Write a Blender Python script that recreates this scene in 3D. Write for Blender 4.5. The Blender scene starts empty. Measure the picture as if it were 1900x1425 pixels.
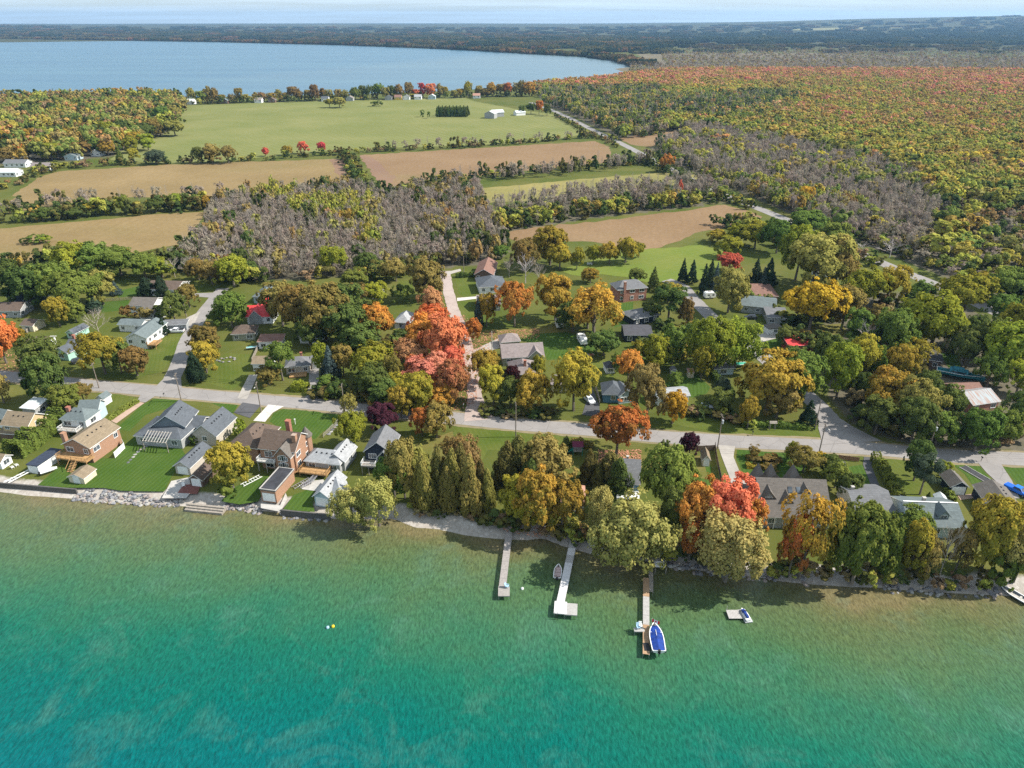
import bpy, math, random
import numpy as np
from mathutils import Vector
sc = bpy.context.scene
COL = sc.collection
R = math.radians
# ------------------------------------------------------------ camera, sky, sun, exposure
FPX, CX, CY, HORY, CAMZ, GZ = 1319.0, 950.0, 712.5, 40.0, 100.0, 1.2
PITCH = math.atan((CY - HORY) / FPX)
cd = bpy.data.cameras.new('camera'); cam = bpy.data.objects.new('camera', cd); COL.objects.link(cam)
cam.location = (0, 0, CAMZ); cam.rotation_euler = (math.pi / 2 - PITCH, 0, 0)
cd.sensor_width = 36; cd.lens = 36 * FPX / 1900; cd.clip_start = 1; cd.clip_end = 60000
sc.camera = cam
SUN_EL, SUN_AZ = R(44), R(1)          # azimuth measured from +X towards +Y
wd = bpy.data.worlds.new('World'); sc.world = wd; wd.use_nodes = True
def build_world():
    nt = wd.node_tree; N = nt.nodes; L = nt.links; bg = N['Background']
    sky = N.new('ShaderNodeTexSky'); sky.sky_type = 'NISHITA'; sky.sun_disc = False
    sky.sun_elevation = SUN_EL; sky.sun_rotation = math.pi / 2 - SUN_AZ
    sky.air_density = 1.0; sky.dust_density = 0.2; sky.ozone_density = 4.0
    tc = N.new('ShaderNodeTexCoord'); sp = N.new('ShaderNodeSeparateXYZ'); L.new(tc.outputs['Generated'], sp.inputs[0])
    mz = N.new('ShaderNodeMath'); mz.operation = 'MAXIMUM'; mz.inputs[1].default_value = 0.0; L.new(sp.outputs['Z'], mz.inputs[0])
    az = N.new('ShaderNodeMath'); az.operation = 'ADD'; az.inputs[1].default_value = 0.035; L.new(mz.outputs[0], az.inputs[0])
    dx = N.new('ShaderNodeMath'); dx.operation = 'DIVIDE'; L.new(sp.outputs['X'], dx.inputs[0]); L.new(az.outputs[0], dx.inputs[1])
    dy = N.new('ShaderNodeMath'); dy.operation = 'DIVIDE'; L.new(sp.outputs['Y'], dy.inputs[0]); L.new(az.outputs[0], dy.inputs[1])
    cb = N.new('ShaderNodeCombineXYZ'); L.new(dx.outputs[0], cb.inputs[0]); L.new(dy.outputs[0], cb.inputs[1])
    mp = N.new('ShaderNodeMapping'); mp.inputs['Scale'].default_value = (0.16, 0.42, 1); L.new(cb.outputs[0], mp.inputs[0])
    no = N.new('ShaderNodeTexNoise'); no.inputs['Scale'].default_value = 1.0; no.inputs['Detail'].default_value = 7; no.inputs['Roughness'].default_value = 0.62
    L.new(mp.outputs[0], no.inputs['Vector'])
    rp = N.new('ShaderNodeValToRGB'); rp.color_ramp.elements[0].position = 0.40; rp.color_ramp.elements[1].position = 0.66
    rp.color_ramp.elements[0].color = (0.30, 0.30, 0.30, 1); rp.color_ramp.elements[1].color = (0.9, 0.9, 0.9, 1)
    L.new(no.outputs['Fac'], rp.inputs[0])
    mx = N.new('ShaderNodeMix'); mx.data_type = 'RGBA'; L.new(rp.outputs[0], mx.inputs['Factor']); L.new(sky.outputs[0], mx.inputs['A'])
    mx.inputs['B'].default_value = (8.0, 9.2, 10.0, 1)
    L.new(mx.outputs['Result'], bg.inputs[0]); bg.inputs[1].default_value = 0.075
build_world()
sd = bpy.data.lights.new('sun', 'SUN'); sd.energy = 4.9; sd.angle = R(0.53); sd.color = (1.0, 0.94, 0.85)
so = bpy.data.objects.new('sun', sd); COL.objects.link(so)
SUNV = Vector((math.cos(SUN_EL) * math.cos(SUN_AZ), math.cos(SUN_EL) * math.sin(SUN_AZ), math.sin(SUN_EL)))
so.rotation_euler = SUNV.to_track_quat('Z', 'Y').to_euler(); so.location = (200, 200, 300)
sc.view_settings.view_transform = 'Standard'; sc.view_settings.look = 'None'; sc.view_settings.gamma = 1; sc.view_settings.exposure = 0.76
sc.view_settings.use_curve_mapping = False
cy = sc.cycles; cy.max_bounces = 5; cy.diffuse_bounces = 2; cy.glossy_bounces = 2; cy.transmission_bounces = 2; cy.volume_bounces = 0
cy.transparent_max_bounces = 6; cy.use_denoising = False; cy.denoiser = 'OPENIMAGEDENOISE'; cy.denoising_input_passes = 'RGB_ALBEDO_NORMAL'; cy.denoising_prefilter = 'ACCURATE'; cy.sample_clamp_direct = 6; cy.sample_clamp_indirect = 3; cy.caustics_reflective = False; cy.caustics_refractive = False

# ------------------------------------------------------------ geometry helpers
SP, CP = math.sin(PITCH), math.cos(PITCH)
def G(px, py, z=GZ):
    """world point at height z seen at pixel (px,py) of the 1900x1425 photograph"""
    u, v = (px - CX) / FPX, (CY - py) / FPX
    d = (u, CP + v * SP, -SP + v * CP)
    t = (z - CAMZ) / d[2]
    return Vector((d[0] * t, d[1] * t, z))
def PX(x, y, z):
    dz = z - CAMZ; dep = y * CP - dz * SP; up = y * SP + dz * CP
    return CX + FPX * x / dep, CY - FPX * up / dep
def height_at(p, ytop):
    """height above p at which the vertical through p meets image row ytop"""
    v = (CY - ytop) / FPX; k = (-SP + v * CP) / (CP + v * SP)
    return CAMZ + k * p.y - p.z
def depth_of(p): return p.y * CP - (p.z - CAMZ) * SP
rng = np.random.default_rng(7)
random.seed(7)

class MB:
    def __init__(s): s.v, s.f, s.m = [], [], []
    def add(s, vs, fs, mi=0):
        o = len(s.v); s.v += [tuple(a) for a in vs]; s.f += [tuple(i + o for i in f) for f in fs]; s.m += [mi] * len(fs); return s
    def box(s, x0, y0, z0, x1, y1, z1, mi=0):
        return s.add([(x0,y0,z0),(x1,y0,z0),(x1,y1,z0),(x0,y1,z0),(x0,y0,z1),(x1,y0,z1),(x1,y1,z1),(x0,y1,z1)],
                     [(3,2,1,0),(4,5,6,7),(0,1,5,4),(1,2,6,5),(2,3,7,6),(3,0,4,7)], mi)
    def bar(s, a, b, w, h=None, mi=0, n=4, taper=1.0):
        a, b = Vector(a), Vector(b); d = b - a; h = h or w
        if d.length < 1e-6: return s
        d.normalize(); up = Vector((0,0,1)) if abs(d.z) < .95 else Vector((0,1,0))
        x = d.cross(up).normalized(); y = x.cross(d)
        vs = []
        for q, k in ((a, 1), (b, taper)):
            for i in range(n):
                t = 2 * math.pi * (i + .5) / n; c = 1 / math.cos(math.pi / n) if n == 4 else 1
                vs.append(q + x * math.cos(t) * w / 2 * c * k + y * math.sin(t) * h / 2 * c * k)
        fs = [(i, (i + 1) % n, (i + 1) % n + n, i + n) for i in range(n)] + [tuple(range(n - 1, -1, -1)), tuple(range(n, 2 * n))]
        return s.add(vs, fs, mi)
    def prism(s, poly, z0, z1, mi=0):
        n = len(poly)
        return s.add([(p[0], p[1], z0) for p in poly] + [(p[0], p[1], z1) for p in poly],
                     [tuple(range(n - 1, -1, -1)), tuple(range(n, 2 * n))] + [(i, (i + 1) % n, (i + 1) % n + n, i + n) for i in range(n)], mi)
    def mesh(s, name, mats):
        me = bpy.data.meshes.new(name); me.from_pydata(s.v, [], s.f)
        for m in (mats if isinstance(mats, (list, tuple)) else [mats]): me.materials.append(m)
        if any(s.m): me.polygons.foreach_set('material_index', s.m)
        me.update(); return me
    def build(s, name, mats, parent=None, loc=None, rz=0):
        return mk(name, s.mesh(name, mats), parent, loc, rz)
def mk(name, data, parent=None, loc=None, rz=0):
    o = bpy.data.objects.new(name, data); COL.objects.link(o)
    if parent: o.parent = parent
    if loc is not None: o.location = loc
    if rz: o.rotation_euler = (0, 0, rz)
    return o
def tag(o, label=None, cat=None, group=None, kind=None):
    for k, v in (('label', label), ('category', cat), ('group', group), ('kind', kind)):
        if v: o[k] = v
    return o
def thing(name, label, cat, loc, rz=0, group=None): return tag(mk(name, None, None, loc, rz), label, cat, group)
def struct(o): o['kind'] = 'structure'; return o
def fast_mesh(name, V, nside, mats, attrs=None, smooth=False):
    """V (N*nside,3) separate faces"""
    n = len(V); nf = n // nside; me = bpy.data.meshes.new(name)
    me.vertices.add(n); me.vertices.foreach_set('co', np.asarray(V, np.float32).ravel())
    me.loops.add(n); me.loops.foreach_set('vertex_index', np.arange(n, dtype=np.int32))
    me.polygons.add(nf); me.polygons.foreach_set('loop_start', np.arange(nf, dtype=np.int32) * nside)
    me.update(calc_edges=True)
    for k, a in (attrs or {}).items():
        at = me.attributes.new(k, 'FLOAT', 'POINT'); at.data.foreach_set('value', np.asarray(a, np.float32))
    for m in mats: me.materials.append(m)
    return me

# ------------------------------------------------------------ materials
MATS = {}
def newmat(name):
    m = bpy.data.materials.new(name); m.use_nodes = True; N = m.node_tree.nodes; N.clear()
    out = N.new('ShaderNodeOutputMaterial'); return m, N, m.node_tree.links, out
def rgba(c): return (c[0], c[1], c[2], 1)
def mixrgb(N, L, f, a, b, mode='MIX'):
    x = N.new('ShaderNodeMix'); x.data_type = 'RGBA'; x.blend_type = mode; x.clamp_factor = True
    for k, v in (('Factor', f), ('A', a), ('B', b)):
        if hasattr(v, 'is_output'): L.new(v, x.inputs[k])
        elif k == 'Factor': x.inputs[k].default_value = v
        else: x.inputs[k].default_value = rgba(v)
    return x.outputs['Result']
def noise(N, L, vec, scale, detail=4, rough=.55, dist=0):
    n = N.new('ShaderNodeTexNoise'); n.inputs['Scale'].default_value = scale; n.inputs['Detail'].default_value = detail
    n.inputs['Roughness'].default_value = rough; n.inputs['Distortion'].default_value = dist
    if vec is not None: L.new(vec, n.inputs['Vector'])
    return n.outputs['Fac']
def ramp(N, L, v, a, b, ca=(0,0,0), cb=(1,1,1)):
    r = N.new('ShaderNodeValToRGB'); r.color_ramp.elements[0].position = a; r.color_ramp.elements[1].position = b
    r.color_ramp.elements[0].color = rgba(ca); r.color_ramp.elements[1].color = rgba(cb); L.new(v, r.inputs[0]); return r.outputs[0]
def mapping(N, L, vec, scale=(1,1,1), rot=(0,0,0)):
    m = N.new('ShaderNodeMapping'); m.inputs['Scale'].default_value = scale; m.inputs['Rotation'].default_value = rot
    L.new(vec, m.inputs[0]); return m.outputs[0]
def geopos(N): return N.new('ShaderNodeNewGeometry').outputs['Position']
def objpos(N): return N.new('ShaderNodeTexCoord').outputs['Object']
def attr(N, name): a = N.new('ShaderNodeAttribute'); a.attribute_name = name; return a.outputs['Fac']
def math1(N, L, op, a, b=0.0):
    m = N.new('ShaderNodeMath'); m.operation = op; m.use_clamp = False
    for i, v in enumerate((a, b)):
        if hasattr(v, 'is_output'): L.new(v, m.inputs[i])
        else: m.inputs[i].default_value = v
    return m.outputs[0]
def princ(N, L, out, col, rough=.8, metal=0, spec=.3, bump=None, bstr=.3, bdist=.05):
    p = N.new('ShaderNodeBsdfPrincipled')
    if hasattr(col, 'is_output'): L.new(col, p.inputs['Base Color'])
    else: p.inputs['Base Color'].default_value = rgba(col)
    if hasattr(rough, 'is_output'): L.new(rough, p.inputs['Roughness'])
    else: p.inputs['Roughness'].default_value = rough
    p.inputs['Metallic'].default_value = metal; p.inputs['Specular IOR Level'].default_value = spec
    if bump is not None:
        b = N.new('ShaderNodeBump'); b.inputs['Strength'].default_value = bstr; b.inputs['Distance'].default_value = bdist
        L.new(bump, b.inputs['Height']); L.new(b.outputs[0], p.inputs['Normal'])
    L.new(p.outputs[0], out.inputs['Surface']); return p
def plain(name, c, rough=.7, metal=0, var=.25, scale=1.5, spec=.3):
    """painted / weathered surface: noise mottling in object space"""
    if name in MATS: return MATS[name]
    m, N, L, out = newmat(name); v = objpos(N)
    n = noise(N, L, v, scale, 6, .65); f = ramp(N, L, n, .3, .72)
    col = mixrgb(N, L, f, [x * (1 - var) for x in c], [min(1, x * (1 + var * .6)) for x in c])
    princ(N, L, out, col, rough, metal, spec); MATS[name] = m; return m
def roofmat(name, c, var=.35):
    """asphalt shingle: courses and random tabs in object space"""
    if name in MATS: return MATS[name]
    m, N, L, out = newmat(name); v = objpos(N)
    br = N.new('ShaderNodeTexBrick'); br.inputs['Scale'].default_value = 1; br.inputs['Mortar Size'].default_value = .035
    br.inputs['Brick Width'].default_value = .9; br.inputs['Row Height'].default_value = .42; br.inputs['Bias'].default_value = 0
    br.inputs['Color1'].default_value = rgba([x * (1 - var) for x in c]); br.inputs['Color2'].default_value = rgba([x * (1 + var) for x in c])
    br.inputs['Mortar'].default_value = rgba([x * .6 for x in c])
    sp = N.new('ShaderNodeSeparateXYZ'); L.new(v, sp.inputs[0])
    a = math1(N, L, 'ADD', sp.outputs[0], sp.outputs[1]); cb = N.new('ShaderNodeCombineXYZ'); L.new(a, cb.inputs[0])
    L.new(math1(N, L, 'MULTIPLY', sp.outputs[2], 2.2), cb.inputs[1]); L.new(cb.outputs[0], br.inputs['Vector'])
    st = ramp(N, L, noise(N, L, v, .55, 5, .7), .3, .75); fine = noise(N, L, v, 6, 3)
    col = mixrgb(N, L, st, br.outputs[0], [x * 1.12 for x in c]); col = mixrgb(N, L, ramp(N, L, fine, .3, .8), col, [x * .72 for x in c])
    princ(N, L, out, col, .9, 0, .15, br.outputs['Fac'], .4, .03); MATS[name] = m; return m
def sidingmat(name, c, course=.2, brick=False):
    if name in MATS: return MATS[name]
    m, N, L, out = newmat(name); v = objpos(N)
    sp = N.new('ShaderNodeSeparateXYZ'); L.new(v, sp.inputs[0])
    n = ramp(N, L, noise(N, L, v, .8, 5, .65), .3, .75)
    base = mixrgb(N, L, n, [x * .86 for x in c], [min(1, x * 1.1) for x in c])
    if brick:
        br = N.new('ShaderNodeTexBrick'); br.inputs['Scale'].default_value = 1; br.inputs['Brick Width'].default_value = .3; br.inputs['Row Height'].default_value = .11
        br.inputs['Mortar Size'].default_value = .012; br.inputs['Color1'].default_value = rgba([x * .8 for x in c]); br.inputs['Color2'].default_value = rgba([x * 1.2 for x in c])
        br.inputs['Mortar'].default_value = (.35, .32, .28, 1)
        cb = N.new('ShaderNodeCombineXYZ'); L.new(math1(N, L, 'ADD', sp.outputs[0], sp.outputs[1]), cb.inputs[0]); L.new(sp.outputs[2], cb.inputs[1]); L.new(cb.outputs[0], br.inputs['Vector'])
        base = mixrgb(N, L, .6, base, br.outputs[0]); h = br.outputs['Fac']
    else:
        h = math1(N, L, 'FRACT', math1(N, L, 'DIVIDE', sp.outputs[2], course))
    princ(N, L, out, base, .75, 0, .25, h, .5, .03); MATS[name] = m; return m
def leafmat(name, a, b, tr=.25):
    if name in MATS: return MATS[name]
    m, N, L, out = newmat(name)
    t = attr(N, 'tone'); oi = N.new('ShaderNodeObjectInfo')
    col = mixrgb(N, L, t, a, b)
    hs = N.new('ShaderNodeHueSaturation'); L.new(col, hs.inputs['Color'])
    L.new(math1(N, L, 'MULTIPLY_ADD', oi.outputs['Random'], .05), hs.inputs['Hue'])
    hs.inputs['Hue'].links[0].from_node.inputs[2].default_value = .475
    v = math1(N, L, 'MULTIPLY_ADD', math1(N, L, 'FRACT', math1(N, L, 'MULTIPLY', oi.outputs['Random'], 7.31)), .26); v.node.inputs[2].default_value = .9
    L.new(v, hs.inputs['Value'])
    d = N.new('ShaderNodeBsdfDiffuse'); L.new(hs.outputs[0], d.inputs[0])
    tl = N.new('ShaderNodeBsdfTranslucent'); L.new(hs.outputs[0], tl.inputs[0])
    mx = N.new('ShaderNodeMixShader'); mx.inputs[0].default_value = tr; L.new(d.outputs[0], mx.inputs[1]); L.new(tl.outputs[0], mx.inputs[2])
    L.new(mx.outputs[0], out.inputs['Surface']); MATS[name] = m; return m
LEAF = {k: leafmat('leaf_' + k, a, b, .38) for k, (a, b) in dict(
    green=((0.088, 0.136, 0.027),(0.214, 0.264, 0.055)), dark=((0.059, 0.093, 0.027),(0.164, 0.199, 0.049)), lime=((0.15, 0.186, 0.026),(0.348, 0.342, 0.042)),
    yellow=((.36,.265,.025),(.64,.46,.05)), gold=((0.153, 0.159, 0.028),(0.471, 0.343, 0.051)), orange=((0.162, 0.144, 0.031),(0.672, 0.288, 0.06)),
    red=((.40,.12,.06),(.72,.17,.11)), rust=((0.127, 0.122, 0.036),(0.337, 0.229, 0.066)), crimson=((.32,.075,.05),(.62,.12,.10)), flame=((.36,.16,.04),(.74,.24,.075)),
    purple=((.030,.014,.018),(.10,.032,.038)), olive=((0.172, 0.159, 0.04),(0.382, 0.318, 0.091)), pink=((.36,.17,.085),(.72,.29,.18)),
    blue=((.045,.07,.062),(.14,.185,.175)), spruce=((.024,.046,.024),(.06,.09,.05)), cedar=((0.074, 0.083, 0.027),(0.242, 0.202, 0.06)),
    bluegreen=((0.048, 0.078, 0.05),(0.108, 0.144, 0.084)), redgreen=((.085,.10,.022),(.5,.17,.09)), brown=((0.168, 0.132, 0.048),(0.36, 0.252, 0.09)),
    willow=((0.255, 0.23, 0.071),(0.536, 0.447, 0.147)), m_fuzz=((.265,.22,.17),(.42,.355,.285)), meadow=((.12,.12,.035),(.22,.20,.06)),
    m_lime=((0.248, 0.273, 0.051),(0.512, 0.478, 0.094)), m_gold=((0.325, 0.273, 0.06),(0.649, 0.478, 0.102)), m_olive=((0.256, 0.239, 0.077),(0.478, 0.401, 0.128)), m_orange=((0.376, 0.256, 0.085),(0.752, 0.427, 0.145)), m_red=((0.461, 0.213, 0.12),(0.786, 0.29, 0.196)),
    m_green=((0.145, 0.196, 0.048),(0.299, 0.325, 0.077)), m_dark=((0.07, 0.101, 0.031),(0.14, 0.168, 0.049)), m_rust=((0.273, 0.205, 0.077),(0.529, 0.342, 0.128)), m_pink=((0.512, 0.273, 0.154),(0.8, 0.427, 0.265)), m_brown=((0.238, 0.182, 0.091),(0.406, 0.301, 0.154)), m_yellow=((0.547, 0.444, 0.068),(0.8, 0.649, 0.102)),
    f_dark=((.035,.055,.024),(.07,.085,.035)), f_rust=((.10,.085,.035),(.17,.125,.055)), f_blue=((.03,.055,.035),(.06,.085,.05)), f_orange=((.17,.11,.045),(.28,.16,.07)), f_olive=((.085,.085,.035),(.15,.14,.055))).items()}
BARK = plain('bark_grey', (.17, .145, .12), .9, 0, .35, 3)
BIRCH = plain('bark_pale', (.5, .47, .42), .9, 0, .3, 3)
TWIG = plain('bare_twigs', (.40, .345, .295), .95, 0, .25, 1)
TWIG2 = plain('bare_twigs_pale', (.45, .40, .38), .95, 0, .25, 1)
WHITE = plain('white_paint', (.78, .78, .75), .55, 0, .12)
TRIM = plain('white_trim', (.82, .82, .80), .5, 0, .06)
DARKM = plain('black_metal', (.03, .03, .033), .5, .3, .2)
CONC = plain('concrete', (.42, .40, .37), .85, 0, .25, .8)
WOOD = plain('cedar_wood', (.42, .25, .11), .75, 0, .35, 2)
GREYWOOD = plain('weathered_wood', (.30, .265, .225), .85, 0, .35, 2)
POLEWOOD = plain('pole_wood', (.24, .20, .165), .85, 0, .3, 2)
BRICK = sidingmat('brick_orange', (.36, .19, .11), brick=True)
BRICKR = sidingmat('brick_red', (.33, .12, .075), brick=True)
def glass():
    m, N, L, out = newmat('window_glass'); n = noise(N, L, geopos(N), .35, 2)
    col = mixrgb(N, L, ramp(N, L, n, .35, .65), (.015,.02,.025), (.10,.12,.14)); princ(N, L, out, col, .06, 0, .9); return m
GLASS = glass()
# ------------------------------------------------------------ setting: ground, water, fields, roads
SHORE_PX = [(0,912),(50,919),(140,925),(200,931),(300,937),(410,942),(470,946),(520,951),(580,958),(640,964),(731,962),(772,979),(812,981),(870,994),
            (932,1000),(978,1002),(1009,998),(1045,1013),(1091,1026),(1131,1034),(1197,1040),(1230,1044),(1273,1054),(1312,1060),(1400,1070),(1462,1080),
            (1564,1088),(1632,1090),(1709,1097),(1848,1104),(1900,1108)]
_s = [G(x, y, 0) for x, y in SHORE_PX]
_l = _s[0] - _s[6]; _r = _s[-1] - _s[-8]
_s = [_s[0] + _l * 14, _s[0] + _l * 3] + _s + [_s[-1] + _r * 3, _s[-1] + _r * 14]
_s.sort(key=lambda p: p.x)
SX = np.array([p.x for p in _s]); SY = np.array([p.y for p in _s])
def shore_d(x, y): return (y - np.interp(x, SX, SY)) * .96
def smooth(a, b, x): t = np.clip((x - a) / (b - a), 0, 1); return t * t * (3 - 2 * t)
def vnoise(x, y, s, seed=0):
    x = x / s + seed * 17.3; y = y / s + seed * 5.1
    return (np.sin(x * 1.3 + 2.1 * np.sin(y * .7 + seed)) + np.sin(y * 1.1 + 1.7 * np.sin(x * .9 - seed)) + np.sin((x + y) * .73 + seed * 2)) / 3
def hill(x, y):
    """rising country behind the bay"""
    ang = np.arctan2(x, y)
    t = smooth(4800, 12500, np.hypot(x, y))
    top = 62 + 16 * np.clip(ang, -1, 0) + 120 * smooth(.05, .75, ang)
    return t * top * (1 + .16 * vnoise(x, y, 2600, 1) + .06 * vnoise(x, y, 800, 2))
def ground_z(x, y):
    d = shore_d(x, y)
    z = np.where(d < 0, np.maximum(d * .12, -4), 1.2 * smooth(-.6, 5.5, d) - .02)
    z = np.where(d > 5.5, GZ, z)
    return z + hill(x, y)
def inpoly(x, y, poly):
    P = np.array([(p[0], p[1]) for p in poly]); r = np.zeros(np.shape(x), bool); j = len(P) - 1
    for i in range(len(P)):
        xi, yi, xj, yj = *P[i], *P[j]
        c = ((yi > y) != (yj > y)) & (x < (xj - xi) * (y - yi) / ((yj - yi) if yj != yi else 1e-9) + xi); r ^= c; j = i
    return r
def pxpoly(pts): return [G(x, y) for x, y in pts]
# woods (where leaf litter replaces grass)
W_COPSE = pxpoly([(-260,196),(0,190),(325,184),(343,198),(335,232),(312,247),(240,274),(205,292),(70,303),(0,306),(-260,315)])
W_GREY = pxpoly([(395,388),(520,352),(660,352),(720,372),(850,336),(890,352),(905,408),(940,440),(945,470),(900,492),(815,497),(640,512),(560,520),(470,520),(395,520),(330,495),(385,440)])
W_RIGHT = pxpoly([(990,163),(1012,196),(1060,214),(1160,262),(1255,243),(1290,250),(1205,276),(1290,322),(1400,368),(1470,398),(1600,452),(1680,485),(1800,535),(1960,602),(2500,800),(3400,600),(3400,190),(2300,140),(1900,136),(1500,134),(1240,134),(1200,140),(1110,152)])
W_MID = pxpoly([(885,398),(1000,372),(1150,352),(1290,338),(1350,362),(1345,378),(1250,388),(1100,405),(955,428),(930,432)])
W_VILL = pxpoly([(1500,640),(1560,560),(1640,540),(1740,545),(1880,612),(2300,700),(2300,800),(1900,838),(1700,828),(1600,800),(1545,750),(1520,700)])
def build_ground():
    def seg(a, b, step): return list(np.arange(a, b, step))
    xr = seg(0, 190, 1.6) + seg(190, 420, 5) + seg(420, 1500, 30) + seg(1500, 6000, 250) + seg(6000, 20001, 1000)
    xs = np.array([-v for v in xr[::-1]][:-1] + xr)
    ys = np.array(seg(-300, 40, 40) + seg(40, 92, 6) + seg(92, 178, 1.3) + seg(178, 430, 4) + seg(430, 1500, 18) + seg(1500, 5000, 120) + seg(5000, 19001, 280))
    X, Y = np.meshgrid(xs, ys); Z = ground_z(X, Y)
    nx, ny = len(xs), len(ys)
    V = np.stack([X, Y, Z], -1).reshape(-1, 3)
    i = np.arange(nx * ny).reshape(ny, nx); F = np.stack([i[:-1,:-1], i[:-1,1:], i[1:,1:], i[1:,:-1]], -1).reshape(-1, 4)
    me = bpy.data.meshes.new('ground'); me.vertices.add(len(V)); me.vertices.foreach_set('co', V.astype(np.float32).ravel())
    me.loops.add(F.size); me.loops.foreach_set('vertex_index', F.ravel().astype(np.int32)); me.polygons.add(len(F))
    me.polygons.foreach_set('loop_start', np.arange(len(F), dtype=np.int32) * 4); me.update(calc_edges=True)
    me.polygons.foreach_set('use_smooth', np.ones(len(F), bool))
    x, y = V[:, 0], V[:, 1]; d = shore_d(x, y)
    wood = np.zeros(len(V))
    for p in (W_COPSE, W_GREY, W_RIGHT, W_MID, W_VILL): wood = np.maximum(wood, inpoly(x, y, p))
    far = smooth(2300, 4300, np.hypot(x, y))
    for k, a in (('shore', np.clip(d, -20, 30)), ('wood', wood), ('far', far)):
        at = me.attributes.new(k, 'FLOAT', 'POINT'); at.data.foreach_set('value', a.astype(np.float32))
    m, N, L, out = newmat('ground_cover'); v = geopos(N)
    n1 = ramp(N, L, noise(N, L, v, .035, 6, .6), .35, .68); n2 = ramp(N, L, noise(N, L, v, .35, 5, .7), .3, .75); n3 = noise(N, L, v, 3.5, 3)
    grass = mixrgb(N, L, n1, (.066,.088,.015), (.145,.130,.038)); grass = mixrgb(N, L, math1(N, L, 'MULTIPLY', n2, .5), grass, (.078,.095,.018))
    grass = mixrgb(N, L, math1(N, L, 'MULTIPLY', ramp(N, L, n3, .35, .8), .4), grass, (.045,.075,.012))
    litter = mixrgb(N, L, n2, (.085,.08,.05), (.15,.13,.095))
    col = mixrgb(N, L, attr(N, 'wood'), grass, litter)
    # pebble beach and lake bed
    gv = N.new('ShaderNodeTexVoronoi'); gv.inputs['Scale'].default_value = 1.6; L.new(v, gv.inputs['Vector'])
    peb = mixrgb(N, L, gv.outputs['Color'], (.26,.235,.20), (.50,.47,.43)); peb = mixrgb(N, L, n2, peb, (.34,.30,.26))
    s = math1(N, L, 'ADD', attr(N, 'shore'), math1(N, L, 'MULTIPLY', math1(N, L, 'SUBTRACT', noise(N, L, v, .22, 5), .5), 5.0))
    mr = N.new('ShaderNodeMapRange'); mr.inputs['From Min'].default_value = 3.6; mr.inputs['From Max'].default_value = 4.6; L.new(s, mr.inputs[0])
    col = mixrgb(N, L, mr.outputs[0], peb, col)
    # far country: patchwork of woods and fields
    vo = N.new('ShaderNodeTexVoronoi'); vo.inputs['Scale'].default_value = .0013; L.new(mapping(N, L, v, (1, 1.6, 0)), vo.inputs['Vector'])
    fsel = ramp(N, L, vo.outputs['Color'], .90, .915); wv = noise(N, L, v, .012, 6, .7)
    woodc = mixrgb(N, L, ramp(N, L, wv, .35, .65), (.030,.045,.020), (.085,.075,.030))
    fieldc = mixrgb(N, L, noise(N, L, v, .0021, 1), (.26,.20,.12), (.14,.18,.06))
    farc = mixrgb(N, L, fsel, woodc, fieldc); col = mixrgb(N, L, attr(N, 'far'), col, farc)
    princ(N, L, out, col, .95, 0, .1, n3, .5, .12)
    me.materials.append(m); struct(mk('ground', me))
build_ground()

SHEETS = [0]
def tri_sheet(name, pts, z, mat, parent=None, kind=True, ragged=0):
    """flat polygon sheet from px points"""
    P = [G(x, y) for x, y in pts]; SHEETS[0] += 1
    if ragged:
        Q = []
        for a, b in zip(P, P[1:] + P[:1]):
            n = max(1, min(60, int((b - a).length / 5)))
            Q += [a.lerp(b, k / n) + (Vector((random.uniform(-ragged, ragged), random.uniform(-ragged, ragged) * 1.6, 0)) if k else Vector()) for k in range(n)]
        P = Q
    z += SHEETS[0] % 36 * .0005
    o = MB().add([(p.x, p.y, z) for p in P], [tuple(range(len(P)))]).build(name, mat, parent)
    n = o.data.polygons[0].normal
    if n.z < 0: o.data.flip_normals()
    if kind: struct(o)
    return o
def smooth_line(P, n=8):
    out = []
    for i in range(len(P) - 1):
        a, b, c, d = P[max(i-1,0)], P[i], P[i+1], P[min(i+2,len(P)-1)]
        for k in range(n):
            t = k / n; out.append(.5 * ((2*b) + (c-a)*t + (2*a-5*b+4*c-d)*t*t + (3*b-3*c+d-a)*t**3))
    return out + [P[-1]]
def strip_sheet(name, P, w, z, mat, jitter=.0):
    mb = MB(); vs = []
    for i, p in enumerate(P):
        d = (P[min(i+1,len(P)-1)] - P[max(i-1,0)]); d.z = 0; d.normalize(); n = Vector((-d.y, d.x, 0))
        ww = w[i] if isinstance(w, (list, tuple)) else w
        vs += [(p + n * (ww/2 + random.uniform(-jitter, jitter)))[:2] + (z,), (p - n * (ww/2 + random.uniform(-jitter, jitter)))[:2] + (z,)]
    mb.add(vs, [(2*i, 2*i+1, 2*i+3, 2*i+2) for i in range(len(P)-1)]); o = mb.build(name, mat)
    if o.data.polygons[0].normal.z < 0: o.data.flip_normals()
    return struct(o)

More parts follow.
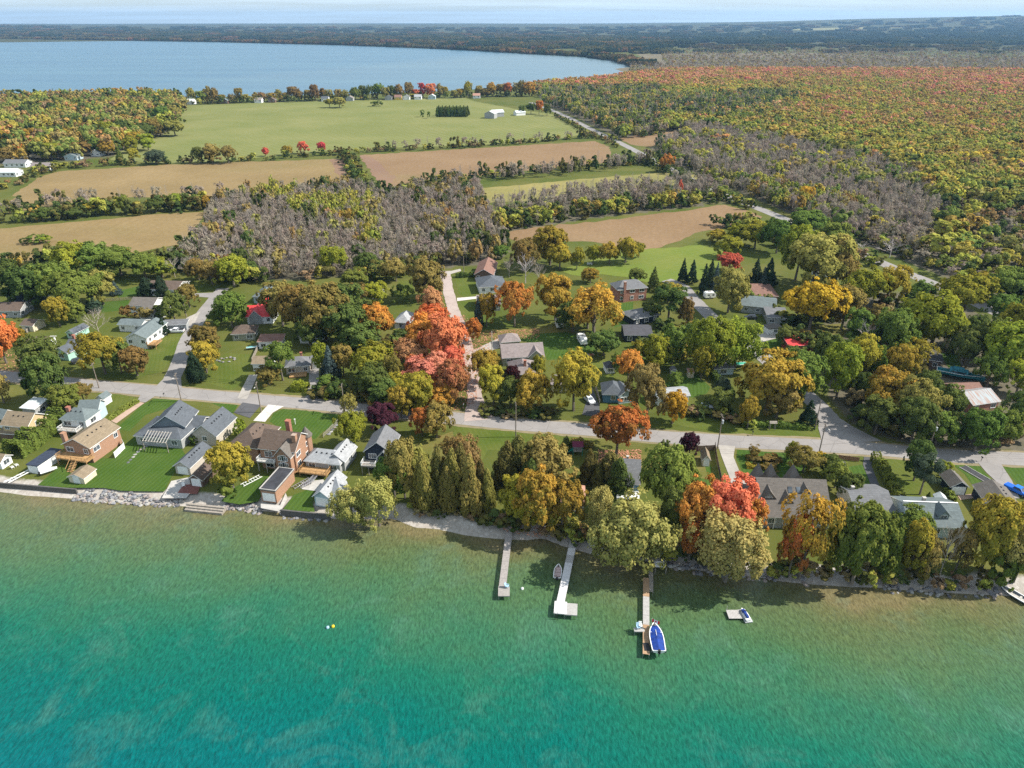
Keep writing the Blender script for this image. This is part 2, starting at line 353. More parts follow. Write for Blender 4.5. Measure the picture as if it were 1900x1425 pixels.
def water_mats():
    m, N, L, out = newmat('lake_water'); v = geopos(N)
    d = math1(N, L, 'ADD', attr(N, 'off'), math1(N, L, 'MULTIPLY', math1(N, L, 'SUBTRACT', noise(N, L, v, .035, 4, .6), .5), 26.0))
    r = N.new('ShaderNodeValToRGB'); cr = r.color_ramp
    stops = [(0.0,(.140,.120,.058)),(.035,(.106,.108,.047)),(.11,(.077,.106,.044)),(.24,(.052,.108,.046)),(.38,(.027,.108,.054)),(.50,(.007,.102,.062)),(.66,(.0005,.094,.074)),(.84,(.0003,.093,.094)),(1.0,(.0003,.084,.112))]
    while len(cr.elements) < len(stops): cr.elements.new(.5)
    for e, (p, c) in zip(cr.elements, stops): e.position = p; e.color = rgba(c)
    L.new(math1(N, L, 'DIVIDE', d, 72.0), r.inputs[0]); col = r.outputs[0]
    patch = ramp(N, L, noise(N, L, v, .085, 6, .68, .6), .52, .72)
    col = mixrgb(N, L, math1(N, L, 'MULTIPLY', patch, .34), col, (.075,.16,.115))
    weed = ramp(N, L, noise(N, L, mapping(N, L, v, (1.3,1,1), (0,0,.5)), .06, 7, .75, 1.1), .60, .74)
    col = mixrgb(N, L, math1(N, L, 'MULTIPLY', weed, .62), col, (.015,.042,.026))
    # ripples
    rv = mapping(N, L, v, (1.0, .36, 1), (0, 0, R(28)))
    w1 = noise(N, L, rv, 2.1, 3, .6, .4); w2 = noise(N, L, rv, .5, 3, .5); w3 = noise(N, L, rv, 4.5, 2, .6)
    h = math1(N, L, 'ADD', math1(N, L, 'ADD', w1, math1(N, L, 'MULTIPLY', w2, .5)), math1(N, L, 'MULTIPLY', w3, .35))
    # ripple-focused light painted into the water colour as bright and dull flecks
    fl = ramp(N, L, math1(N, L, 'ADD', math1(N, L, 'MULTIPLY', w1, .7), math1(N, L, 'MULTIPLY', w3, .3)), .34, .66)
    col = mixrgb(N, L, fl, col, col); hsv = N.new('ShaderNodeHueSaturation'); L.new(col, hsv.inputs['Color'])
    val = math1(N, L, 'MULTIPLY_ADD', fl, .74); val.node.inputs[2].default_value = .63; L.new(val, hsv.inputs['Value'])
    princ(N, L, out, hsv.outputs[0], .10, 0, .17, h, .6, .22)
    mb_, N, L, out = newmat('bay_water'); v = geopos(N)
    rv = mapping(N, L, v, (.25, 1, 1)); n = noise(N, L, mapping(N, L, v, (.12, 1, 1)), .011, 5, .6)
    col = mixrgb(N, L, ramp(N, L, n, .38, .66), (.032,.105,.165), (.055,.14,.19))
    col = mixrgb(N, L, attr(N, 'shallow'), col, (.15,.20,.20))
    princ(N, L, out, col, .28, 0, .3, noise(N, L, rv, .25, 3), .5, .25)
    return m, mb_
LAKEM, BAYM = water_mats()
def build_water():
    xs = np.concatenate([np.arange(-900, -190, 30), np.arange(-190, 190, 2.5), np.arange(190, 901, 30)]); ts = np.concatenate([np.arange(0, 40, 2.0), np.arange(40, 100, 5), np.arange(100, 601, 50)])
    T, X = np.meshgrid(ts, xs, indexing='ij'); Y = np.interp(X, SX, SY) + 4 - T
    V = np.stack([X, Y, np.zeros_like(X)], -1).reshape(-1, 3); ny, nx = X.shape
    i = np.arange(nx*ny).reshape(ny, nx); F = np.stack([i[:-1,:-1], i[1:,:-1], i[1:,1:], i[:-1,1:]], -1).reshape(-1, 4)
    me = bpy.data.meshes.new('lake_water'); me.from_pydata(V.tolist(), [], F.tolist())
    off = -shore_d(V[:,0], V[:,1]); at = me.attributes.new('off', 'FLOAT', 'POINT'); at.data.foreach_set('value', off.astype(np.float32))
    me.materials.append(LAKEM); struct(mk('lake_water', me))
    near = [(-700,196),(-300,186),(0,181),(250,181),(420,180),(600,176),(800,170),(990,160),(1060,153),(1110,147),(1150,142),(1190,138),(1206,131)]
    far = [(1203,127),(1180,121),(1150,114),(1100,107),(1000,101.5),(900,95.5),(800,90.5),(640,84.5),(400,78.5),(200,75.5),(0,73.5),(-300,72),(-900,71)]
    P = [G(x, y, GZ + .12) for x, y in near + far]
    me = bpy.data.meshes.new('bay_water'); import bmesh
    bm = bmesh.new(); vs = [bm.verts.new(p) for p in P]; f = bm.faces.new(vs); bmesh.ops.triangulate(bm, faces=[f])
    bmesh.ops.recalc_face_normals(bm, faces=bm.faces); bm.to_mesh(me); bm.free()
    if me.polygons[0].normal.z < 0: me.flip_normals()
    at = me.attributes.new('shallow', 'FLOAT', 'POINT')
    sh = [0]*13 + [0]*13
    for k in range(8, 18): sh[k] = .55
    sh[12] = sh[13] = 1.0; at.data.foreach_set('value', sh)
    me.materials.append(BAYM); struct(mk('bay_water', me))
build_water()

def fieldmat(name, a, b, ang, stripe=.35, scale=.25, sm=.25):
    m, N, L, out = newmat(name); v = geopos(N)
    st = N.new('ShaderNodeTexWave'); st.inputs['Scale'].default_value = scale; st.inputs['Distortion'].default_value = 1.2; st.inputs['Detail'].default_value = 3; st.inputs['Detail Scale'].default_value = .4
    L.new(mapping(N, L, v, (1,1,1), (0,0,R(ang))), st.inputs['Vector'])
    col = mixrgb(N, L, ramp(N, L, noise(N, L, v, .016, 7, .65), .32, .68), a, b)
    col = mixrgb(N, L, math1(N, L, 'MULTIPLY', ramp(N, L, noise(N, L, mapping(N, L, v, (.5,1,1)), .009, 5, .6), .5, .72), .4), col, (.14,.15,.045))
    col = mixrgb(N, L, math1(N, L, 'MULTIPLY', st.outputs['Fac'], stripe), col, [x * .72 for x in a])
    col = mixrgb(N, L, math1(N, L, 'MULTIPLY', ramp(N, L, noise(N, L, v, .6, 4, .7), .4, .75), sm), col, [x * .6 for x in a])
    princ(N, L, out, col, .95, 0, .08); return m
F_HAY = fieldmat('hay_field', (.15,.17,.05), (.225,.22,.085), 32, .5, .045)
F_STUB = fieldmat('stubble_field', (.20,.143,.064), (.265,.19,.092), 5, .09, .055, .5)
F_SOIL = fieldmat('bean_field', (.20,.128,.068), (.255,.17,.096), 8, .08, .07, .5)
F_DARK = fieldmat('tilled_soil', (.20,.125,.085), (.26,.165,.11), 40, .5, .5)
F_MEAD = fieldmat('rough_meadow', (.16,.16,.05), (.27,.225,.085), 10, .1, .1)
F_MARSH = fieldmat('marsh', (.135,.115,.075), (.185,.15,.095), 10, .1, .02)
F_PAST = fieldmat('pasture', (.10,.155,.022), (.185,.195,.045), 60, .12, .1)
ZF = GZ + .03
tri_sheet('hay_field', [(205,296),(236,273),(300,250),(322,240),(332,206),(345,196),(600,186),(860,181),(885,189),(985,207),(1022,211),(1056,228),(1088,249),(1040,257),(930,268),(700,275),(610,280),(430,298),(300,303)], ZF, F_HAY, ragged=1.3)
tri_sheet('stubble_field', [(75,328),(110,318),(300,306),(640,294),(652,332),(640,348),(430,357),(400,364),(200,367),(60,388),(12,396),(30,357)], ZF, F_STUB, ragged=1.3)
tri_sheet('bean_field', [(668,288),(880,275),(1105,262),(1130,272),(1134,300),(1020,312),(900,325),(790,334),(715,350),(690,322)], ZF, F_SOIL, ragged=1.3)
tri_sheet('tilled_soil', [(612,296),(642,294),(653,332),(646,346),(625,322)], ZF + .03, F_DARK, ragged=1.3)
tri_sheet('tilled_soil', [(668,289),(690,292),(735,330),(716,349),(690,322)], ZF + .03, F_DARK, ragged=1.3)
tri_sheet('bean_field', [(1148,257),(1190,250),(1245,244),(1285,246),(1265,256),(1205,273),(1170,268)], ZF, F_SOIL, ragged=1.3)
tri_sheet('stubble_field', [(-60,432),(0,424),(150,411),(300,397),(385,394),(362,420),(340,452),(250,470),(110,482),(-60,490)], ZF, F_STUB, ragged=1.3)
tri_sheet('bean_field', [(940,432),(1010,420),(1150,407),(1300,386),(1345,380),(1395,394),(1414,402),(1370,418),(1300,430),(1262,447),(1210,462),(1180,464),(1120,452),(1040,446),(965,455)], ZF, F_SOIL, ragged=1.3)
tri_sheet('rough_meadow', [(862,352),(1050,335),(1200,322),(1290,322),(1300,335),(1200,352),(1000,370),(900,378)], ZF, F_MEAD, ragged=1.3)
tri_sheet('pasture', [(1040,497),(1120,478),(1190,464),(1300,455),(1345,466),(1340,500),(1290,520),(1200,524),(1140,512),(1060,510)], ZF, F_PAST, ragged=1.3)
tri_sheet('marsh', [(1180,100),(1500,98),(1900,112),(2300,118),(2300,134),(1900,131),(1500,130),(1240,131),(1215,118)], ZF, F_MARSH, ragged=1.3)
tri_sheet('marsh', [(1140,128),(1165,125),(1200,131),(1190,137),(1160,134)], GZ + .2, F_MARSH, ragged=1.3)

def lawnmat(name, a, b, ang, per=1.1, k=.35):
    m, N, L, out = newmat(name); v = geopos(N)
    w = N.new('ShaderNodeTexWave'); w.inputs['Scale'].default_value = .31 / per; w.inputs['Distortion'].default_value = .5; L.new(mapping(N, L, v, (1,1,1), (0,0,R(ang))), w.inputs['Vector'])
    n = ramp(N, L, noise(N, L, v, .12, 6, .65), .32, .7); col = mixrgb(N, L, n, a, b)
    col = mixrgb(N, L, math1(N, L, 'MULTIPLY', ramp(N, L, w.outputs['Fac'], .35, .65), k), col, [x * .62 for x in a])
    f = noise(N, L, v, 2.5, 4, .7); col = mixrgb(N, L, math1(N, L, 'MULTIPLY', ramp(N, L, f, .4, .8), .4), col, [x * .6 for x in a])
    princ(N, L, out, col, .95, 0, .1, f, .5, .06); return m
LAWN_A = lawnmat('lawn_lush', (.046,.094,.013), (.076,.118,.024), 12)
LAWN_B = lawnmat('lawn_plain', (.070,.103,.015), (.12,.13,.03), -20, 1.3, .15)
LAWN_C = lawnmat('lawn_dry', (.105,.112,.024), (.185,.15,.05), 30, 1.5, .08)
ZL = GZ + .004
for nm, m, pts in [
    ('lawn', LAWN_A, [(70,900),(110,865),(150,850),(215,850),(235,822),(252,808),(330,822),(345,845),(318,885),(305,912),(150,905)]),
    ('lawn', LAWN_A, [(215,795),(262,752),(290,738),(330,740),(345,748),(270,770),(240,800)]),
    ('lawn', LAWN_A, [(345,738),(445,746),(432,768),(415,758),(380,742)]),
    ('lawn', LAWN_A, [(528,758),(640,770),(632,790),(600,800),(585,815),(520,795),(500,782),(508,766)]),
    ('lawn', LAWN_B, [(180,726),(255,731),(245,742),(215,760),(190,765)]),
    ('lawn', LAWN_B, [(340,690),(352,700),(430,725),(460,700),(470,658),(420,655),(398,668),(380,700)]),
    ('lawn', LAWN_A, [(410,930),(432,905),(470,888),(500,880),(480,930),(445,936)]),
    ('lawn', LAWN_A, [(525,946),(545,918),(582,905),(580,930),(584,950)]),
    ('lawn', LAWN_B, [(190,700),(255,700),(300,690),(335,640),(345,612),(310,622),(270,645),(225,660)]),
    ('lawn', LAWN_C, [(0,668),(60,660),(70,690),(40,696),(0,690)]),
    ('lawn', LAWN_B, [(845,790),(1090,810),(1090,828),(1000,838),(905,835),(880,880),(860,850),(838,815)]),
    ('lawn', LAWN_C, [(770,825),(840,800),(850,840),(830,870),(790,860)]),
    ('lawn', LAWN_A, [(940,628),(1040,612),(1090,628),(1110,650),(1060,665),(1015,668),(1008,640)]),
    ('lawn', LAWN_C, [(900,612),(1030,605),(1060,615),(960,622),(930,625),(890,632)]),
    ('lawn', LAWN_A, [(1228,718),(1250,700),(1292,694),(1318,718),(1312,730),(1285,738)]),
    ('lawn', LAWN_B, [(1085,672),(1180,665),(1170,695),(1120,705),(1075,700)]),
    ('lawn', LAWN_A, [(1368,832),(1450,838),(1480,845),(1500,870),(1470,890),(1440,902),(1405,905),(1385,890),(1366,852)]),
    ('lawn', LAWN_B, [(1190,778),(1320,800),(1530,822),(1535,792),(1480,785),(1360,778),(1240,772)]),
    ('lawn', LAWN_A, [(1562,868),(1600,862),(1622,912),(1600,912),(1570,900)]),
    ('lawn', LAWN_B, [(1640,850),(1700,855),(1725,900),(1740,935),(1690,935),(1660,905)]),
    ('lawn', LAWN_A, [(1762,858),(1815,862),(1850,902),(1808,905),(1790,880)]),
    ('lawn', LAWN_A, [(1860,866),(1930,870),(1960,910),(1890,900)]),
    ('lawn', LAWN_C, [(1170,842),(1280,848),(1300,845),(1315,890),(1260,880),(1200,865)]),
    ('lawn', LAWN_A, [(1290,865),(1320,862),(1325,905),(1300,905)]),
    ('lawn', LAWN_B, [(845,510),(862,500),(880,520),(890,545),(870,556),(850,545)]),
    ('lawn', LAWN_B, [(848,560),(890,552),(890,580),(862,592),(852,580)]),
    ('lawn', LAWN_A, [(1130,565),(1175,560),(1170,600),(1140,608)]),
    ('lawn', LAWN_A, [(1415,632),(1470,622),(1478,650),(1440,668),(1425,655)]),
    ('lawn', LAWN_C, [(1450,612),(1560,600),(1580,625),(1520,632),(1470,622)]),
    ('lawn', LAWN_A, [(1745,655),(1775,655),(1785,680),(1760,682)]),
    ('lawn', LAWN_A, [(210,540),(262,530),(280,545),(220,552)]),
    ('lawn', LAWN_A, [(175,562),(240,556),(235,575),(190,580)]),
    ('lawn', LAWN_B, [(740,520),(765,520),(770,552),(735,560)]),
    ('lawn', LAWN_A, [(1640,835),(1760,836),(1900,845),(1900,838),(1700,828)])]:
    tri_sheet(nm, pts, ZL, m, ragged=.35)

def roadmat(name, a, b, patch=.5):
    m, N, L, out = newmat(name); v = geopos(N)
    n = ramp(N, L, noise(N, L, v, .18, 6, .65), .3, .72); f = noise(N, L, v, 4, 3, .7)
    col = mixrgb(N, L, n, a, b); col = mixrgb(N, L, math1(N, L, 'MULTIPLY', ramp(N, L, f, .35, .8), patch), col, [x * .7 for x in a])
    cr = N.new('ShaderNodeTexVoronoi'); cr.feature = 'DISTANCE_TO_EDGE'; cr.inputs['Scale'].default_value = .16; L.new(v, cr.inputs['Vector'])
    ck = ramp(N, L, cr.outputs['Distance'], .0, .012, (1,1,1), (0,0,0)); col = mixrgb(N, L, math1(N, L, 'MULTIPLY', ck, .6), col, [x * .4 for x in a])
    princ(N, L, out, col, .9, 0, .2, f, .3, .02); return m
ASPH = roadmat('old_asphalt', (.228,.212,.202), (.305,.285,.27)); TAR = roadmat('dark_asphalt', (.075,.075,.08), (.11,.11,.115)); GRAV = roadmat('gravel', (.30,.275,.245), (.42,.39,.35), .3)
PALE = roadmat('pale_concrete', (.50,.46,.42), (.60,.56,.51), .2); PINK = roadmat('pink_paving', (.36,.25,.19), (.44,.32,.25), .3); VERGE = fieldmat('sandy_verge', (.20,.17,.10), (.28,.225,.14), 0, .1, .1, .5)
MAIN_PX = [(-400,668),(-150,684),(0,697),(60,703),(130,711),(170,715),(320,728),(470,741),(570,749),(636,755.5),(840,775.5),(955,787),(1098,798),(1190,807.5),(1320,817),(1500,826),(1630,834),(1740,844.5),(1880,851),(2050,862),(2400,884)]
MAIN = smooth_line([G(*p) for p in MAIN_PX]); ZR = GZ + .05
strip_sheet('road_verge', MAIN, 8.2, GZ + .025, VERGE, .35)
strip_sheet('main_road', MAIN, 6.3, ZR, ASPH, .06)
LROAD = smooth_line([G(*p) for p in [(308,726),(318,705),(330,680),(339,656),(347,632),(358,612),(374,585),(400,552),(414,535)]])
strip_sheet('side_road', LROAD, [9.5 - 4.3 * min(1, i / 9) for i in range(len(LROAD))], ZR + .015, ASPH, .05)
CROAD = smooth_line([G(*p) for p in [(890,780),(884,755),(880,720),(876,690),(870,660),(858,612),(847,588),(838,564),(832,539),(828,520),(827,503)]])
strip_sheet('gravel_lane', CROAD, [9 - 4.6 * min(1, i / 12) for i in range(len(CROAD))], ZR + .03, roadmat('pinkish_gravel', (.34,.27,.24), (.43,.36,.32), .3), .2)
RROAD = smooth_line([G(*p) for p in [(1580,822),(1555,797),(1533,770),(1510,746),(1490,728),(1455,697),(1420,666),(1388,641),(1335,602),(1288,557),(1264,531),(1236,520)]])
strip_sheet('side_road', RROAD, [17 - 11 * min(1, i / 14) for i in range(len(RROAD))], ZR + .045, ASPH, .1)
BROAD = smooth_line([G(*p) for p in [(985,190),(1040,211),(1100,241),(1160,270),(1225,304),(1300,342),(1380,376),(1450,404),(1520,437),(1590,468),(1660,498),(1735,528),(1810,562),(1900,604),(2050,676),(2200,750)]])
strip_sheet('country_road', BROAD, 7.2, ZR, ASPH, .05)
for nm, m, pts in [('driveway', PINK, [(256,745),(268,748),(216,786),(206,781)]), ('driveway', ASPH, [(262,731),(288,735),(270,747),(254,745)]),
    ('driveway', TAR, [(450,747),(484,752),(464,776),(434,766)]), ('driveway', PALE, [(498,751),(527,754),(506,766),(492,783),(470,781)]),
    ('driveway', ASPH, [(562,745),(590,748),(589,730),(592,700),(591,670),(575,672),(573,705),(571,730)]), ('driveway', GRAV, [(440,740),(458,741),(472,712),(478,695),(462,696),(452,715)]),
    ('driveway', TAR, [(1080,770),(1113,774),(1112,752),(1098,718),(1081,721),(1088,745)]), ('driveway', GRAV, [(1332,826),(1364,828),(1361,848),(1374,880),(1390,906),(1358,906),(1353,884),(1338,845)]),
    ('driveway', TAR, [(1603,848),(1630,850),(1616,862),(1638,918),(1622,918),(1601,862)]), ('driveway', ASPH, [(1728,853),(1760,856),(1775,880),(1753,880)]),
    ('driveway', ASPH, [(1814,858),(1858,862),(1878,893),(1892,925),(1872,925),(1858,903),(1830,877)]), ('driveway', GRAV, [(878,650),(925,628),(942,642),(905,652),(880,668)]),
    ('driveway', ASPH, [(352,545),(400,543),(396,553),(356,550)]), ('driveway', GRAV, [(346,590),(372,578),(362,598),(342,612),(326,618)]), ('driveway', PALE, [(848,553),(888,550),(888,554),(848,559)]),
    ('driveway', GRAV, [(1395,640),(1440,628),(1436,615),(1405,618)]), ('driveway', GRAV, [(828,505),(854,499),(856,503),(832,510)]), ('driveway', GRAV, [(55,690),(60,662),(75,664),(78,700),(52,699)]),
    ('patio', PINK, [(1777,920),(1802,917),(1806,925),(1782,928)]), ('patio', CONC, [(300,925),(318,893),(355,885),(362,905),(345,925)]), ('patio', CONC, [(484,935),(520,938),(530,915),(534,925),(520,950),(484,943)]),
    ('patio', CONC, [(560,895),(600,890),(606,900),(590,912),(560,908)])]:
    tri_sheet(nm, pts, GZ + .068, m)
# ------------------------------------------------------------ vegetation prototypes (unit radius 1, height 2)
def unit(a): return a / np.maximum(np.linalg.norm(a, axis=-1, keepdims=True), 1e-9)
def leaf_quads(r, c, n, size, droop=0.0):
    """c centres, n normals -> quad verts"""
    k = len(c); t = unit(np.cross(n, r.normal(size=(k, 3)))); b = np.cross(n, t); s = size * r.uniform(.65, 1.35, (k, 1))
    if droop: b = unit(b * (1 - droop) + np.array([0, 0, -1.0]) * droop); t = unit(np.cross(n, b))
    e = s * (1.0 + droop); q = np.stack([c - t*s*.5 - b*e*.5, c + t*s*.5 - b*e*.35, c + t*s*.4 + b*e*.5, c - t*s*.6 + b*e*.4], 1)
    return q.reshape(-1, 3)
def crown_mesh(name, seed, shape, nc, nl, size, hz=.35, bias=.0, sparse=0.0):
    r = np.random.default_rng(seed); z0, z1 = .32, 2.0
    cs, rs = [], []
    if shape in ('round', 'oval', 'willow', 'shrub', 'sparse'):
        zc, rz, rx = {'round': (1.08, .90, .98), 'oval': (1.05, .95, .9), 'willow': (1.0, .98, 1.0), 'shrub': (.85, 1.1, 1.0), 'sparse': (1.12, .88, 1.0)}[shape]
        lob = r.normal(size=(5, 3)) * .16
        for i in range(nc):
            d = r.normal(size=3); d /= np.linalg.norm(d)
            if d[2] < -.55: d[2] *= -.6; d /= np.linalg.norm(d)
            q = r.uniform(.45, 1.0) ** .5
            k = 1 + .22 * math.sin(3 * math.atan2(d[1], d[0]) + seed) + .14 * math.sin(5 * d[2] + 2 * seed)
            wide = 1.0 if d[2] > -.1 else .92
            cr = r.uniform(.11, .27) * (1.0 if shape != 'shrub' else 1.3)
            p = np.array([d[0] * rx * wide, d[1] * rx * wide, d[2] * rz]) * q * k * (1 - cr * .75) + lob[i % 5]
            p[2] = np.clip(p[2] + zc, .26 if shape != 'shrub' else .2, 1.93 - cr * .5); cs.append(p); rs.append(cr)
    elif shape in ('cone', 'spruce'):
        for i in range(nc):
            h = (i + r.uniform(0, 1)) / nc; rad = (1 - h) ** (.62 if shape == 'cone' else .95); a = i * 2.399 + r.uniform(-.4, .4)
            lobe = 1 + (.22 * math.sin(2 * a + seed) + .16 * math.sin(9 * h + 3 * a + seed)) * (shape == 'cone'); q = r.uniform(.45, .95) * lobe; cs.append(np.array([math.cos(a) * rad * q, math.sin(a) * rad * q, .18 + h * 1.75 + r.uniform(-.06, .06)])); rs.append((.30 if shape == 'cone' else .26) * (.35 + .75 * rad) * r.uniform(.65, 1.2))
    elif shape == 'pine':
        for i in range(nc):
            h = r.uniform(.35, 1); a = r.uniform(0, 6.28); q = r.uniform(.15, .85) * (1.15 - .6 * abs(h - .55))
            cs.append(np.array([math.cos(a) * q, math.sin(a) * q, .55 + h * 1.35])); rs.append(r.uniform(.2, .34))
    cs, rs = np.array(cs), np.array(rs); w = rs ** 2; k = r.choice(len(cs), nl, p=w / w.sum())
    d = unit(r.normal(size=(nl, 3)) + np.array([0, 0, .35])); cen = np.array([0, 0, 1.0]); out = unit(cs[k] - cen + 1e-6)
    flip = (d * out).sum(1) < -.25; d[flip] *= -1; d = unit(d)
    sq = {'spruce': (1, 1, .45), 'cone': (1, 1, .8), 'pine': (1, 1, .5)}.get(shape, (1, 1, .8))
    rad = r.uniform(.55, 1.0, (nl, 1)) + r.exponential(.05, (nl, 1)); c = cs[k] + d * np.array(sq) * rs[k][:, None] * rad
    if shape == 'willow': c[:, 2] -= r.uniform(0, .16, nl) * (np.hypot(c[:, 0], c[:, 1]) > .5)
    n = unit(d * .65 + out * .45 + r.normal(size=(nl, 3)) * .34 + np.array([0, 0, .34]))
    V = leaf_quads(r, c, n, size, .2 if shape == 'willow' else 0)
    V[:, 2] = np.maximum(V[:, 2], .03)
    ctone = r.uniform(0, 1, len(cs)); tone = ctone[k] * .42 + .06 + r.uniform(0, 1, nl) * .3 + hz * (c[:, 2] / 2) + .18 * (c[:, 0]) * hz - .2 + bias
    return fast_mesh(name, V, 4, [LEAF['green']], {'tone': np.repeat(np.clip(tone, 0, 1), 4)})
def trunk_mesh(name, seed, mat, top=1.25, limbs=6, r0=.075, spread=.6):
    r = random.Random(seed); mb = MB(); p = Vector((0, 0, -.04)); q = Vector((r.uniform(-.05, .05), r.uniform(-.05, .05), .6)); t = Vector((r.uniform(-.08, .08), r.uniform(-.08, .08), top))
    mb.bar(p, q, r0 * 2, n=6, taper=.75); mb.bar(q - Vector((0, 0, .02)), t, r0 * 1.5, n=6, taper=.35)
    for i in range(limbs):
        a = i * 2.4 + r.uniform(-.3, .3); s = q.lerp(t, r.uniform(0, .6)); e = s + Vector((math.cos(a) * spread * r.uniform(.6, 1), math.sin(a) * spread * r.uniform(.6, 1), r.uniform(.3, .6)))
        mb.bar(s, e, r0 * .8, n=5, taper=.3)
    return mb.mesh(name, mat)
def bare_mesh(name, seed, mat, n1=9, n2=5, n3=4, slender=False, r0=.035):
    r = random.Random(seed); mb = MB(); top = Vector((r.uniform(-.06, .06), r.uniform(-.06, .06), 1.9 if slender else 1.3))
    mb.bar((0, 0, -.04), top, r0 * 2, n=5, taper=.25)
    def twig(s, d, l, rad, lev):
        e = s + d * l; mb.bar(s, e, rad * 2, n=3, taper=.4)
        if lev == 0: return
        for j in range(n2 if lev == 2 else n3):
            f = r.uniform(.3, 1.0); nd = (d + Vector((r.uniform(-1, 1), r.uniform(-1, 1), r.uniform(-.2, .8))) * .8).normalized()
            twig(s + d * l * f, nd, l * r.uniform(.4, .62), rad * .5, lev - 1)
    for i in range(n1):
        f = (.3 + .7 * i / n1); a = i * 2.4 + r.uniform(-.4, .4); up = r.uniform(.7, 1.5) if slender else r.uniform(.35, 1.1)
        d = Vector((math.cos(a), math.sin(a), up)).normalized(); s = Vector((0, 0, 0)).lerp(top, f)
        twig(s, d, (.42 if slender else .75) * (1.25 - .6 * f), r0 * .5, 2)
    return mb.mesh(name, mat)
CROWNS = {}
def reg(k, *meshes): CROWNS[k] = list(meshes)
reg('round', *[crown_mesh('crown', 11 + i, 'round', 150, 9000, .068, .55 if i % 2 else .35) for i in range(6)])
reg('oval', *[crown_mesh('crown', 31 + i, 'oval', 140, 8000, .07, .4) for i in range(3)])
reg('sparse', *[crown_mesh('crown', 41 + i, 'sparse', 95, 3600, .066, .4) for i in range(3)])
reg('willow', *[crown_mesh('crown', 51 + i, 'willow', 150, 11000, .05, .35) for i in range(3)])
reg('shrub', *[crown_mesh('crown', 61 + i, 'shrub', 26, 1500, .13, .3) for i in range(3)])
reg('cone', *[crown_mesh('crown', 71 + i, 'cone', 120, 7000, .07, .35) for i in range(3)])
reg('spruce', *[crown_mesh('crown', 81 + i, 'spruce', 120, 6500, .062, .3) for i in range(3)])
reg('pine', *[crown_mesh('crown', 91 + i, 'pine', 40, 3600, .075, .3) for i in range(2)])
reg('bare', *[bare_mesh('branches', 101 + i, TWIG, 10, 6, 4) for i in range(3)])
reg('pale', *[bare_mesh('branches', 111 + i, TWIG2, 10, 6, 4) for i in range(2)])
TRUNKS = [trunk_mesh('trunk', 5 + i, BARK) for i in range(3)] + [trunk_mesh('trunk', 9, BIRCH)]
KINDNAME = dict(round='maple_tree', oval='broadleaf_tree', sparse='thinning_tree', willow='willow_tree', shrub='garden_shrub', cone='cedar_tree', spruce='spruce_tree', pine='pine_tree', bare='bare_tree', pale='bare_tree')
KINDWORD = dict(round='rounded broadleaf tree', oval='tall broadleaf tree', sparse='half-bare tree', willow='feathery willow', shrub='shrub', cone='conical cedar', spruce='pointed spruce', pine='open-crowned pine', bare='leafless grey tree', pale='leafless pale grey tree')
COLWORD = dict(green='green', dark='dark green', lime='lime green', yellow='bright yellow', gold='golden green', orange='orange and green', red='red and orange', rust='rusty olive', crimson='crimson red', flame='fiery orange', purple='dark purple', olive='olive yellow', willow='pale olive', pink='pinkish orange', blue='blue-grey', spruce='dark', cedar='olive brown', redgreen='green and red', bluegreen='blue-green', brown='brownish')
TREES = []
ONES = ['', 'first', 'second', 'third', 'fourth', 'fifth', 'sixth', 'seventh', 'eighth', 'ninth', 'tenth', 'eleventh', 'twelfth', 'thirteenth', 'fourteenth', 'fifteenth', 'sixteenth', 'seventeenth', 'eighteenth', 'nineteenth']
def nth(n):
    if n < 20: return ONES[n]
    t = ['', '', 'twent', 'thirt', 'fort', 'fift'][n // 10]; return t + 'ieth' if n % 10 == 0 else f'{t}y-{ONES[n % 10]}'
def tree(x, yb, yt, w, kind='round', col='green', label=None, group=None, cat=None, trunk=None, seed=None):
    p = G(x, yb); h = max(1.2, height_at(p, yt)); wm = max(1.0, w * .9 * depth_of(p) / FPX)
    h = min(h, 24); k = len(TREES) if seed is None else seed; name = KINDNAME[kind]
    root = mk(name, None, None, p, (k * 2.17) % 6.28); root.scale = (wm / 2, wm / 2, h / 2)
    me = CROWNS[kind][k % len(CROWNS[kind])]
    if kind in ('bare', 'pale'): mk('branches', me, root)
    else:
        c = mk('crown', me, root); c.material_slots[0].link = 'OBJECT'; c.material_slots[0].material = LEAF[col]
        if kind != 'shrub':
            t = mk('trunk', TRUNKS[trunk if trunk is not None else k % 3], root)
            if kind in ('cone', 'spruce'): t.scale = (.7, .7, .8)
    root['category'] = cat or ('shrub' if kind == 'shrub' else 'tree')
    if label: root['label'] = label
    if group: root['group'] = group
    TREES.append((root, x, yb, yt, w, kind, col, h)); return root
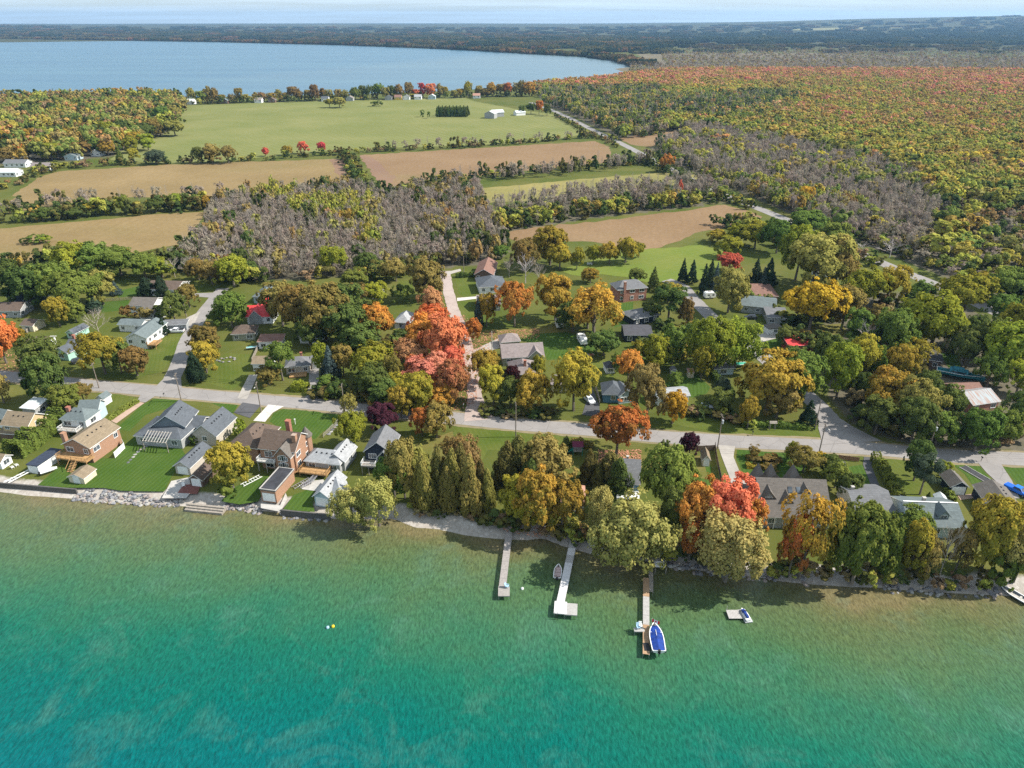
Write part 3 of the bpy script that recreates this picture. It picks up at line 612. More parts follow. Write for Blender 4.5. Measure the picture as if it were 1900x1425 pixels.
VT = '''95 750 660 80 round dark;130 762 716 62 round green;157 748 708 36 round rust;8 748 690 48 sparse olive;433 905 821 80 round gold;425 922 896 36 shrub green;448 812 776 26 shrub lime;360 826 808 18 shrub green;
657 828 760 54 round lime;715 803 752 60 round purple;784 809 756 46 round orange;811 812 746 58 round rust;655 970 902 78 willow willow;704 974 892 86 willow willow;752 925 818 66 oval olive;733 922 850 62 round green;
788 946 843 48 cone olive;816 935 828 46 cone cedar;842 890 805 62 sparse rust;842 940 832 52 cone olive;858 932 822 54 cone cedar;905 945 868 40 cone olive;832 950 866 44 cone olive;874 952 843 54 cone olive;893 938 850 42 cone cedar;864 900 808 66 sparse brown;772 900 825 50 round olive;
962 893 806 72 cone cedar;942 900 818 62 cone cedar;1012 905 812 98 round olive;1000 985 871 88 round orange;962 975 884 80 round gold;1042 988 888 78 round gold;985 920 850 60 cone dark;
1092 893 833 42 cone cedar;1130 902 838 68 cone cedar;1146 914 848 52 cone dark;1110 905 860 40 cone cedar;1143 848 751 94 round orange;1050 838 808 22 cone dark;1278 846 804 36 round purple;1237 958 827 104 round green;1166 1046 915 146 willow willow;1112 1000 905 60 willow willow;
1288 1016 890 88 round flame;1334 1014 888 104 round red;1395 992 927 48 round flame;1345 1076 958 140 willow willow;1240 1005 905 62 oval dark;1278 1040 968 46 round flame;1482 1072 918 100 sparse orange;1462 1070 965 56 round flame;1580 1082 934 104 round green;1552 1060 955 60 round lime;
1642 1068 960 48 cone green;1684 1066 962 68 oval gold;1742 1072 958 62 bare olive;1680 1005 948 68 round green;1818 1062 924 98 round gold;1880 1078 968 95 willow willow;1885 988 934 44 round gold;1845 1085 1022 60 shrub green;1770 1065 985 60 oval rust;1715 1075 1000 50 sparse olive;
1695 892 817 54 round dark;1706 918 848 58 pine bluegreen;1745 887 856 34 round lime;1466 856 818 28 oval lime;1490 875 830 58 round rust;1515 862 836 26 shrub yellow;1538 882 845 44 round dark;1548 905 858 48 round green;1572 928 880 52 round dark;1718 937 913 16 cone dark;1398 850 828 26 sparse rust;1420 862 846 50 shrub rust;
1232 838 815 20 shrub dark;12 674 583 70 round flame;36 642 610 32 round gold;86 694 627 82 round dark;196 694 614 72 round gold;226 692 632 48 round dark;256 697 643 54 round rust;186 624 566 64 bare olive;
60 572 494 80 round dark;110 565 488 86 round green;152 578 498 86 round green;192 565 505 66 round olive;112 606 550 42 round gold;142 597 558 38 round green;22 545 484 66 round dark;176 578 540 36 spruce bluegreen;216 547 520 26 spruce blue;
275 548 514 36 cone spruce;302 548 512 36 cone spruce;326 598 540 46 round dark;352 570 528 46 round rust;240 594 567 36 shrub rust;270 594 569 36 shrub brown;300 592 564 32 shrub dark;305 622 588 24 spruce spruce;
140 518 448 74 round lime;186 514 450 74 round green;226 512 458 74 round green;272 518 468 64 round green;302 514 478 48 round lime;435 532 474 64 round lime;466 515 484 40 oval dark;350 512 470 40 bare olive;325 515 470 44 bare olive;395 528 482 50 sparse olive;370 520 480 40 round rust;
432 608 543 66 round green;403 602 575 34 round dark;390 662 602 62 round rust;384 692 634 58 round gold;366 708 654 38 cone spruce;525 706 638 60 pine green;500 714 680 52 round rust;615 703 640 46 spruce blue;599 694 634 34 round lime;638 698 640 44 round rust;602 732 697 44 shrub green;628 738 702 40 shrub dark;
525 605 523 74 round olive;562 622 528 84 round rust;606 632 522 100 round rust;642 602 528 74 round dark;662 572 528 58 round rust;696 568 524 48 round lime;646 642 564 84 round dark;702 632 562 68 round orange;576 642 588 64 round dark;668 652 600 76 round dark;620 505 456 62 willow lime;656 535 500 54 round green;
684 512 468 42 round dark;735 522 478 46 round olive;705 520 485 40 sparse olive;790 556 474 72 oval olive;697 710 638 80 round lime;690 740 680 64 round dark;732 722 655 44 sparse rust;716 748 702 62 round dark;748 560 525 40 shrub green;
802 596 530 52 oval pink;806 628 568 74 round flame;822 688 590 84 round red;838 704 642 56 round red;812 716 652 62 round pink;770 712 660 50 round red;792 668 586 72 round flame;765 688 628 62 round pink;786 728 670 78 round pink;776 764 692 74 round gold;840 748 666 70 round redgreen;842 660 598 48 sparse pink;822 758 710 64 round orange;742 735 690 50 round gold;652 772 730 36 sparse olive;745 775 715 50 round gold;
878 634 590 34 round orange;903 606 544 42 round gold;888 608 548 24 spruce blue;955 606 518 64 round orange;1030 595 512 70 round gold;1102 628 527 108 sparse orange;1090 610 535 70 round rust;1062 616 558 58 round dark;1120 660 614 60 round dark;
900 712 645 54 round gold;916 750 680 54 round gold;950 712 678 28 round purple;985 764 688 68 round gold;948 756 702 52 round dark;1064 762 652 84 round gold;1165 710 646 52 round flame;1200 778 678 74 round brown;1247 786 726 52 round yellow;
1216 686 622 60 round lime;1246 676 604 60 round green;1190 672 630 40 shrub gold;1310 692 588 86 willow lime;1362 684 582 100 willow lime;1300 705 640 46 round gold;1240 596 533 72 pine dark;1272 606 552 34 round rust;1350 580 498 70 round olive;1212 540 494 32 spruce dark;1182 524 498 32 round dark;1240 560 525 50 round gold;
1266 524 478 24 spruce spruce;1283 527 480 26 spruce spruce;1304 548 488 26 spruce spruce;1325 548 486 24 spruce blue;1316 535 478 26 spruce spruce;1352 504 470 50 round red;1400 528 478 34 spruce spruce;1424 534 476 38 spruce spruce;1412 545 494 22 spruce blue;
1500 615 520 100 round yellow;1505 540 392 116 round olive;1475 520 412 70 round lime;1545 545 430 72 round olive;1490 440 388 80 round green;1540 470 412 60 round green;1592 578 496 76 round lime;1642 566 494 66 round gold;1560 612 530 72 round olive;
1722 655 540 116 round lime;1645 665 572 86 round green;1600 652 590 60 pale olive;1782 588 506 96 round lime;1852 566 500 80 round green;1862 706 598 108 round lime;1830 668 590 70 round dark;1690 690 630 70 sparse gold;1880 640 560 70 round lime;1780 690 610 60 round dark;
1420 766 662 116 round gold;1476 756 652 92 round green;1386 794 734 38 round gold;1440 776 712 70 round olive;1497 790 742 44 spruce spruce;1340 740 700 30 round bluegreen;1330 770 725 46 round dark;
1552 736 636 76 round lime;1590 706 618 64 round gold;1525 690 618 60 round dark;1642 776 690 92 round gold;1692 796 700 80 round olive;1622 806 742 64 round dark;1690 820 738 74 round dark;1748 786 712 60 round dark;1806 838 762 86 round green;1856 826 762 60 round green;1888 796 726 60 round dark;1585 640 575 50 round green;1660 720 640 60 round gold;1735 825 765 60 round green;1560 690 630 60 round dark;1610 700 640 56 round green;1600 745 690 50 round dark;1655 640 580 60 round dark;1690 610 555 60 round green;1700 570 520 50 round green;1745 620 560 56 round green;1805 640 585 50 round dark;1830 720 655 60 round green;1885 730 670 60 round lime;1850 600 545 56 round green;1760 560 515 46 round gold;1820 545 505 46 round gold;1885 560 515 50 round green;1640 735 680 50 round olive;1720 745 690 50 round dark;1570 580 525 50 round green;1620 620 565 50 round olive;1530 575 530 44 round dark;1455 640 605 40 round dark;1465 690 640 50 round dark;1380 560 530 34 round green;1280 640 600 40 round dark;1250 720 690 30 round green;1000 700 660 30 round gold;1145 690 655 30 round green;1205 590 560 40 round dark'''
for e in VT.replace('\n', '').split(';'):
    a = e.split(); tree(*map(float, a[:4]), a[4], a[5])
N_VILL = len(TREES)
# single trees and tall shrubs standing out beyond the village
for e in '''565 285 262 20 round red;597 283 263 18 round red;493 290 273 14 round red;535 288 270 24 round gold;395 303 266 34 round olive;425 303 268 28 round olive;372 303 272 24 round dark;290 305 278 40 round bluegreen;250 300 275 26 oval gold;225 305 272 22 spruce green;
630 200 180 26 round olive;612 200 182 20 round gold;700 197 186 22 shrub green;785 217 202 10 shrub green;795 220 206 8 shrub green;1015 215 192 16 round dark;1000 212 186 16 round orange;985 212 190 18 round dark;968 213 195 14 round dark;
1260 372 332 10 oval red;1255 375 350 24 round gold;1490 385 345 30 oval yellow;1540 382 355 12 oval yellow;1235 320 285 26 round orange;1340 275 255 30 round gold;1020 492 420 70 round gold;1038 500 450 50 round gold;970 505 440 56 round rust;975 525 465 60 pale olive;1000 530 480 40 bare olive;945 515 470 40 bare olive;
1095 525 498 36 round gold;1130 490 448 40 round gold;1160 488 440 46 round gold;1100 490 455 30 round lime;1185 478 450 26 round gold;1070 500 460 24 round lime;
930 480 455 34 round green;1330 450 425 40 round gold;1365 455 415 50 round lime;1400 460 412 60 round lime;1440 470 405 60 round green;1350 478 440 46 round lime;1650 478 440 70 pale olive;1600 470 445 40 pale olive;1560 455 430 40 round dark;
235 398 362 28 round green;140 405 385 40 round dark;165 400 378 30 round gold;330 390 358 30 round lime;385 388 362 24 round gold;345 388 365 24 round gold;80 410 385 40 round dark;290 395 368 30 round dark;200 398 372 30 round dark;
65 452 434 36 shrub green;90 450 436 28 shrub lime;48 452 440 20 shrub dark'''.replace('\n', '').split(';'):
    a = e.split(); tree(*map(float, a[:4]), a[4], a[5])
# pine block by the farm (a planted square of dark conifers)
for i in range(9):
    for j in range(2):
        tree(812 + i * 6.6 + j * 3, 217 - j * 3, 197 - j * 2, 9, 'cone', 'dark', f'dark conifer, {nth(i + 1)} from left in the {("front", "rear")[j]} row of the planted block', 'conifers planted beside the barn')
# trees along the near shore of the bay
for i in range(46):
    x = 345 + i * 14.2 + random.uniform(-3, 3); yb = 192 - (x - 345) * .022 + random.uniform(-1, 1)
    c = random.choice(['olive', 'green', 'dark', 'olive', 'rust', 'gold', 'brown']); hgt = random.uniform(14, 32)
    if 770 < x < 800: c = 'red'
    if 880 < x < 1000: c = random.choice(['orange', 'rust', 'gold', 'olive'])
    tree(x, yb, yb - hgt, random.uniform(14, 26), random.choice(['round', 'oval', 'round', 'sparse']), c, f'{COLWORD[c]} tree, {nth(i + 1)} from left in the row along the near bay shore', 'trees along the near shore of the bay')
# front of the wood at the far left
for i in range(34):
    t = i / 33; x = -5 + 335 * t + random.uniform(-6, 6); yb = 300 - 30 * t ** 1.5 - (22 if i % 2 else 0) - (20 if t > .9 else 0) + random.uniform(-3, 3)
    c = random.choice(['olive', 'green', 'lime', 'rust', 'gold', 'dark', 'orange', 'brown']); h = random.uniform(26, 40)
    tree(x, yb, yb - h, random.uniform(24, 38), 'round', c, f'{COLWORD[c]} tree, {nth(i + 1)} from left along the front of the far-left wood', 'trees at the front of the wood at far left')

# ------------------------------------------------------------ masses of trees (uncountable)
PROTO = {}
def proto(key, me):
    o = bpy.data.objects.new('source_' + key, me); PROTO[key] = o; return o
def small_crown(key, col, seed, shape='round', nc=22, nl=520, size=.21):
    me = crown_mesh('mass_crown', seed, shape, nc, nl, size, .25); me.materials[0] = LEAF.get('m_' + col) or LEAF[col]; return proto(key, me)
for i, c in enumerate(['green', 'dark', 'lime', 'gold', 'orange', 'red', 'rust', 'olive', 'pink', 'brown', 'yellow']):
    for j in range(2): small_crown(f'{c}{j}', c, 200 + i * 3 + j)
for i, c in enumerate(['spruce', 'bluegreen']): small_crown(f'{c}0', c, 260 + i, 'cone', 30, 500, .2)
for i, c in enumerate(['cedar', 'dark', 'lime', 'meadow', 'brown']): small_crown(f'bush_{c}', c, 270 + i, 'shrub', 14, 260, .3)
for j in range(2): small_crown(f'fuzz{j}', 'fuzz', 330 + j, 'oval', 40, 900, .085)
for j in range(3): proto(f'bare{j}', bare_mesh('mass_branches', 300 + j, TWIG, 17, 7, 5, True, .016))
for j in range(2): proto(f'pale{j}', bare_mesh('mass_branches', 310 + j, TWIG2, 16, 7, 5, True, .016))
def patch(key, cols, seed, n=70, ext=36.0):
    """a stretch of far canopy: many small crowns in metres"""
    r = np.random.default_rng(seed); V = []; T = []
    for i in range(n):
        c = np.array([r.uniform(-ext, ext), r.uniform(-ext, ext), 0]); rr = r.uniform(3.2, 6.5); hh = r.uniform(8, 15); tn = r.uniform(0, 1)
        k = 34; d = unit(r.normal(size=(k, 3)) + np.array([0, 0, .5])); p = c + np.array([0, 0, hh * .6]) + d * np.array([rr, rr, hh * .42]) * r.uniform(.75, 1.05, (k, 1))
        V.append(leaf_quads(r, p, unit(d + r.normal(size=(k, 3)) * .35), rr * .75)); T.append(np.repeat(np.clip(tn + r.uniform(-.2, .2, k), 0, 1), 4))
    return proto(key, fast_mesh('far_canopy', np.concatenate(V), 4, [LEAF[cols]], {'tone': np.concatenate(T)}))
for i, (c, q) in enumerate([('dark','f_dark'), ('rust','f_rust'), ('bluegreen','f_blue'), ('orange','f_orange'), ('olive','f_olive')]): patch(f'patch_{c}', q, 400 + i)
def mass(name, label, pts, cat=None):
    """pts: list of (x,y,z,key,sx,sz,rot)"""
    keys = sorted({p[3] for p in pts}); n = len(pts); me = bpy.data.meshes.new(name); me.vertices.add(n)
    me.vertices.foreach_set('co', np.array([p[:3] for p in pts], np.float32).ravel())
    a = me.attributes.new('pick', 'INT', 'POINT'); a.data.foreach_set('value', np.array([keys.index(p[3]) for p in pts], np.int32))
    a = me.attributes.new('size', 'FLOAT_VECTOR', 'POINT'); a.data.foreach_set('vector', np.array([(p[4], p[4], p[5]) for p in pts], np.float32).ravel())
    a = me.attributes.new('turn', 'FLOAT_VECTOR', 'POINT'); a.data.foreach_set('vector', np.array([(0, 0, p[6]) for p in pts], np.float32).ravel())
    ng = bpy.data.node_groups.new(name, 'GeometryNodeTree'); ng.interface.new_socket('Geometry', in_out='INPUT', socket_type='NodeSocketGeometry'); ng.interface.new_socket('Geometry', in_out='OUTPUT', socket_type='NodeSocketGeometry')
    N, L = ng.nodes, ng.links; gi = N.new('NodeGroupInput'); go = N.new('NodeGroupOutput'); jn = N.new('GeometryNodeJoinGeometry')
    def na(nm, t): x = N.new('GeometryNodeInputNamedAttribute'); x.data_type = t; x.inputs['Name'].default_value = nm; return x.outputs['Attribute']
    pk, sz, tn = na('pick', 'INT'), na('size', 'FLOAT_VECTOR'), na('turn', 'FLOAT_VECTOR')
    for i, k in enumerate(keys):
        oi = N.new('GeometryNodeObjectInfo'); oi.inputs['Object'].default_value = PROTO[k]; oi.inputs['As Instance'].default_value = False
        cp = N.new('FunctionNodeCompare'); cp.data_type = 'INT'; cp.operation = 'EQUAL'; L.new(pk, cp.inputs[2]); cp.inputs[3].default_value = i
        ip = N.new('GeometryNodeInstanceOnPoints'); L.new(gi.outputs[0], ip.inputs['Points']); L.new(cp.outputs[0], ip.inputs['Selection'])
        L.new(oi.outputs['Geometry'], ip.inputs['Instance']); L.new(tn, ip.inputs['Rotation']); L.new(sz, ip.inputs['Scale']); L.new(ip.outputs[0], jn.inputs[0])
    L.new(jn.outputs[0], go.inputs[0])
    o = mk(name, me); md = o.modifiers.new('scatter', 'NODES'); md.node_group = ng
    return tag(o, label, cat, None, 'stuff')
def scatter(poly, step, fn, jit=.45):
    P = np.array([(p[0], p[1]) for p in poly]); x0, y0 = P.min(0); x1, y1 = P.max(0); X, Y = np.meshgrid(np.arange(x0, x1, step), np.arange(y0, y1, step))
    X = X.ravel() + rng.uniform(-jit, jit, X.size) * step; Y = Y.ravel() + rng.uniform(-jit, jit, Y.size) * step
    ok = inpoly(X, Y, poly); out = []
    for x, y in zip(X[ok], Y[ok]):
        px, py = PX(x, y, GZ)
        if px < -260 or px > 2160: continue
        r = fn(x, y, px, py)
        if r: out.append((x, y, float(ground_z(np.array(x), np.array(y))) - .05, r[0], r[1], r[2] / 2, random.uniform(0, 6.28)))
    return out
def pick(d): return random.choices(list(d), list(d.values()))[0]
def crownkey(c): return c + str(random.randint(0, 1))
def fn_copse(x, y, px, py):
    if py > 285 and random.random() < .5: return None
    return crownkey(pick(dict(olive=5, green=5, lime=1.6, rust=2.6, gold=1.6, dark=2.4, orange=.7, brown=1.2))), random.uniform(5, 8), random.uniform(12, 19)
mass('copse_woodland', 'mixed green and orange wood crowding the far left shore', scatter(W_COPSE, 10.5, fn_copse), 'woodland')
def fn_grey(x, y, px, py):
    v = vnoise(np.array(x), np.array(y), 22, 3)
    if py < 372 and random.random() < .5: return pick({'bush_dark': 2, 'bush_cedar': 3, 'bush_brown': 1}), random.uniform(2, 4), random.uniform(3, 6)
    if v > .25 and random.random() < .5 and 470 < px < 700: return crownkey(pick(dict(lime=4, olive=3, gold=1))), random.uniform(1.8, 3), random.uniform(8, 12)
    q = random.random()
    if q < .22: return pick({'bush_meadow': 2, 'bush_cedar': 2, 'bush_dark': 2, 'bush_brown': 2, 'bush_lime': 1}), random.uniform(2, 3.5), random.uniform(3, 6)
    if q < .28: return crownkey(pick(dict(rust=2, olive=2, dark=2))), random.uniform(2.5, 4), random.uniform(9, 13)
    k = pick({'bare0': 2, 'bare1': 2, 'bare2': 2, 'pale0': .4, 'fuzz0': 4, 'fuzz1': 4}); return k, random.uniform(1.6, 2.8) if k[0] == 'f' else random.uniform(2.4, 3.8), random.uniform(6.5, 11)
mass('bare_woodland', 'leafless grey aspen wood behind the village houses', scatter(W_GREY, 3.5, fn_grey), 'woodland')
def fn_mid(x, y, px, py):
    if py > 372 + (1350 - px) * .085 - 4 and random.random() < .75: return pick({'bush_lime': 3, 'bush_dark': 3, 'lime0': 1, 'gold1': 1, 'bush_cedar': 1}), random.uniform(2.5, 4.2), random.uniform(5, 9)
    if random.random() < .3: return pick({'bush_cedar': 2, 'bush_dark': 2}), random.uniform(2, 4), random.uniform(3, 6)
    return pick({'bare0': 2, 'bare1': 2, 'fuzz0': 3, 'fuzz1': 3}), random.uniform(2, 3.4), random.uniform(8, 12)
mass('belt_woodland', 'belt of bare trees and green scrub above the brown field', scatter(W_MID, 5, fn_mid), 'woodland')
GREY2 = pxpoly([(1180,250),(1300,240),(1420,262),(1600,300),(1690,332),(1740,395),(1720,450),(1690,486),(1600,462),(1450,395),(1300,330)])
def fn_right(x, y, px, py):
    if inpoly(np.array(x), np.array(y), GREY2) and random.random() < .93 + .2 * vnoise(np.array(x), np.array(y), 30, 4): return None
    d = math.hypot(x, y); v = vnoise(np.array(x), np.array(y), 60, 5); v2 = vnoise(np.array(x), np.array(y), 130, 9)
    if d > 1000 and random.random() < .2: return None
    if py > 385 and random.random() < .78: return pick({'bush_dark': 3, 'bush_cedar': 2, 'bush_lime': 3, 'bush_meadow': 3, 'bush_brown': 1.2, 'fuzz0': 2.4, 'fuzz1': 2.4, 'lime0': .8, 'green0': .8, 'olive1': .8}), random.uniform(2.4, 4.4), random.uniform(4, 8)
    if px < 1230 and py > 168 or (py > 184 + 10 * v and py < 215 + (px - 1050) * .09 + 14 * v and px + 150 * v2 + 90 * v + random.uniform(-90, 90) < 1500):
        if random.random() < .45: return pick({'bare0': 3, 'bare1': 3, 'bare2': 2}), random.uniform(3, 4.5), random.uniform(9, 14)
        return crownkey(pick(dict(dark=4, green=4, olive=2, lime=2, rust=1, orange=.6))), random.uniform(3.5, 5.5), random.uniform(9, 14)
    v3 = vnoise(np.array(x), np.array(y), 34, 11); q = (238 - py) / 66 + .75 * v2 - max(0, (1420 - px) / 260) * (py > 172) + .35 * v3 + random.uniform(-.35, .35)
    if q > 1.12: w = dict(red=1.5, pink=3, orange=3.2, rust=2, gold=1.6, olive=.6)
    elif q > .35: w = dict(orange=2.0, gold=3, rust=2.4, olive=2.4, lime=2, pink=.6)
    elif q > -1.2: w = dict(lime=4, gold=3, olive=3, green=1.6, orange=.7, yellow=.3)
    elif v3 > .3: w = dict(orange=2, rust=2, gold=3, olive=2, brown=1)
    else: w = dict(lime=4.5, green=2.6, olive=3, gold=2, dark=.7, yellow=.3)
    return crownkey(pick(w)), random.choice([random.uniform(3.8, 6), random.uniform(5, 8)]), random.uniform(9, 14)
mass('autumn_forest', 'broad autumn forest of green, yellow and red crowns', scatter(W_RIGHT, 6.6, fn_right), 'forest')
def fn_grey2(x, y, px, py):
    if not inpoly(np.array(x), np.array(y), W_RIGHT): return None
    v = vnoise(np.array(x), np.array(y), 45, 5); near = py > 430
    if v > .5 and random.random() < .4: return crownkey(pick(dict(lime=4, gold=2, green=3, olive=2, rust=1))), random.uniform(2.6, 4.4), random.uniform(8, 12)
    if random.random() < (.58 if near else .36): return pick({'bush_dark': 3, 'bush_cedar': 2, 'bush_lime': 3, 'bush_brown': 2, 'bush_meadow': 2}), random.uniform(1.8, 3.6), random.uniform(3.5, 7)
    k = pick({'bare0': 2, 'bare1': 2, 'bare2': 2, 'fuzz0': 4.5, 'fuzz1': 4.5}); return k, random.uniform(1.8, 3.2) if k[0] == 'f' else random.uniform(2.6, 4.0), random.uniform(7.5, 12)
mass('bare_woodland', 'grey leafless wood between the country road and the autumn forest', scatter(GREY2, 4.0, fn_grey2), 'woodland')
def fn_vill(x, y, px, py): return pick({'bush_dark': 3, 'bush_cedar': 2, 'bush_lime': 1, 'bush_brown': 1.5, 'dark0': .8, 'green1': .6}), random.uniform(2, 3.6), random.uniform(3, 6.5)
mass('undergrowth', 'dark tangled undergrowth below the trees right of the side road', scatter(pxpoly([(1560,690),(1590,600),(1640,560),(1700,570),(1720,640),(1700,700),(1740,760),(1790,790),(1900,800),(1900,826),(1700,822),(1610,800),(1575,765)]), 5.5, fn_vill), 'undergrowth')
def line_pts(px, step, jit, keys, r, h):
    P = smooth_line([G(*p) for p in px], 10); out = []; acc = 0
    for a, b in zip(P[:-1], P[1:]):
        L_ = (b - a).length; k = max(1, int(L_ / step))
        for i in range(k):
            q = a.lerp(b, i / k) + Vector((random.uniform(-jit, jit), random.uniform(-jit, jit), 0))
            out.append((q.x, q.y, GZ - .05, pick(keys), random.uniform(*r), random.uniform(*h) / 2, random.uniform(0, 6.28)))
    return out
SHR = {'bush_dark': 3, 'bush_cedar': 3, 'bush_lime': 2, 'bush_brown': 1.5, 'green0': .6, 'rust1': .5}; BUSHY = {'bush_dark': 3, 'bush_cedar': 3, 'green1': 1.5, 'dark0': 1.5, 'bush_lime': 1, 'gold0': .7}
BAREY = {'bare0': 2, 'bare1': 2, 'bare2': 2, 'fuzz0': 2.5, 'fuzz1': 2.5, 'bush_cedar': 2, 'bush_dark': 1.5}
for lab, segs in [
    ('bushy scrub between the cottages on the near shore of the bay', [([(330,194),(450,191),(600,187),(760,183),(900,180),(1000,178)], 4.5, 7, BUSHY, (3, 5), (5, 10))]),
    ('scrubby hedgerow along the lower edge of the hay field', [([(60,318),(130,312),(240,306),(340,302),(440,300),(560,292),(640,286)], 3, 4, SHR, (2, 3.6), (3, 6.5)), ([(670,283),(760,279),(880,273),(1000,264),(1090,256),(1140,262)], 3, 4, SHR, (2, 3.4), (3, 6)), ([(700,280),(880,272),(1090,255)], 7, 5, BAREY, (2.5, 4), (7, 11))]),
    ('hedgerow of shrubs dividing the two brown fields', [([(640,286),(648,300),(658,322),(676,352)], 2.2, 4.5, BUSHY, (2.4, 4), (4, 8))]),
    ('hedgerow between the brown field and the rough meadow', [([(600,352),(720,356),(800,336),(900,328),(1000,320),(1130,308),(1240,300)], 2.6, 6, BUSHY, (2, 3.6), (3, 6.5)), ([(820,338),(1000,326),(1200,306),(1290,318)], 2.6, 9, BAREY, (2.5, 4), (8, 13))]),
    ('bushy tree belt between the two stubble fields at left', [([(-60,418),(60,408),(160,402),(260,396),(340,390),(395,386)], 2.2, 6, BUSHY, (3, 4.6), (6, 10)), ([(0,396),(120,384),(260,376),(400,366)], 4, 7, BAREY, (2.6, 4), (7, 11)), ([(-40,345),(10,350),(70,325),(110,312)], 3, 6, SHR, (2, 3.6), (3, 6))]),
    ('roadside scrub along the country road', [([(1030,216),(1090,247),(1150,276)], 4, 2.5, SHR, (1.6, 2.8), (2.5, 5)), ([(1195,300),(1290,348),(1350,374),(1395,388)], 2.5, 3, BUSHY, (2, 3.4), (3, 7)), ([(1480,430),(1560,466),(1620,492)], 3, 4, SHR, (2, 3.4), (3, 6)), ([(1345,420),(1400,425),(1440,445),(1500,470)], 2.2, 6, BUSHY, (2.6, 4), (5, 9))]),
    ('scrub behind the cottages at the head of the left road', [([(-60,500),(60,490),(200,488),(330,500),(420,512),(480,522)], 2.2, 6, BUSHY, (2.6, 4), (5, 9)), ([(330,500),(360,470),(390,440)], 2, 8, BAREY, (2.6, 4), (8, 12)), ([(680,520),(760,505),(815,495)], 2.2, 5, BUSHY, (2.4, 3.6), (5, 9))]),
    ('lakeside brush under the shoreline trees', [([(905,965),(960,975),(1050,990),(1100,1005),(1180,1022),(1260,1030),(1340,1045)], 2.6, 2.2, SHR, (1.2, 2.4), (1.4, 3.4)), ([(1430,1055),(1520,1068),(1620,1072),(1720,1078),(1860,1088)], 2.6, 2, SHR, (1.2, 2.2), (1.4, 3.2)), ([(760,945),(830,950),(900,958)], 3, 2, SHR, (.8, 1.6), (.8, 1.8))]),
    ('garden shrubbery along the plots north of the road', [([(590,735),(650,742),(700,748),(760,758)], 2.2, 2.5, BUSHY, (1.4, 2.6), (2, 4.5)), ([(900,765),(960,772),(1020,775)], 2.4, 1.8, SHR, (1.2, 2.2), (1.5, 3)), ([(1190,640),(1260,660),(1330,640),(1290,620),(1230,615)], 2.6, 4, BUSHY, (1.8, 3), (2.5, 5)), ([(1480,640),(1520,650),(1560,690)], 2, 4, BUSHY, (2, 3.4), (4, 7)), ([(1290,770),(1340,775),(1380,790)], 2.2, 3, SHR, (1.4, 2.6), (2, 4)), ([(640,650),(700,655),(740,640),(760,625)], 2.4, 3, BUSHY, (1.8, 3), (3, 5)), ([(1405,560),(1450,600),(1480,600),(1540,590)], 2.4, 3, BUSHY, (1.8, 3), (3, 5))])]:
    mass('hedgerow' if 'hedgerow' in lab else 'scrub', lab, sum((line_pts(*s) for s in segs), []), 'hedgerow' if 'hedgerow' in lab else 'scrub')
def far_band():
    out = []
    def ring(y0, y1, x0, x1, n, keys, sc=(.8, 1.3)):
        for i in range(n):
            # uniform over ground between the two image rows
            px = random.uniform(x0, x1); d0, d1 = G(950, y0).y, G(950, y1).y; y = math.sqrt(random.uniform(d1 * d1, d0 * d0)); x = (px - CX) / FPX * (y * CP + (CAMZ - GZ) * SP)
            s = random.uniform(*sc); out.append((x, y, float(ground_z(np.array(x), np.array(y))) - .3, pick(keys), s, s * random.uniform(.8, 1.2), random.uniform(0, 6.28)))
    K = {'patch_dark': 4, 'patch_rust': 3, 'patch_bluegreen': 2, 'patch_olive': 2, 'patch_orange': .6}
    for y0, y1, x0, x1, n in [(62, 71, -150, 300, 260), (64, 74, 250, 620, 240), (66, 80, 560, 820, 260), (66, 86, 780, 960, 240), (68, 92, 930, 1100, 260), (70, 97, 1080, 1240, 260), (58, 66, -150, 2050, 700)]: ring(y0, y1, x0, x1, n, K)
    ring(66, 84, 1150, 2050, 620, {'patch_dark': 4, 'patch_bluegreen': 4, 'patch_olive': 1}); ring(84, 100, 1180, 2050, 160, {'patch_olive': 3, 'patch_rust': 2, 'patch_dark': 1}, (.5, .9))
    # belt of trees right at the far shoreline
    sh = [(-200,72.2),(0,73),(200,75),(400,78),(640,84),(800,90),(900,95),(1000,101),(1100,106),(1150,113),(1180,119),(1206,126)]
    for (xa, ya), (xb, yb) in zip(sh[:-1], sh[1:]):
        A, B = G(xa, ya), G(xb, yb); k = int((B - A).length / 38) + 1
        for i in range(k):
            q = A.lerp(B, (i + .5) / k); out.append((q.x + random.uniform(-8, 8), q.y + 34, GZ - .3, pick(dict(patch_dark=2, patch_rust=3, patch_orange=1.5, patch_olive=2)), random.uniform(.7, 1), random.uniform(.8, 1.3), random.uniform(0, 6.28)))
    return out
mass('far_woodland', 'hazy blue-green woods beyond the bay under the horizon', far_band(), 'woodland')
def marsh_pts():
    out = []
    for i in range(9000):
        px = random.uniform(1170, 2080); py = 91 + 45 * random.random() ** .8; p = G(px, py)
        if px < 1230 and py < 120: continue
        k = pick({'bare0': 4, 'bare1': 4, 'pale0': 2, 'olive0': 1.5, 'rust0': 2, 'brown0': 2.5, 'gold0': .5}); b = k[:2] in ('ba', 'pa')
        out.append((p.x, p.y, GZ - .05, k, random.uniform(4, 7), random.uniform(7, 12) / 2 if b else random.uniform(5, 9) / 2, random.uniform(0, 6.28)))
    return out
mass('marsh_woodland', 'thin brownish swamp trees across the far marsh', marsh_pts(), 'woodland')

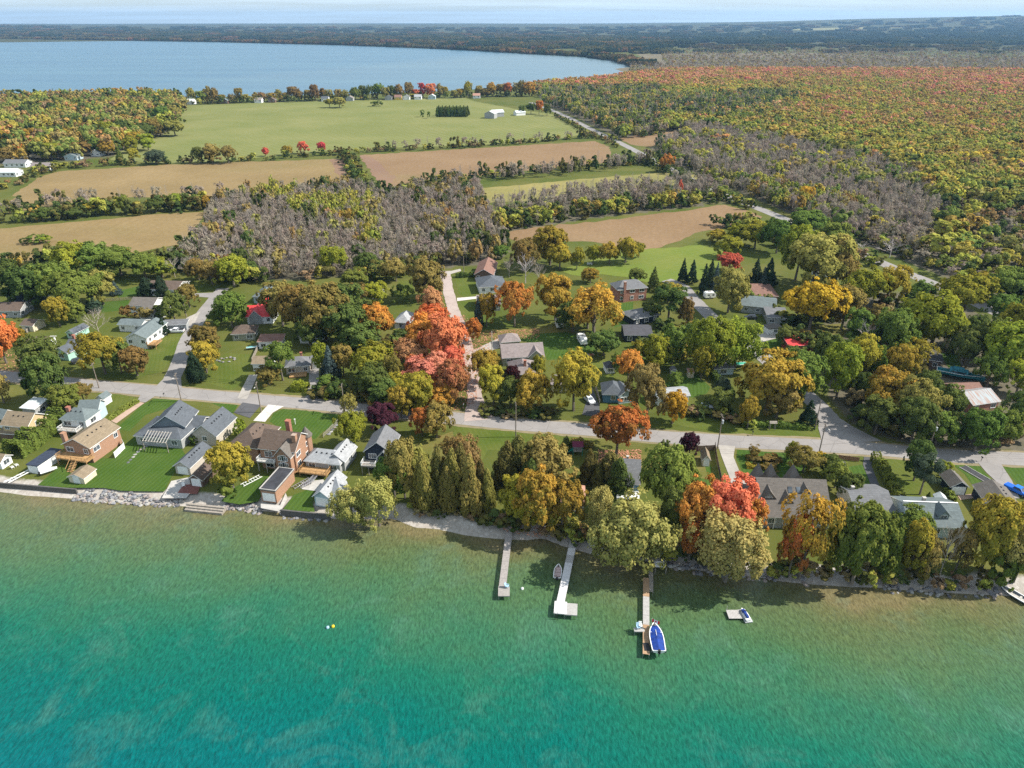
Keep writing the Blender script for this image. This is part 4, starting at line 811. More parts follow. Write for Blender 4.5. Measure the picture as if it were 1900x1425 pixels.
def fallen_leaves():
    r = np.random.default_rng(77); V = []; T = []
    for poly, n in (([(835,590),(862,585),(905,625),(910,650),(888,690),(885,745),(860,760),(780,765),(760,740),(800,700),(830,650)], 5200), ([(1110,835),(1190,835),(1190,870),(1110,870)], 900), ([(930,985),(1000,1000),(1080,1000),(1080,980),(940,965)], 500), ([(0,650),(60,650),(55,690),(0,690)], 700), ([(900,615),(1000,610),(1000,628),(900,634)], 700)):
        P = pxpoly(poly); A = np.array([(p.x, p.y) for p in P]); x = r.uniform(A[:,0].min(), A[:,0].max(), n); y = r.uniform(A[:,1].min(), A[:,1].max(), n); k = inpoly(x, y, P); x, y = x[k], y[k]; m = len(x)
        c = np.stack([x, y, np.full(m, GZ + .14)], -1); V.append(leaf_quads(r, c, unit(np.array([0, 0, 1.]) + r.normal(size=(m, 3)) * .2), .3)); T.append(np.repeat(r.uniform(0, 1, m), 4))
    tag(mk('fallen_leaves', fast_mesh('fallen_leaves', np.concatenate(V), 4, [LEAF['m_pink']], {'tone': np.concatenate(T)})), 'scattered pinkish orange fallen leaves under the lane maples', 'leaves', None, 'stuff')
fallen_leaves()
# ------------------------------------------------------------ buildings
RM = dict(grey=roofmat('shingle_grey', (.165,.168,.175)), slate=roofmat('shingle_slate', (.105,.117,.132)), light=roofmat('shingle_light_grey', (.35,.36,.37)), tan=roofmat('shingle_tan', (.235,.185,.125)), brown=roofmat('shingle_brown', (.13,.096,.076)),
    teal=roofmat('shingle_teal_grey', (.145,.175,.178)), dark=roofmat('shingle_dark', (.085,.085,.095)), taupe=roofmat('shingle_taupe', (.15,.135,.12)), mauve=roofmat('shingle_mauve', (.255,.215,.205)), rustpink=roofmat('shingle_rust_pink', (.40,.225,.17)),
    red=plain('red_metal_roof', (.62,.055,.055), .45, 0, .2), tar=plain('tar_roof', (.045,.047,.055), .9, 0, .5, .5), white=plain('white_metal_roof', (.58,.62,.62), .5, 0, .2), navy=plain('navy_roof', (.035,.045,.07), .7, 0, .3), redbrown=roofmat('shingle_red_brown', (.235,.135,.105)))
def rustymat():
    m, N, L, out = newmat('rusty_metal_roof'); v = objpos(N); n = ramp(N, L, noise(N, L, mapping(N, L, v, (1.6, .12, .12)), 1.6, 5, .7), .46, .60)
    col = mixrgb(N, L, n, (.27,.32,.34), (.24,.115,.07)); princ(N, L, out, col, .6, 0, .3); return m
RM['rusty'] = rustymat()
WM = dict(white=sidingmat('siding_white', (.74,.75,.74)), tan=sidingmat('siding_tan', (.52,.39,.22)), blue=sidingmat('siding_blue', (.10,.22,.33)), greyblue=sidingmat('siding_grey_blue', (.16,.19,.22)), navy=sidingmat('siding_navy', (.025,.035,.055)), grey=sidingmat('siding_grey', (.33,.34,.34)),
    beige=sidingmat('siding_beige', (.50,.45,.36)), mint=sidingmat('siding_mint', (.38,.60,.50)), brown=sidingmat('siding_brown', (.15,.10,.075)), brick=BRICK, brickred=BRICKR, stone=sidingmat('stone_beige', (.50,.45,.38), brick=True), cream=sidingmat('siding_cream', (.62,.55,.40)), paleblue=sidingmat('siding_pale_blue', (.42,.52,.56)), sage=sidingmat('siding_sage', (.30,.31,.24)), yellow=sidingmat('siding_yellow', (.60,.42,.08)), red=sidingmat('siding_red', (.3,.06,.05)))
def roof_block(mb, w, d, h, kind, rise, o=.4, t=.16):
    X, Y = w / 2 + o, d / 2 + o; W, D = w / 2, d / 2
    if kind == 'flat':
        mb.box(-X, -Y, h - .02, X, Y, h + .22); return
    if kind == 'shed':      # slope falls to the front
        s = rise / d; top = [(-X, -Y, h - s*o + .1), (X, -Y, h - s*o + .1), (X, Y, h + rise + s*o + .1), (-X, Y, h + rise + s*o + .1)]; fc = [(0,1,2,3)]; bd = [0,1,2,3]
    elif kind == 'gx':
        s = rise / D; e = h - s*o + .1; top = [(-X,-Y,e),(X,-Y,e),(X,0,h+rise+.1),(X,Y,e),(-X,Y,e),(-X,0,h+rise+.1)]; fc = [(0,1,2,5),(5,2,3,4)]; bd = [0,1,2,3,4,5]
    elif kind == 'gy':
        s = rise / W; e = h - s*o + .1; top = [(-X,-Y,e),(0,-Y,h+rise+.1),(X,-Y,e),(X,Y,e),(0,Y,h+rise+.1),(-X,Y,e)]; fc = [(0,1,4,5),(1,2,3,4)]; bd = [0,1,2,3,4,5]
    else:                   # hip
        s = rise / min(W, D); e = h - s*o + .1
        if W >= D: r = [(-(W-D*.85),0,h+rise+.1),(W-D*.85,0,h+rise+.1)]; fc = [(0,1,5,4),(1,2,5),(2,3,4,5),(3,0,4)]
        else: r = [(0,-(D-W*.85),h+rise+.1),(0,D-W*.85,h+rise+.1)]; fc = [(0,1,4),(1,2,5,4),(2,3,5),(3,0,4,5)]
        top = [(-X,-Y,e),(X,-Y,e),(X,Y,e),(-X,Y,e)] + r; bd = [0,1,2,3]
    n = len(top); vs = top + [(x, y, z - t) for x, y, z in top]
    fs = list(fc) + [tuple(i + n for i in f[::-1]) for f in fc]; mb.add(vs, fs); mb.add(vs, [(bd[(i+1) % len(bd)], bd[i], bd[i] + n, bd[(i+1) % len(bd)] + n) for i in range(len(bd))], 1)
def wall_block(mb, w, d, h, kind, rise):
    W, D = w / 2, d / 2
    mb.add([(-W,-D,-.3),(W,-D,-.3),(W,D,-.3),(-W,D,-.3),(-W,-D,h),(W,-D,h),(W,D,h),(-W,D,h)], [(0,1,5,4),(1,2,6,5),(2,3,7,6),(3,0,4,7)])
    if kind == 'gx': mb.add([(W,-D,h),(W,D,h),(W,0,h+rise),(-W,D,h),(-W,-D,h),(-W,0,h+rise)], [(0,1,2),(3,4,5)])
    if kind == 'gy': mb.add([(-W,-D,h),(W,-D,h),(0,-D,h+rise),(W,D,h),(-W,D,h),(0,D,h+rise)], [(0,1,2),(3,4,5)])
    if kind == 'shed': mb.add([(W,-D,h),(W,D,h),(W,D,h+rise),(-W,D,h),(-W,-D,h),(-W,D,h+rise)], [(0,1,2),(3,4,5),(1,3,5,2)])
WINM = {}
def win_mesh(w, h, mat, cols=2):
    k = (round(w, 2), round(h, 2), mat.name, cols)
    if k in WINM: return WINM[k]
    mb = MB(); t = .10; mb.box(-w/2-t, -.07, 0, -w/2, .02, h).box(w/2, -.07, 0, w/2+t, .02, h).box(-w/2-t, -.075, h, w/2+t, .02, h+t).box(-w/2-t, -.10, -t, w/2+t, .02, 0)
    for i in range(1, cols): mb.box(-w/2 + w*i/cols - .03, -.055, 0, -w/2 + w*i/cols + .03, .01, h)
    p = MB().box(-w/2, -.03, 0, w/2, .005, h).mesh('pane', GLASS)
    WINM[k] = (mb.mesh('window', mat), p); return WINM[k]
SIDE = {'f': (0, -1), 'r': (1, 0), 'b': (0, 1), 'l': (-1, 0)}
def opening(root, bx, by, br, w, d, side, u, z, ow, oh, mat=None, name='window', cols=2, door=None):
    """window or door on a wall of a block; u along the wall from -1 to 1"""
    if side in 'fb': lx, ly = u * (w/2 - ow/2 - .15), (-d/2 - .004 if side == 'f' else d/2 + .004)
    else: lx, ly = (w/2 + .004 if side == 'r' else -w/2 - .004), u * (d/2 - ow/2 - .15)
    a = {'f': 0, 'r': math.pi/2, 'b': math.pi, 'l': -math.pi/2}[side]
    c, s = math.cos(br), math.sin(br); loc = (bx + lx*c - ly*s, by + lx*s + ly*c, z)
    if door:
        mb = MB().box(-ow/2-.1, -.05, 0, ow/2+.1, .01, oh+.1); f = mb.build('door', TRIM, root, loc, a + br)
        pm = MB(); pm.box(-ow/2, -.075, .02, ow/2, -.04, oh)
        for i in range(1, 4): pm.box(-ow/2+.04, -.085, oh*i/4-.02, ow/2-.04, -.07, oh*i/4+.02)
        pm.build('door_leaf', door, f); return f
    wm, pmesh = win_mesh(ow, oh, mat or TRIM, cols); f = mk(name, wm, root, loc, a + br); mk('pane', pmesh, f); return f
BUILD = {}
def house(label, cat, blocks, wall='white', roof='grey', name=None, short=None, group=None, trim=None):
    """blocks: (A, B, C|depth, eave height, roof kind, rise, {opts}); A,B,C pixel corners of the eaves"""
    root = None; info = []
    for bi, b in enumerate(blocks):
        A, B, C, h, kind, rise = b[:6]; op = b[6] if len(b) > 6 else {}; o = op.get('o', .4)
        a, bb = G(*A, GZ + h), G(*B, GZ + h); u = bb - a; wid = u.length; u.normalize(); n = Vector((-u.y, u.x, 0))
        if isinstance(C, (tuple, list)):
            c = G(*C, GZ + h); dep = (c - bb).dot(n)
            if dep < 2.5: dep = 5
        else: dep = C
        dep = min(dep, 26); ctr = (a + bb) / 2 + n * dep / 2; ang = math.atan2(u.y, u.x)
        w, d = max(1.2, wid - 2*o), max(1.2, dep - 2*o)
        if root is None:
            root = thing(name or cat.replace(' ', '_'), label, cat, (ctr.x, ctr.y, GZ), ang, group); R0 = (ctr, ang)
        ca, sa = math.cos(-R0[1]), math.sin(-R0[1]); dv = ctr - R0[0]; bx, by, br = dv.x*ca - dv.y*sa, dv.x*sa + dv.y*ca, ang - R0[1]
        wm = MB(); wall_block(wm, w, d, h, kind, rise); wo = wm.build('wall', WM[op.get('wall', wall)], root, (bx, by, 0), br)
        rm = MB(); roof_block(rm, w, d, h, kind, rise, o); rf = rm.build('roof', [RM[op.get('roof', roof)], TRIM], root, (bx, by, 0), br)
        if kind == 'gx' and op.get('caps', 1):
            pass
        st = 2 if h > 4.6 else 1; tm = trim
        for side in op.get('win', 'fr'):
            L_ = w if side in 'fb' else d; k = max(1, min(5, int(L_ / 3.4)))
            for s_ in range(st):
                z = (1.0 if st == 2 else max(.7, h - 2.0)) + s_ * 2.7
                if z + 1.1 > h: z = max(.5, h - 1.5)
                for i in range(k):
                    uu = 0 if k == 1 else -.8 + 1.6 * i / (k - 1)
                    if op.get('door') == side and s_ == 0 and i == k // 2:
                        opening(root, bx, by, br, w, d, side, uu, .05, 1.0, 2.05, door=WOOD); continue
                    opening(root, bx, by, br, w, d, side, uu, z, random.choice([1.2, 1.6, 2.0]), 1.2, tm)
        if 'garage' in op:
            gs, gw = op['garage']; opening(root, bx, by, br, w, d, gs, 0, .03, min(gw, (w if gs in 'fb' else d) - .7), 2.1, door=WHITE)
        for (cx, cyy, cw, ch, cm) in op.get('chimney', []): MB().box(-cw/2, -cw/2, 0, cw/2, cw/2, ch).box(-cw/2-.08, -cw/2-.08, ch, cw/2+.08, cw/2+.08, ch+.15).build('chimney', cm, root, (bx + cx*w/2*math.cos(br) - cyy*d/2*math.sin(br), by + cx*w/2*math.sin(br) + cyy*d/2*math.cos(br), 0), br)
        for q in range(op.get('vents', 0)):     # small roof vents
            if kind in ('gx', 'gy', 'hip'):
                uu = -.6 + 1.2 * (q + .5) / op['vents']; k = .35
                lx, ly = (uu * w/2, -k * d/2) if (kind == 'gx' or (kind == 'hip' and w >= d)) else (k * w/2, uu * d/2)
                zz = h + rise * (1 - k) + .05
                if kind == 'hip' and abs(uu) > .5: continue
                c_, s_ = math.cos(br), math.sin(br); MB().box(-.15, -.15, -.1, .15, .15, .24).build('roof_vent', DARKM, rf, (lx, ly, zz))
        info.append((bx, by, br, w, d, h, rise))
    BUILD[label] = (root, info); return root, info
def loc(info, x, y, z=0):
    bx, by, br = info[:3]; c, s = math.cos(br), math.sin(br); return (bx + x*c - y*s, by + x*s + y*c, z)
def deck(root, info, x0, y0, x1, y1, z, rail=None, mat=WOOD, posts=True, name='deck', sides='flr'):
    """raised deck in block coordinates with boards, posts and railing"""
    c, s = math.cos(info[2]), math.sin(info[2]); P = loc(info, 0, 0)
    mb = MB(); n = max(2, int((x1 - x0) / .45))
    for i in range(n): a = x0 + (x1 - x0) * i / n; mb.box(a + .015, y0, z - .06, a + (x1 - x0) / n - .015, y1, z)
    mb.box(x0, y0, z - .28, x1, y0 + .06, z - .065).box(x0, y1 - .06, z - .28, x1, y1, z - .065).box(x0, y0 + .07, z - .28, x0 + .06, y1 - .07, z - .065).box(x1 - .06, y0 + .07, z - .28, x1, y1 - .07, z - .065)
    if posts and z > .6:
        for px_ in (x0 + .15, (x0 + x1) / 2, x1 - .15): mb.box(px_ - .08, y0 + .1, -.2, px_ + .08, y0 + .26, z - .07)
    o = mb.build(name, mat, root, P, info[2])
    if rail:
        rb = MB(); H = z + .95
        def run(a, b):
            rb.bar((a[0], a[1], H), (b[0], b[1], H), .09, .06); rb.bar((a[0], a[1], z + .12), (b[0], b[1], z + .12), .06, .05); L_ = math.hypot(b[0]-a[0], b[1]-a[1]); k = max(2, int(L_ / .3))
            for i in range(k + 1): q = (a[0] + (b[0]-a[0])*i/k, a[1] + (b[1]-a[1])*i/k); rb.bar((q[0], q[1], z), (q[0], q[1], H), .05 if i % 5 else .10)
        if 'f' in sides: run((x0, y0 + .05), (x1, y0 + .05))
        if 'l' in sides: run((x0 + .05, y0), (x0 + .05, y1))
        if 'r' in sides: run((x1 - .05, y0), (x1 - .05, y1))
        rb.build('railing', rail, o)
    return o
def dormer(root, info, x, y, w, z, rise, length, wall, roof, win=True):
    """gabled dormer facing the front"""
    P = loc(info, x, y, 0); r = info[2]; wm = MB(); hh = .9
    wm.add([(-w/2,0,z-1.2),(w/2,0,z-1.2),(w/2,0,z+hh),(0,0,z+hh+rise),(-w/2,0,z+hh),(-w/2,length,z-1.2),(w/2,length,z-1.2),(w/2,length,z+hh),(-w/2,length,z+hh)], [(0,1,2,3,4),(1,6,7,2),(5,0,4,8)])
    d_ = wm.build('dormer', WM[wall], root, P, r)
    rm = MB(); o = .3; s = rise / (w/2); e = z + hh - s*o + .08; t = z + hh + rise + .08
    vs = [(-w/2-o,-o,e),(0,-o,t),(w/2+o,-o,e),(w/2+o,length,e),(0,length,t),(-w/2-o,length,e)]; vs += [(a, b, c - .13) for a, b, c in vs]
    rm.add(vs, [(0,1,4,5),(1,2,3,4),(11,10,7,6),(10,9,8,7),(1,0,6,7),(2,1,7,8),(3,2,8,9),(0,5,11,6)]); rm.build('dormer_roof', RM[roof], d_)
    if win:
        q = MB(); a = w * .27; q.box(-a-.08,-.07,0,-a,.02,.8).box(a,-.07,0,a+.08,.02,.8).box(-a-.08,-.075,.8,a+.08,.02,.88).box(-a-.08,-.09,-.08,a+.08,.02,0).box(-.03,-.06,0,.03,.01,.8).box(-a,-.03,0,a,.005,.8,1)
        q.build('window', [TRIM, GLASS], d_, (0, -.004, z + .02))
    return d_
def fgable(root, info, x0, x1, ridge, h, rise, out, wall, roof):
    """cross gable projecting from the front wall of a block"""
    w = x1 - x0; L_ = out + ridge; bx = loc(info, (x0 + x1) / 2, -info[4]/2 - out + L_/2); wm = MB(); wall_block(wm, w, L_, h, 'gy', rise); wm.build('wall', WM[wall], root, (bx[0], bx[1], 0), info[2])
    rm = MB(); roof_block(rm, w, L_, h, 'gy', rise, .35); rm.build('roof', [RM[roof], TRIM], root, (bx[0], bx[1], 0), info[2]); return (bx[0], bx[1], info[2], w, L_, h, rise)

# --- waterfront, left to right
r, i = house('tan-roofed yellow house behind the long clipped hedge', 'house', [((-2,788),(50,793),(94,768),5.0,'gx',2.2,{'win':'fr','vents':3}), ((-4,804),(50,808),2.2,2.6,'shed',.7,{'win':'','wall':'brown','o':.2})], 'tan', 'tan', short='the tan-roofed yellow house')
r, i = house('long white metal-roofed shed behind the tan-roofed yellow house', 'shed', [((35,757),(64,760),(84,742),3.0,'shed',.5,{'win':'r'})], 'grey', 'white')
house('pale blue-roofed white house cut by the left frame edge', 'house', [((-40,768),(4,776),(24,761),3.6,'gx',1.4)], 'white', 'teal')
r, i = house('teal hip-roofed cottage with white side wall and front balcony', 'house', [((108,777),(158,781),(195,760),4.2,'hip',1.9,{'wall':'white','chimney':[(-.62,-.3,.9,6.6,BRICKR)],'vents':3}), ((142,760),(182,759),(192,751),4.0,'gx',1.6,{'win':''})], 'paleblue', 'teal')
deck(r, i[0], -i[0][3]/2 + .4, -i[0][4]/2 - 2.6, i[0][3]/2 - 1.2, -i[0][4]/2 + .1, 1.9, TRIM, GREYWOOD)
house('tiny white garden hut with red-curtained windows beside the teal-roofed cottage', 'hut', [((176,739),(192,741),(206,731),2.3,'gy',1.0,{'win':'f','o':.25})], 'white', 'teal')
r, i = house('two-storey brick house with long tan roof and wooden deck', 'house', [((112,824),(166,832),(227,792),4.6,'gy',2.0,{'win':'rf','wall':'brick','chimney':[(-.95,-.85,1.0,7.2,BRICK)],'vents':4})], 'brick', 'tan')
dk = deck(r, i[0], -i[0][3]/2 - .4, -i[0][4]/2 - 2.8, i[0][3]/2 + .7, -i[0][4]/2 + .05, 2.1, WOOD, WOOD)
sb = MB()
for k in range(8): sb.box(-.2, -.3*k, 1.9 - .26*k, 1.6, -.3*k + .3, 1.97 - .26*k)
sb.bar((-.25, .2, 2.9), (-.25, -2.2, .9), .1).bar((1.65, .2, 2.9), (1.65, -2.2, .9), .1).build('stairs', WOOD, r, loc(i[0], .5, -i[0][4]/2 - 2.9), i[0][2])
r, i = house('dark grey-roofed lakefront house with gabled upper floor and pergola', 'house', [((246,808),(336,816),(372,778),3.0,'hip',1.9,{'win':'f'}), ((277,791),(344,791),(379,760),4.6,'gy',3.0,{'win':'f','o':.5,'wall':'greyblue','vents':5}), ((340,790),(372,793),(392,772),3.2,'gx',1.3,{'win':''})], 'grey', 'slate')
b = i[0]; pr = MB().bar((-3.6,0,3.0),(3.2,0,3.0),.16).bar((-3.6,2.6,4.3),(3.2,2.6,4.3),.16)
for px_ in (-3.5, 3.1): pr.bar((px_,0,0),(px_,0,3.0),.16)
pg = pr.build('pergola', GREYWOOD, r, loc(b, .8, -b[4]/2 - 2.4), b[2])
for k in range(9): MB().bar((-3.3 + k*.8, -.3, 3.08), (-3.3 + k*.8, 2.9, 4.5), .09, .16).build('pergola_slat', CONC, pg)
r, i = house('dark grey gabled garage joined to the pergola house', 'garage', [((352,804),(401,809),(444,773),3.4,'gy',2.7,{'win':'f','wall':'stone','vents':5})], 'stone', 'slate')
r, i = house('small dark grey-roofed brick garage on the lakeside patio', 'garage', [((319,864),(352,868),(391,829),2.5,'gy',1.4,{'win':'','wall':'stone','garage':('f',2.6),'vents':5})], 'stone', 'slate')
house('low brown-roofed boathouse with white door and red patio', 'boathouse', [((346,888),(375,891),(414,853),2.3,'gy',1.2,{'win':'','garage':('f',2.2)})], 'brown', 'brown')
r, i = house('large brown-roofed brick house with tall front gable window', 'house', [((477,831),(547,839),(584,806),6.0,'gx',2.9,{'win':'r','chimney':[(.86,-.45,1.0,9.2,BRICK),(-.1,.95,1.1,9.6,BRICKR)],'vents':0}), ((421,824),(478,832),(524,791),4.6,'hip',2.6,{'win':'','vents':4})], 'brick', 'brown')
b = i[0]; g = fgable(r, b, .2, b[3]/2 - .4, b[4]/2 - .6, 5.4, 2.4, 1.6, 'brick', 'taupe')
for (u, z, w_, h_) in ((-.55,1.9,.8,1.2),(.55,1.9,.8,1.2),(0,1.9,1.5,1.5),(0,3.9,1.5,1.5),(-.55,4.0,.8,1.0),(.55,4.0,.8,1.0)): opening(r, *g[:5], 'f', u, z, w_, h_, cols=1)
opening(r, *b[:5], 'f', -.7, 3.6, 1.8, 1.4); opening(r, *b[:5], 'f', -.7, .6, 1.8, 1.9)
deck(r, b, -b[3]/2 - .2, -b[4]/2 - 1.9, -.1, -b[4]/2 + .05, 3.1, TRIM, CONC, name='balcony')
tw = MB(); n8 = [(1.3*math.cos(k*math.pi/4), 1.3*math.sin(k*math.pi/4)) for k in range(8)]; tw.prism(n8, 0, 6.1); t_ = tw.build('turret', WM['brick'], r, loc(b, b[3]/2 - .5, b[4]/2 - .4), 0)
MB().add([(1.65*math.cos(k*math.pi/4), 1.65*math.sin(k*math.pi/4), 6.05) for k in range(8)] + [(0,0,8.6)], [(k, (k+1) % 8, 8) for k in range(8)] + [tuple(range(7,-1,-1))]).build('turret_roof', RM['taupe'], t_)
r, i = house('pale grey hip-roofed bungalow with timber deck stairs', 'house', [((562,854),(631,862),(656,838),3.0,'hip',1.9,{'win':'f','wall':'grey','vents':4}), ((602,852),(640,857),(663,827),3.0,'gy',1.8,{'win':'r','vents':4})], 'grey', 'light')
b = i[0]; d_ = deck(r, b, -b[3]/2 - .5, -b[4]/2 - 3.0, b[3]/2 - 2.2, -b[4]/2 + .05, 1.2, WOOD, WOOD)
sb = MB()
for k in range(7): sb.box(-.28*k - .28, 0, .95 - .17*k, -.28*k, 1.4, 1.02 - .17*k)
sb.bar((.1,-.05,2.0),(-2.2,-.05,.9),.08).bar((.1,1.45,2.0),(-2.2,1.45,.9),.08).build('stairs', WOOD, r, loc(b, -b[3]/2 - .6, -b[4]/2 - 2.4), b[2])
r, i = house('pale grey double-gabled boathouse beside the overhanging willow', 'boathouse', [((578,920),(612,925),(649,884),2.7,'gy',1.5,{'win':'','garage':('f',2.8),'vents':4}), ((612,921),(650,913),(677,884),2.7,'gy',1.3,{'win':'r'})], 'paleblue', 'light')
r, i = house('navy-sided lake house with grey gable roof and white balcony', 'house', [((673,837),(727,840),(757,806),5.4,'gy',2.6,{'win':'r','wall':'navy','vents':0})], 'navy', 'grey')
b = i[0]; fgable(r, b, .3, b[3]/2 - .2, 3.0, 4.6, 1.5, 1.1, 'navy', 'grey')
deck(r, b, -b[3]/2 - .4, -b[4]/2 - 2.8, -.1, -b[4]/2 + .05, 2.7, TRIM, GREYWOOD, name='balcony'); opening(r, *b[:5], 'f', -.65, 3.3, 1.8, 1.2, cols=3); opening(r, *b[:5], 'f', .7, 3.0, 2.2, 1.1, cols=3); opening(r, *b[:5], 'f', -.6, .6, 3.2, 1.5, cols=4)
r, i = house('flat tar-roofed brick boathouse with white garage door', 'boathouse', [((481,909),(511,913),(544,872),3.0,'flat',0,{'win':'','garage':('f',2.9),'o':.15})], 'brick', 'tar')
b = i[0]; MB().box(-b[3]/2-.18,-b[4]/2-.18,3.18,b[3]/2+.18,-b[4]/2,3.42).box(-b[3]/2-.18,b[4]/2,3.18,b[3]/2+.18,b[4]/2+.18,3.42).box(-b[3]/2-.18,-b[4]/2,3.18,-b[3]/2,b[4]/2,3.42).box(b[3]/2,-b[4]/2,3.18,b[3]/2+.18,b[4]/2,3.42).build('parapet', CONC, r, loc(b, 0, 0), b[2])
house('small tan garden shed on the striped lawn near the seawall', 'shed', [((123,885),(155,889),(175,869),1.7,'gy',.9,{'win':'','garage':('f',1.6),'o':.25})], 'cream', 'tan')
r, i = house('long white carport with flat navy roof', 'carport', [((48,863),(69,866),(110,834),2.3,'flat',0,{'win':'','o':.15,'garage':('f',2.4)})], 'white', 'navy')
house('small brown-roofed white shed at the left frame edge by the lake', 'shed', [((-26,856),(0,859),(16,842),2.2,'gx',1.0)], 'white', 'tan')
house('rust-pink hip-roofed cottage hidden behind the golden shoreline trees', 'cottage', [((1040,930),(1087,932),(1093,900),3.0,'hip',1.8)], 'white', 'rustpink')
r, i = house('grey-roofed cottage with yellow posts and white deck between shoreline trees', 'cottage', [((1150,896),(1189,899),11,3.0,'gx',3.2,{'win':'f','chimney':[(-.4,.1,.5,6.6,CONC)]})], 'blue', 'grey')
b = i[0]; d_ = deck(r, b, -b[3]/2 - 1.0, -b[4]/2 - 3.2, b[3]/2 + .2, -b[4]/2 + .05, .8, None, TRIM)
for k in (-1, 1): MB().bar((k*2.2, 0, .8), (k*2.2, 0, 2.9), .22).build('porch_post', WM['yellow'], r, loc(b, 0, -b[4]/2 - .3), b[2])
r, i = house('big taupe-roofed house with many steep dormers', 'house', [((1412,958),(1546,963),15,3.3,'gx',5.0,{'win':'fr','vents':0}), ((1352,938),(1412,941),9,2.9,'gx',2.4,{'win':'f','vents':3})], 'grey', 'taupe')
b = i[0]
for (x_, w_, y_, z_) in ((-5.4, 2.6, -3.9, 5.0), (2.6, 2.0, -2.6, 5.8), (-1.6, 2.2, -4.6, 4.6)): dormer(r, b, x_, y_, w_, z_, w_ * .62, 3.6, 'grey', 'taupe')
for x_ in (-6.0, -3.2, 1.8):
    rm = MB(); rm.add([(-1.9,0,7.2),(0,0,9.05),(1.9,0,7.2),(1.9,4.5,5.0),(0,4.5,9.05),(-1.9,4.5,5.0)], [(0,2,1),(0,1,4,5),(1,2,3,4),(3,5,4)]); rm.build('rear_gable', RM['taupe'], r, loc(b, x_, .5), b[2])
for x_ in (-.6, 1.2): MB().box(-.45,-.7,-.05,.45,.7,.1).build('skylight', GLASS, r, loc(b, x_, -2.2, 6.85), b[2]).rotation_euler = (math.atan2(5.0, 7.1), 0, b[2])
for k in range(5): MB().bar((0,0,0),(0,0,3.0),.16).build('porch_post', TRIM, r, loc(b, -b[3]/2 + .5 + k*2.2, -b[4]/2 - .25), b[2])
house('long slate-roofed bungalow beside the tall clipped hedge', 'bungalow', [((1588,951),(1665,952),11,3.0,'gx',2.0,{'chimney':[(-.8,.1,.6,5.6,CONC)]})], 'beige', 'grey')
r, i = house('blue-grey roofed cottage with white ridge and small dormer', 'cottage', [((1690,976),(1796,980),11,3.2,'gx',2.3,{'chimney':[(-.2,.15,.6,6.2,CONC)]})], 'paleblue', 'teal')
b = i[0]; dormer(r, b, 1.6, -3.4, 2.2, 3.9, 1.2, 3.2, 'paleblue', 'teal'); MB().box(-b[3]/2-.3,-.15,0,b[3]/2+.3,.15,.12).build('ridge_cap', TRIM, r, loc(b, 0, 0, 5.62), b[2])
house('navy garage with brown gable roof and white double door', 'garage', [((1764,903),(1801,904),(1787,879),2.5,'gy',1.3,{'win':'','garage':('f',3.4),'wall':'navy'})], 'navy', 'taupe')
r, i = house('brown gable-roofed bungalow by the blue pickup', 'bungalow', [((1828,932),(1895,938),(1863,903),2.8,'gy',1.7,{'win':'f','vents':3}), ((1846,960),(1880,962),5,2.6,'gy',1.1,{'win':'f'})], 'navy', 'taupe')
house('green-grey metal garden shed next to the white-ridged cottage', 'shed', [((1744,938),(1767,940),(1757,919),2.0,'gy',.8,{'win':'','o':.15})], 'sage', 'white')
house('narrow white utility shed with flat roof on the hedged lawn', 'shed', [((1673,934),(1688,936),3.0,1.6,'flat',0,{'win':'','o':.1})], 'white', 'white')
house('tan barn-style shed inside the fenced yard', 'shed', [((1303,853),(1320,854),(1317,837),2.0,'gy',1.2,{'win':'','o':.2,'garage':('f',1.2)})], 'cream', 'tan')
house('white playhouse with dark roof on the lawn by the brick-fronted fence', 'playhouse', [((1552,868),(1571,870),(1568,856),1.9,'gx',.7,{'win':'f','o':.2})], 'white', 'dark')
# --- north of the road, left part
house('mint green cottage with two gables behind the dark tree', 'cottage', [((118,644),(151,646),(166,632),3.0,'gx',1.6,{'win':'f','chimney':[(-.7,.4,.8,5.6,BRICKR)]}), ((96,651),(124,656),(140,640),2.9,'gy',1.5,{'win':'f'})], 'mint', 'slate')
house('small mint green shed in the garden behind the mint cottage', 'shed', [((120,617),(138,619),(153,604),2.2,'gy',1.1,{'win':'f','o':.3})], 'mint', 'slate')
house('cream shed with brown roof beside the picket fence', 'shed', [((35,603),(60,605),(75,592),2.4,'gx',1.2,{'win':'f'})], 'cream', 'brown')
house('low brown-roofed bungalow behind the orange tree at far left', 'bungalow', [((40,641),(86,639),(99,623),2.8,'gx',1.4)], 'white', 'brown')
house('navy A-frame house with white windows under big green trees', 'house', [((10,550),(53,553),11,3.2,'gy',6.2,{'win':'f'})], 'navy', 'dark')
house('dark-roofed grey bungalow below the navy A-frame', 'bungalow', [((-24,577),(36,577),9,2.8,'gx',1.8)], 'grey', 'brown')
house('long brown-roofed white house at the head of the left road', 'house', [((262,536),(328,538),(338,521),3.0,'gx',1.6)], 'white', 'brown')
house('white-gabled bungalow with taupe roof behind a shrub row', 'bungalow', [((237,567),(284,568),(298,552),3.0,'gx',1.7), ((254,580),(296,582),(304,566),2.6,'gx',1.2)], 'white', 'taupe')
r, i = house('white split-level house with teal-grey roof and wooden porch', 'house', [((230,627),(272,628),(291,597),4.0,'gy',1.7,{'win':'fr'}), ((216,602),(262,604),(268,592),2.8,'gx',.9,{'win':'f'})], 'white', 'teal')
b = i[0]; deck(r, b, b[3]/2 - .1, -b[4]/2 - .5, b[3]/2 + 3.0, -b[4]/2 + 4, 1.6, WOOD, WOOD)
house('long grey metal shed behind the parked pickups', 'shed', [((300,604),(346,602),4,2.4,'shed',.5,{'win':''})], 'grey', 'grey')
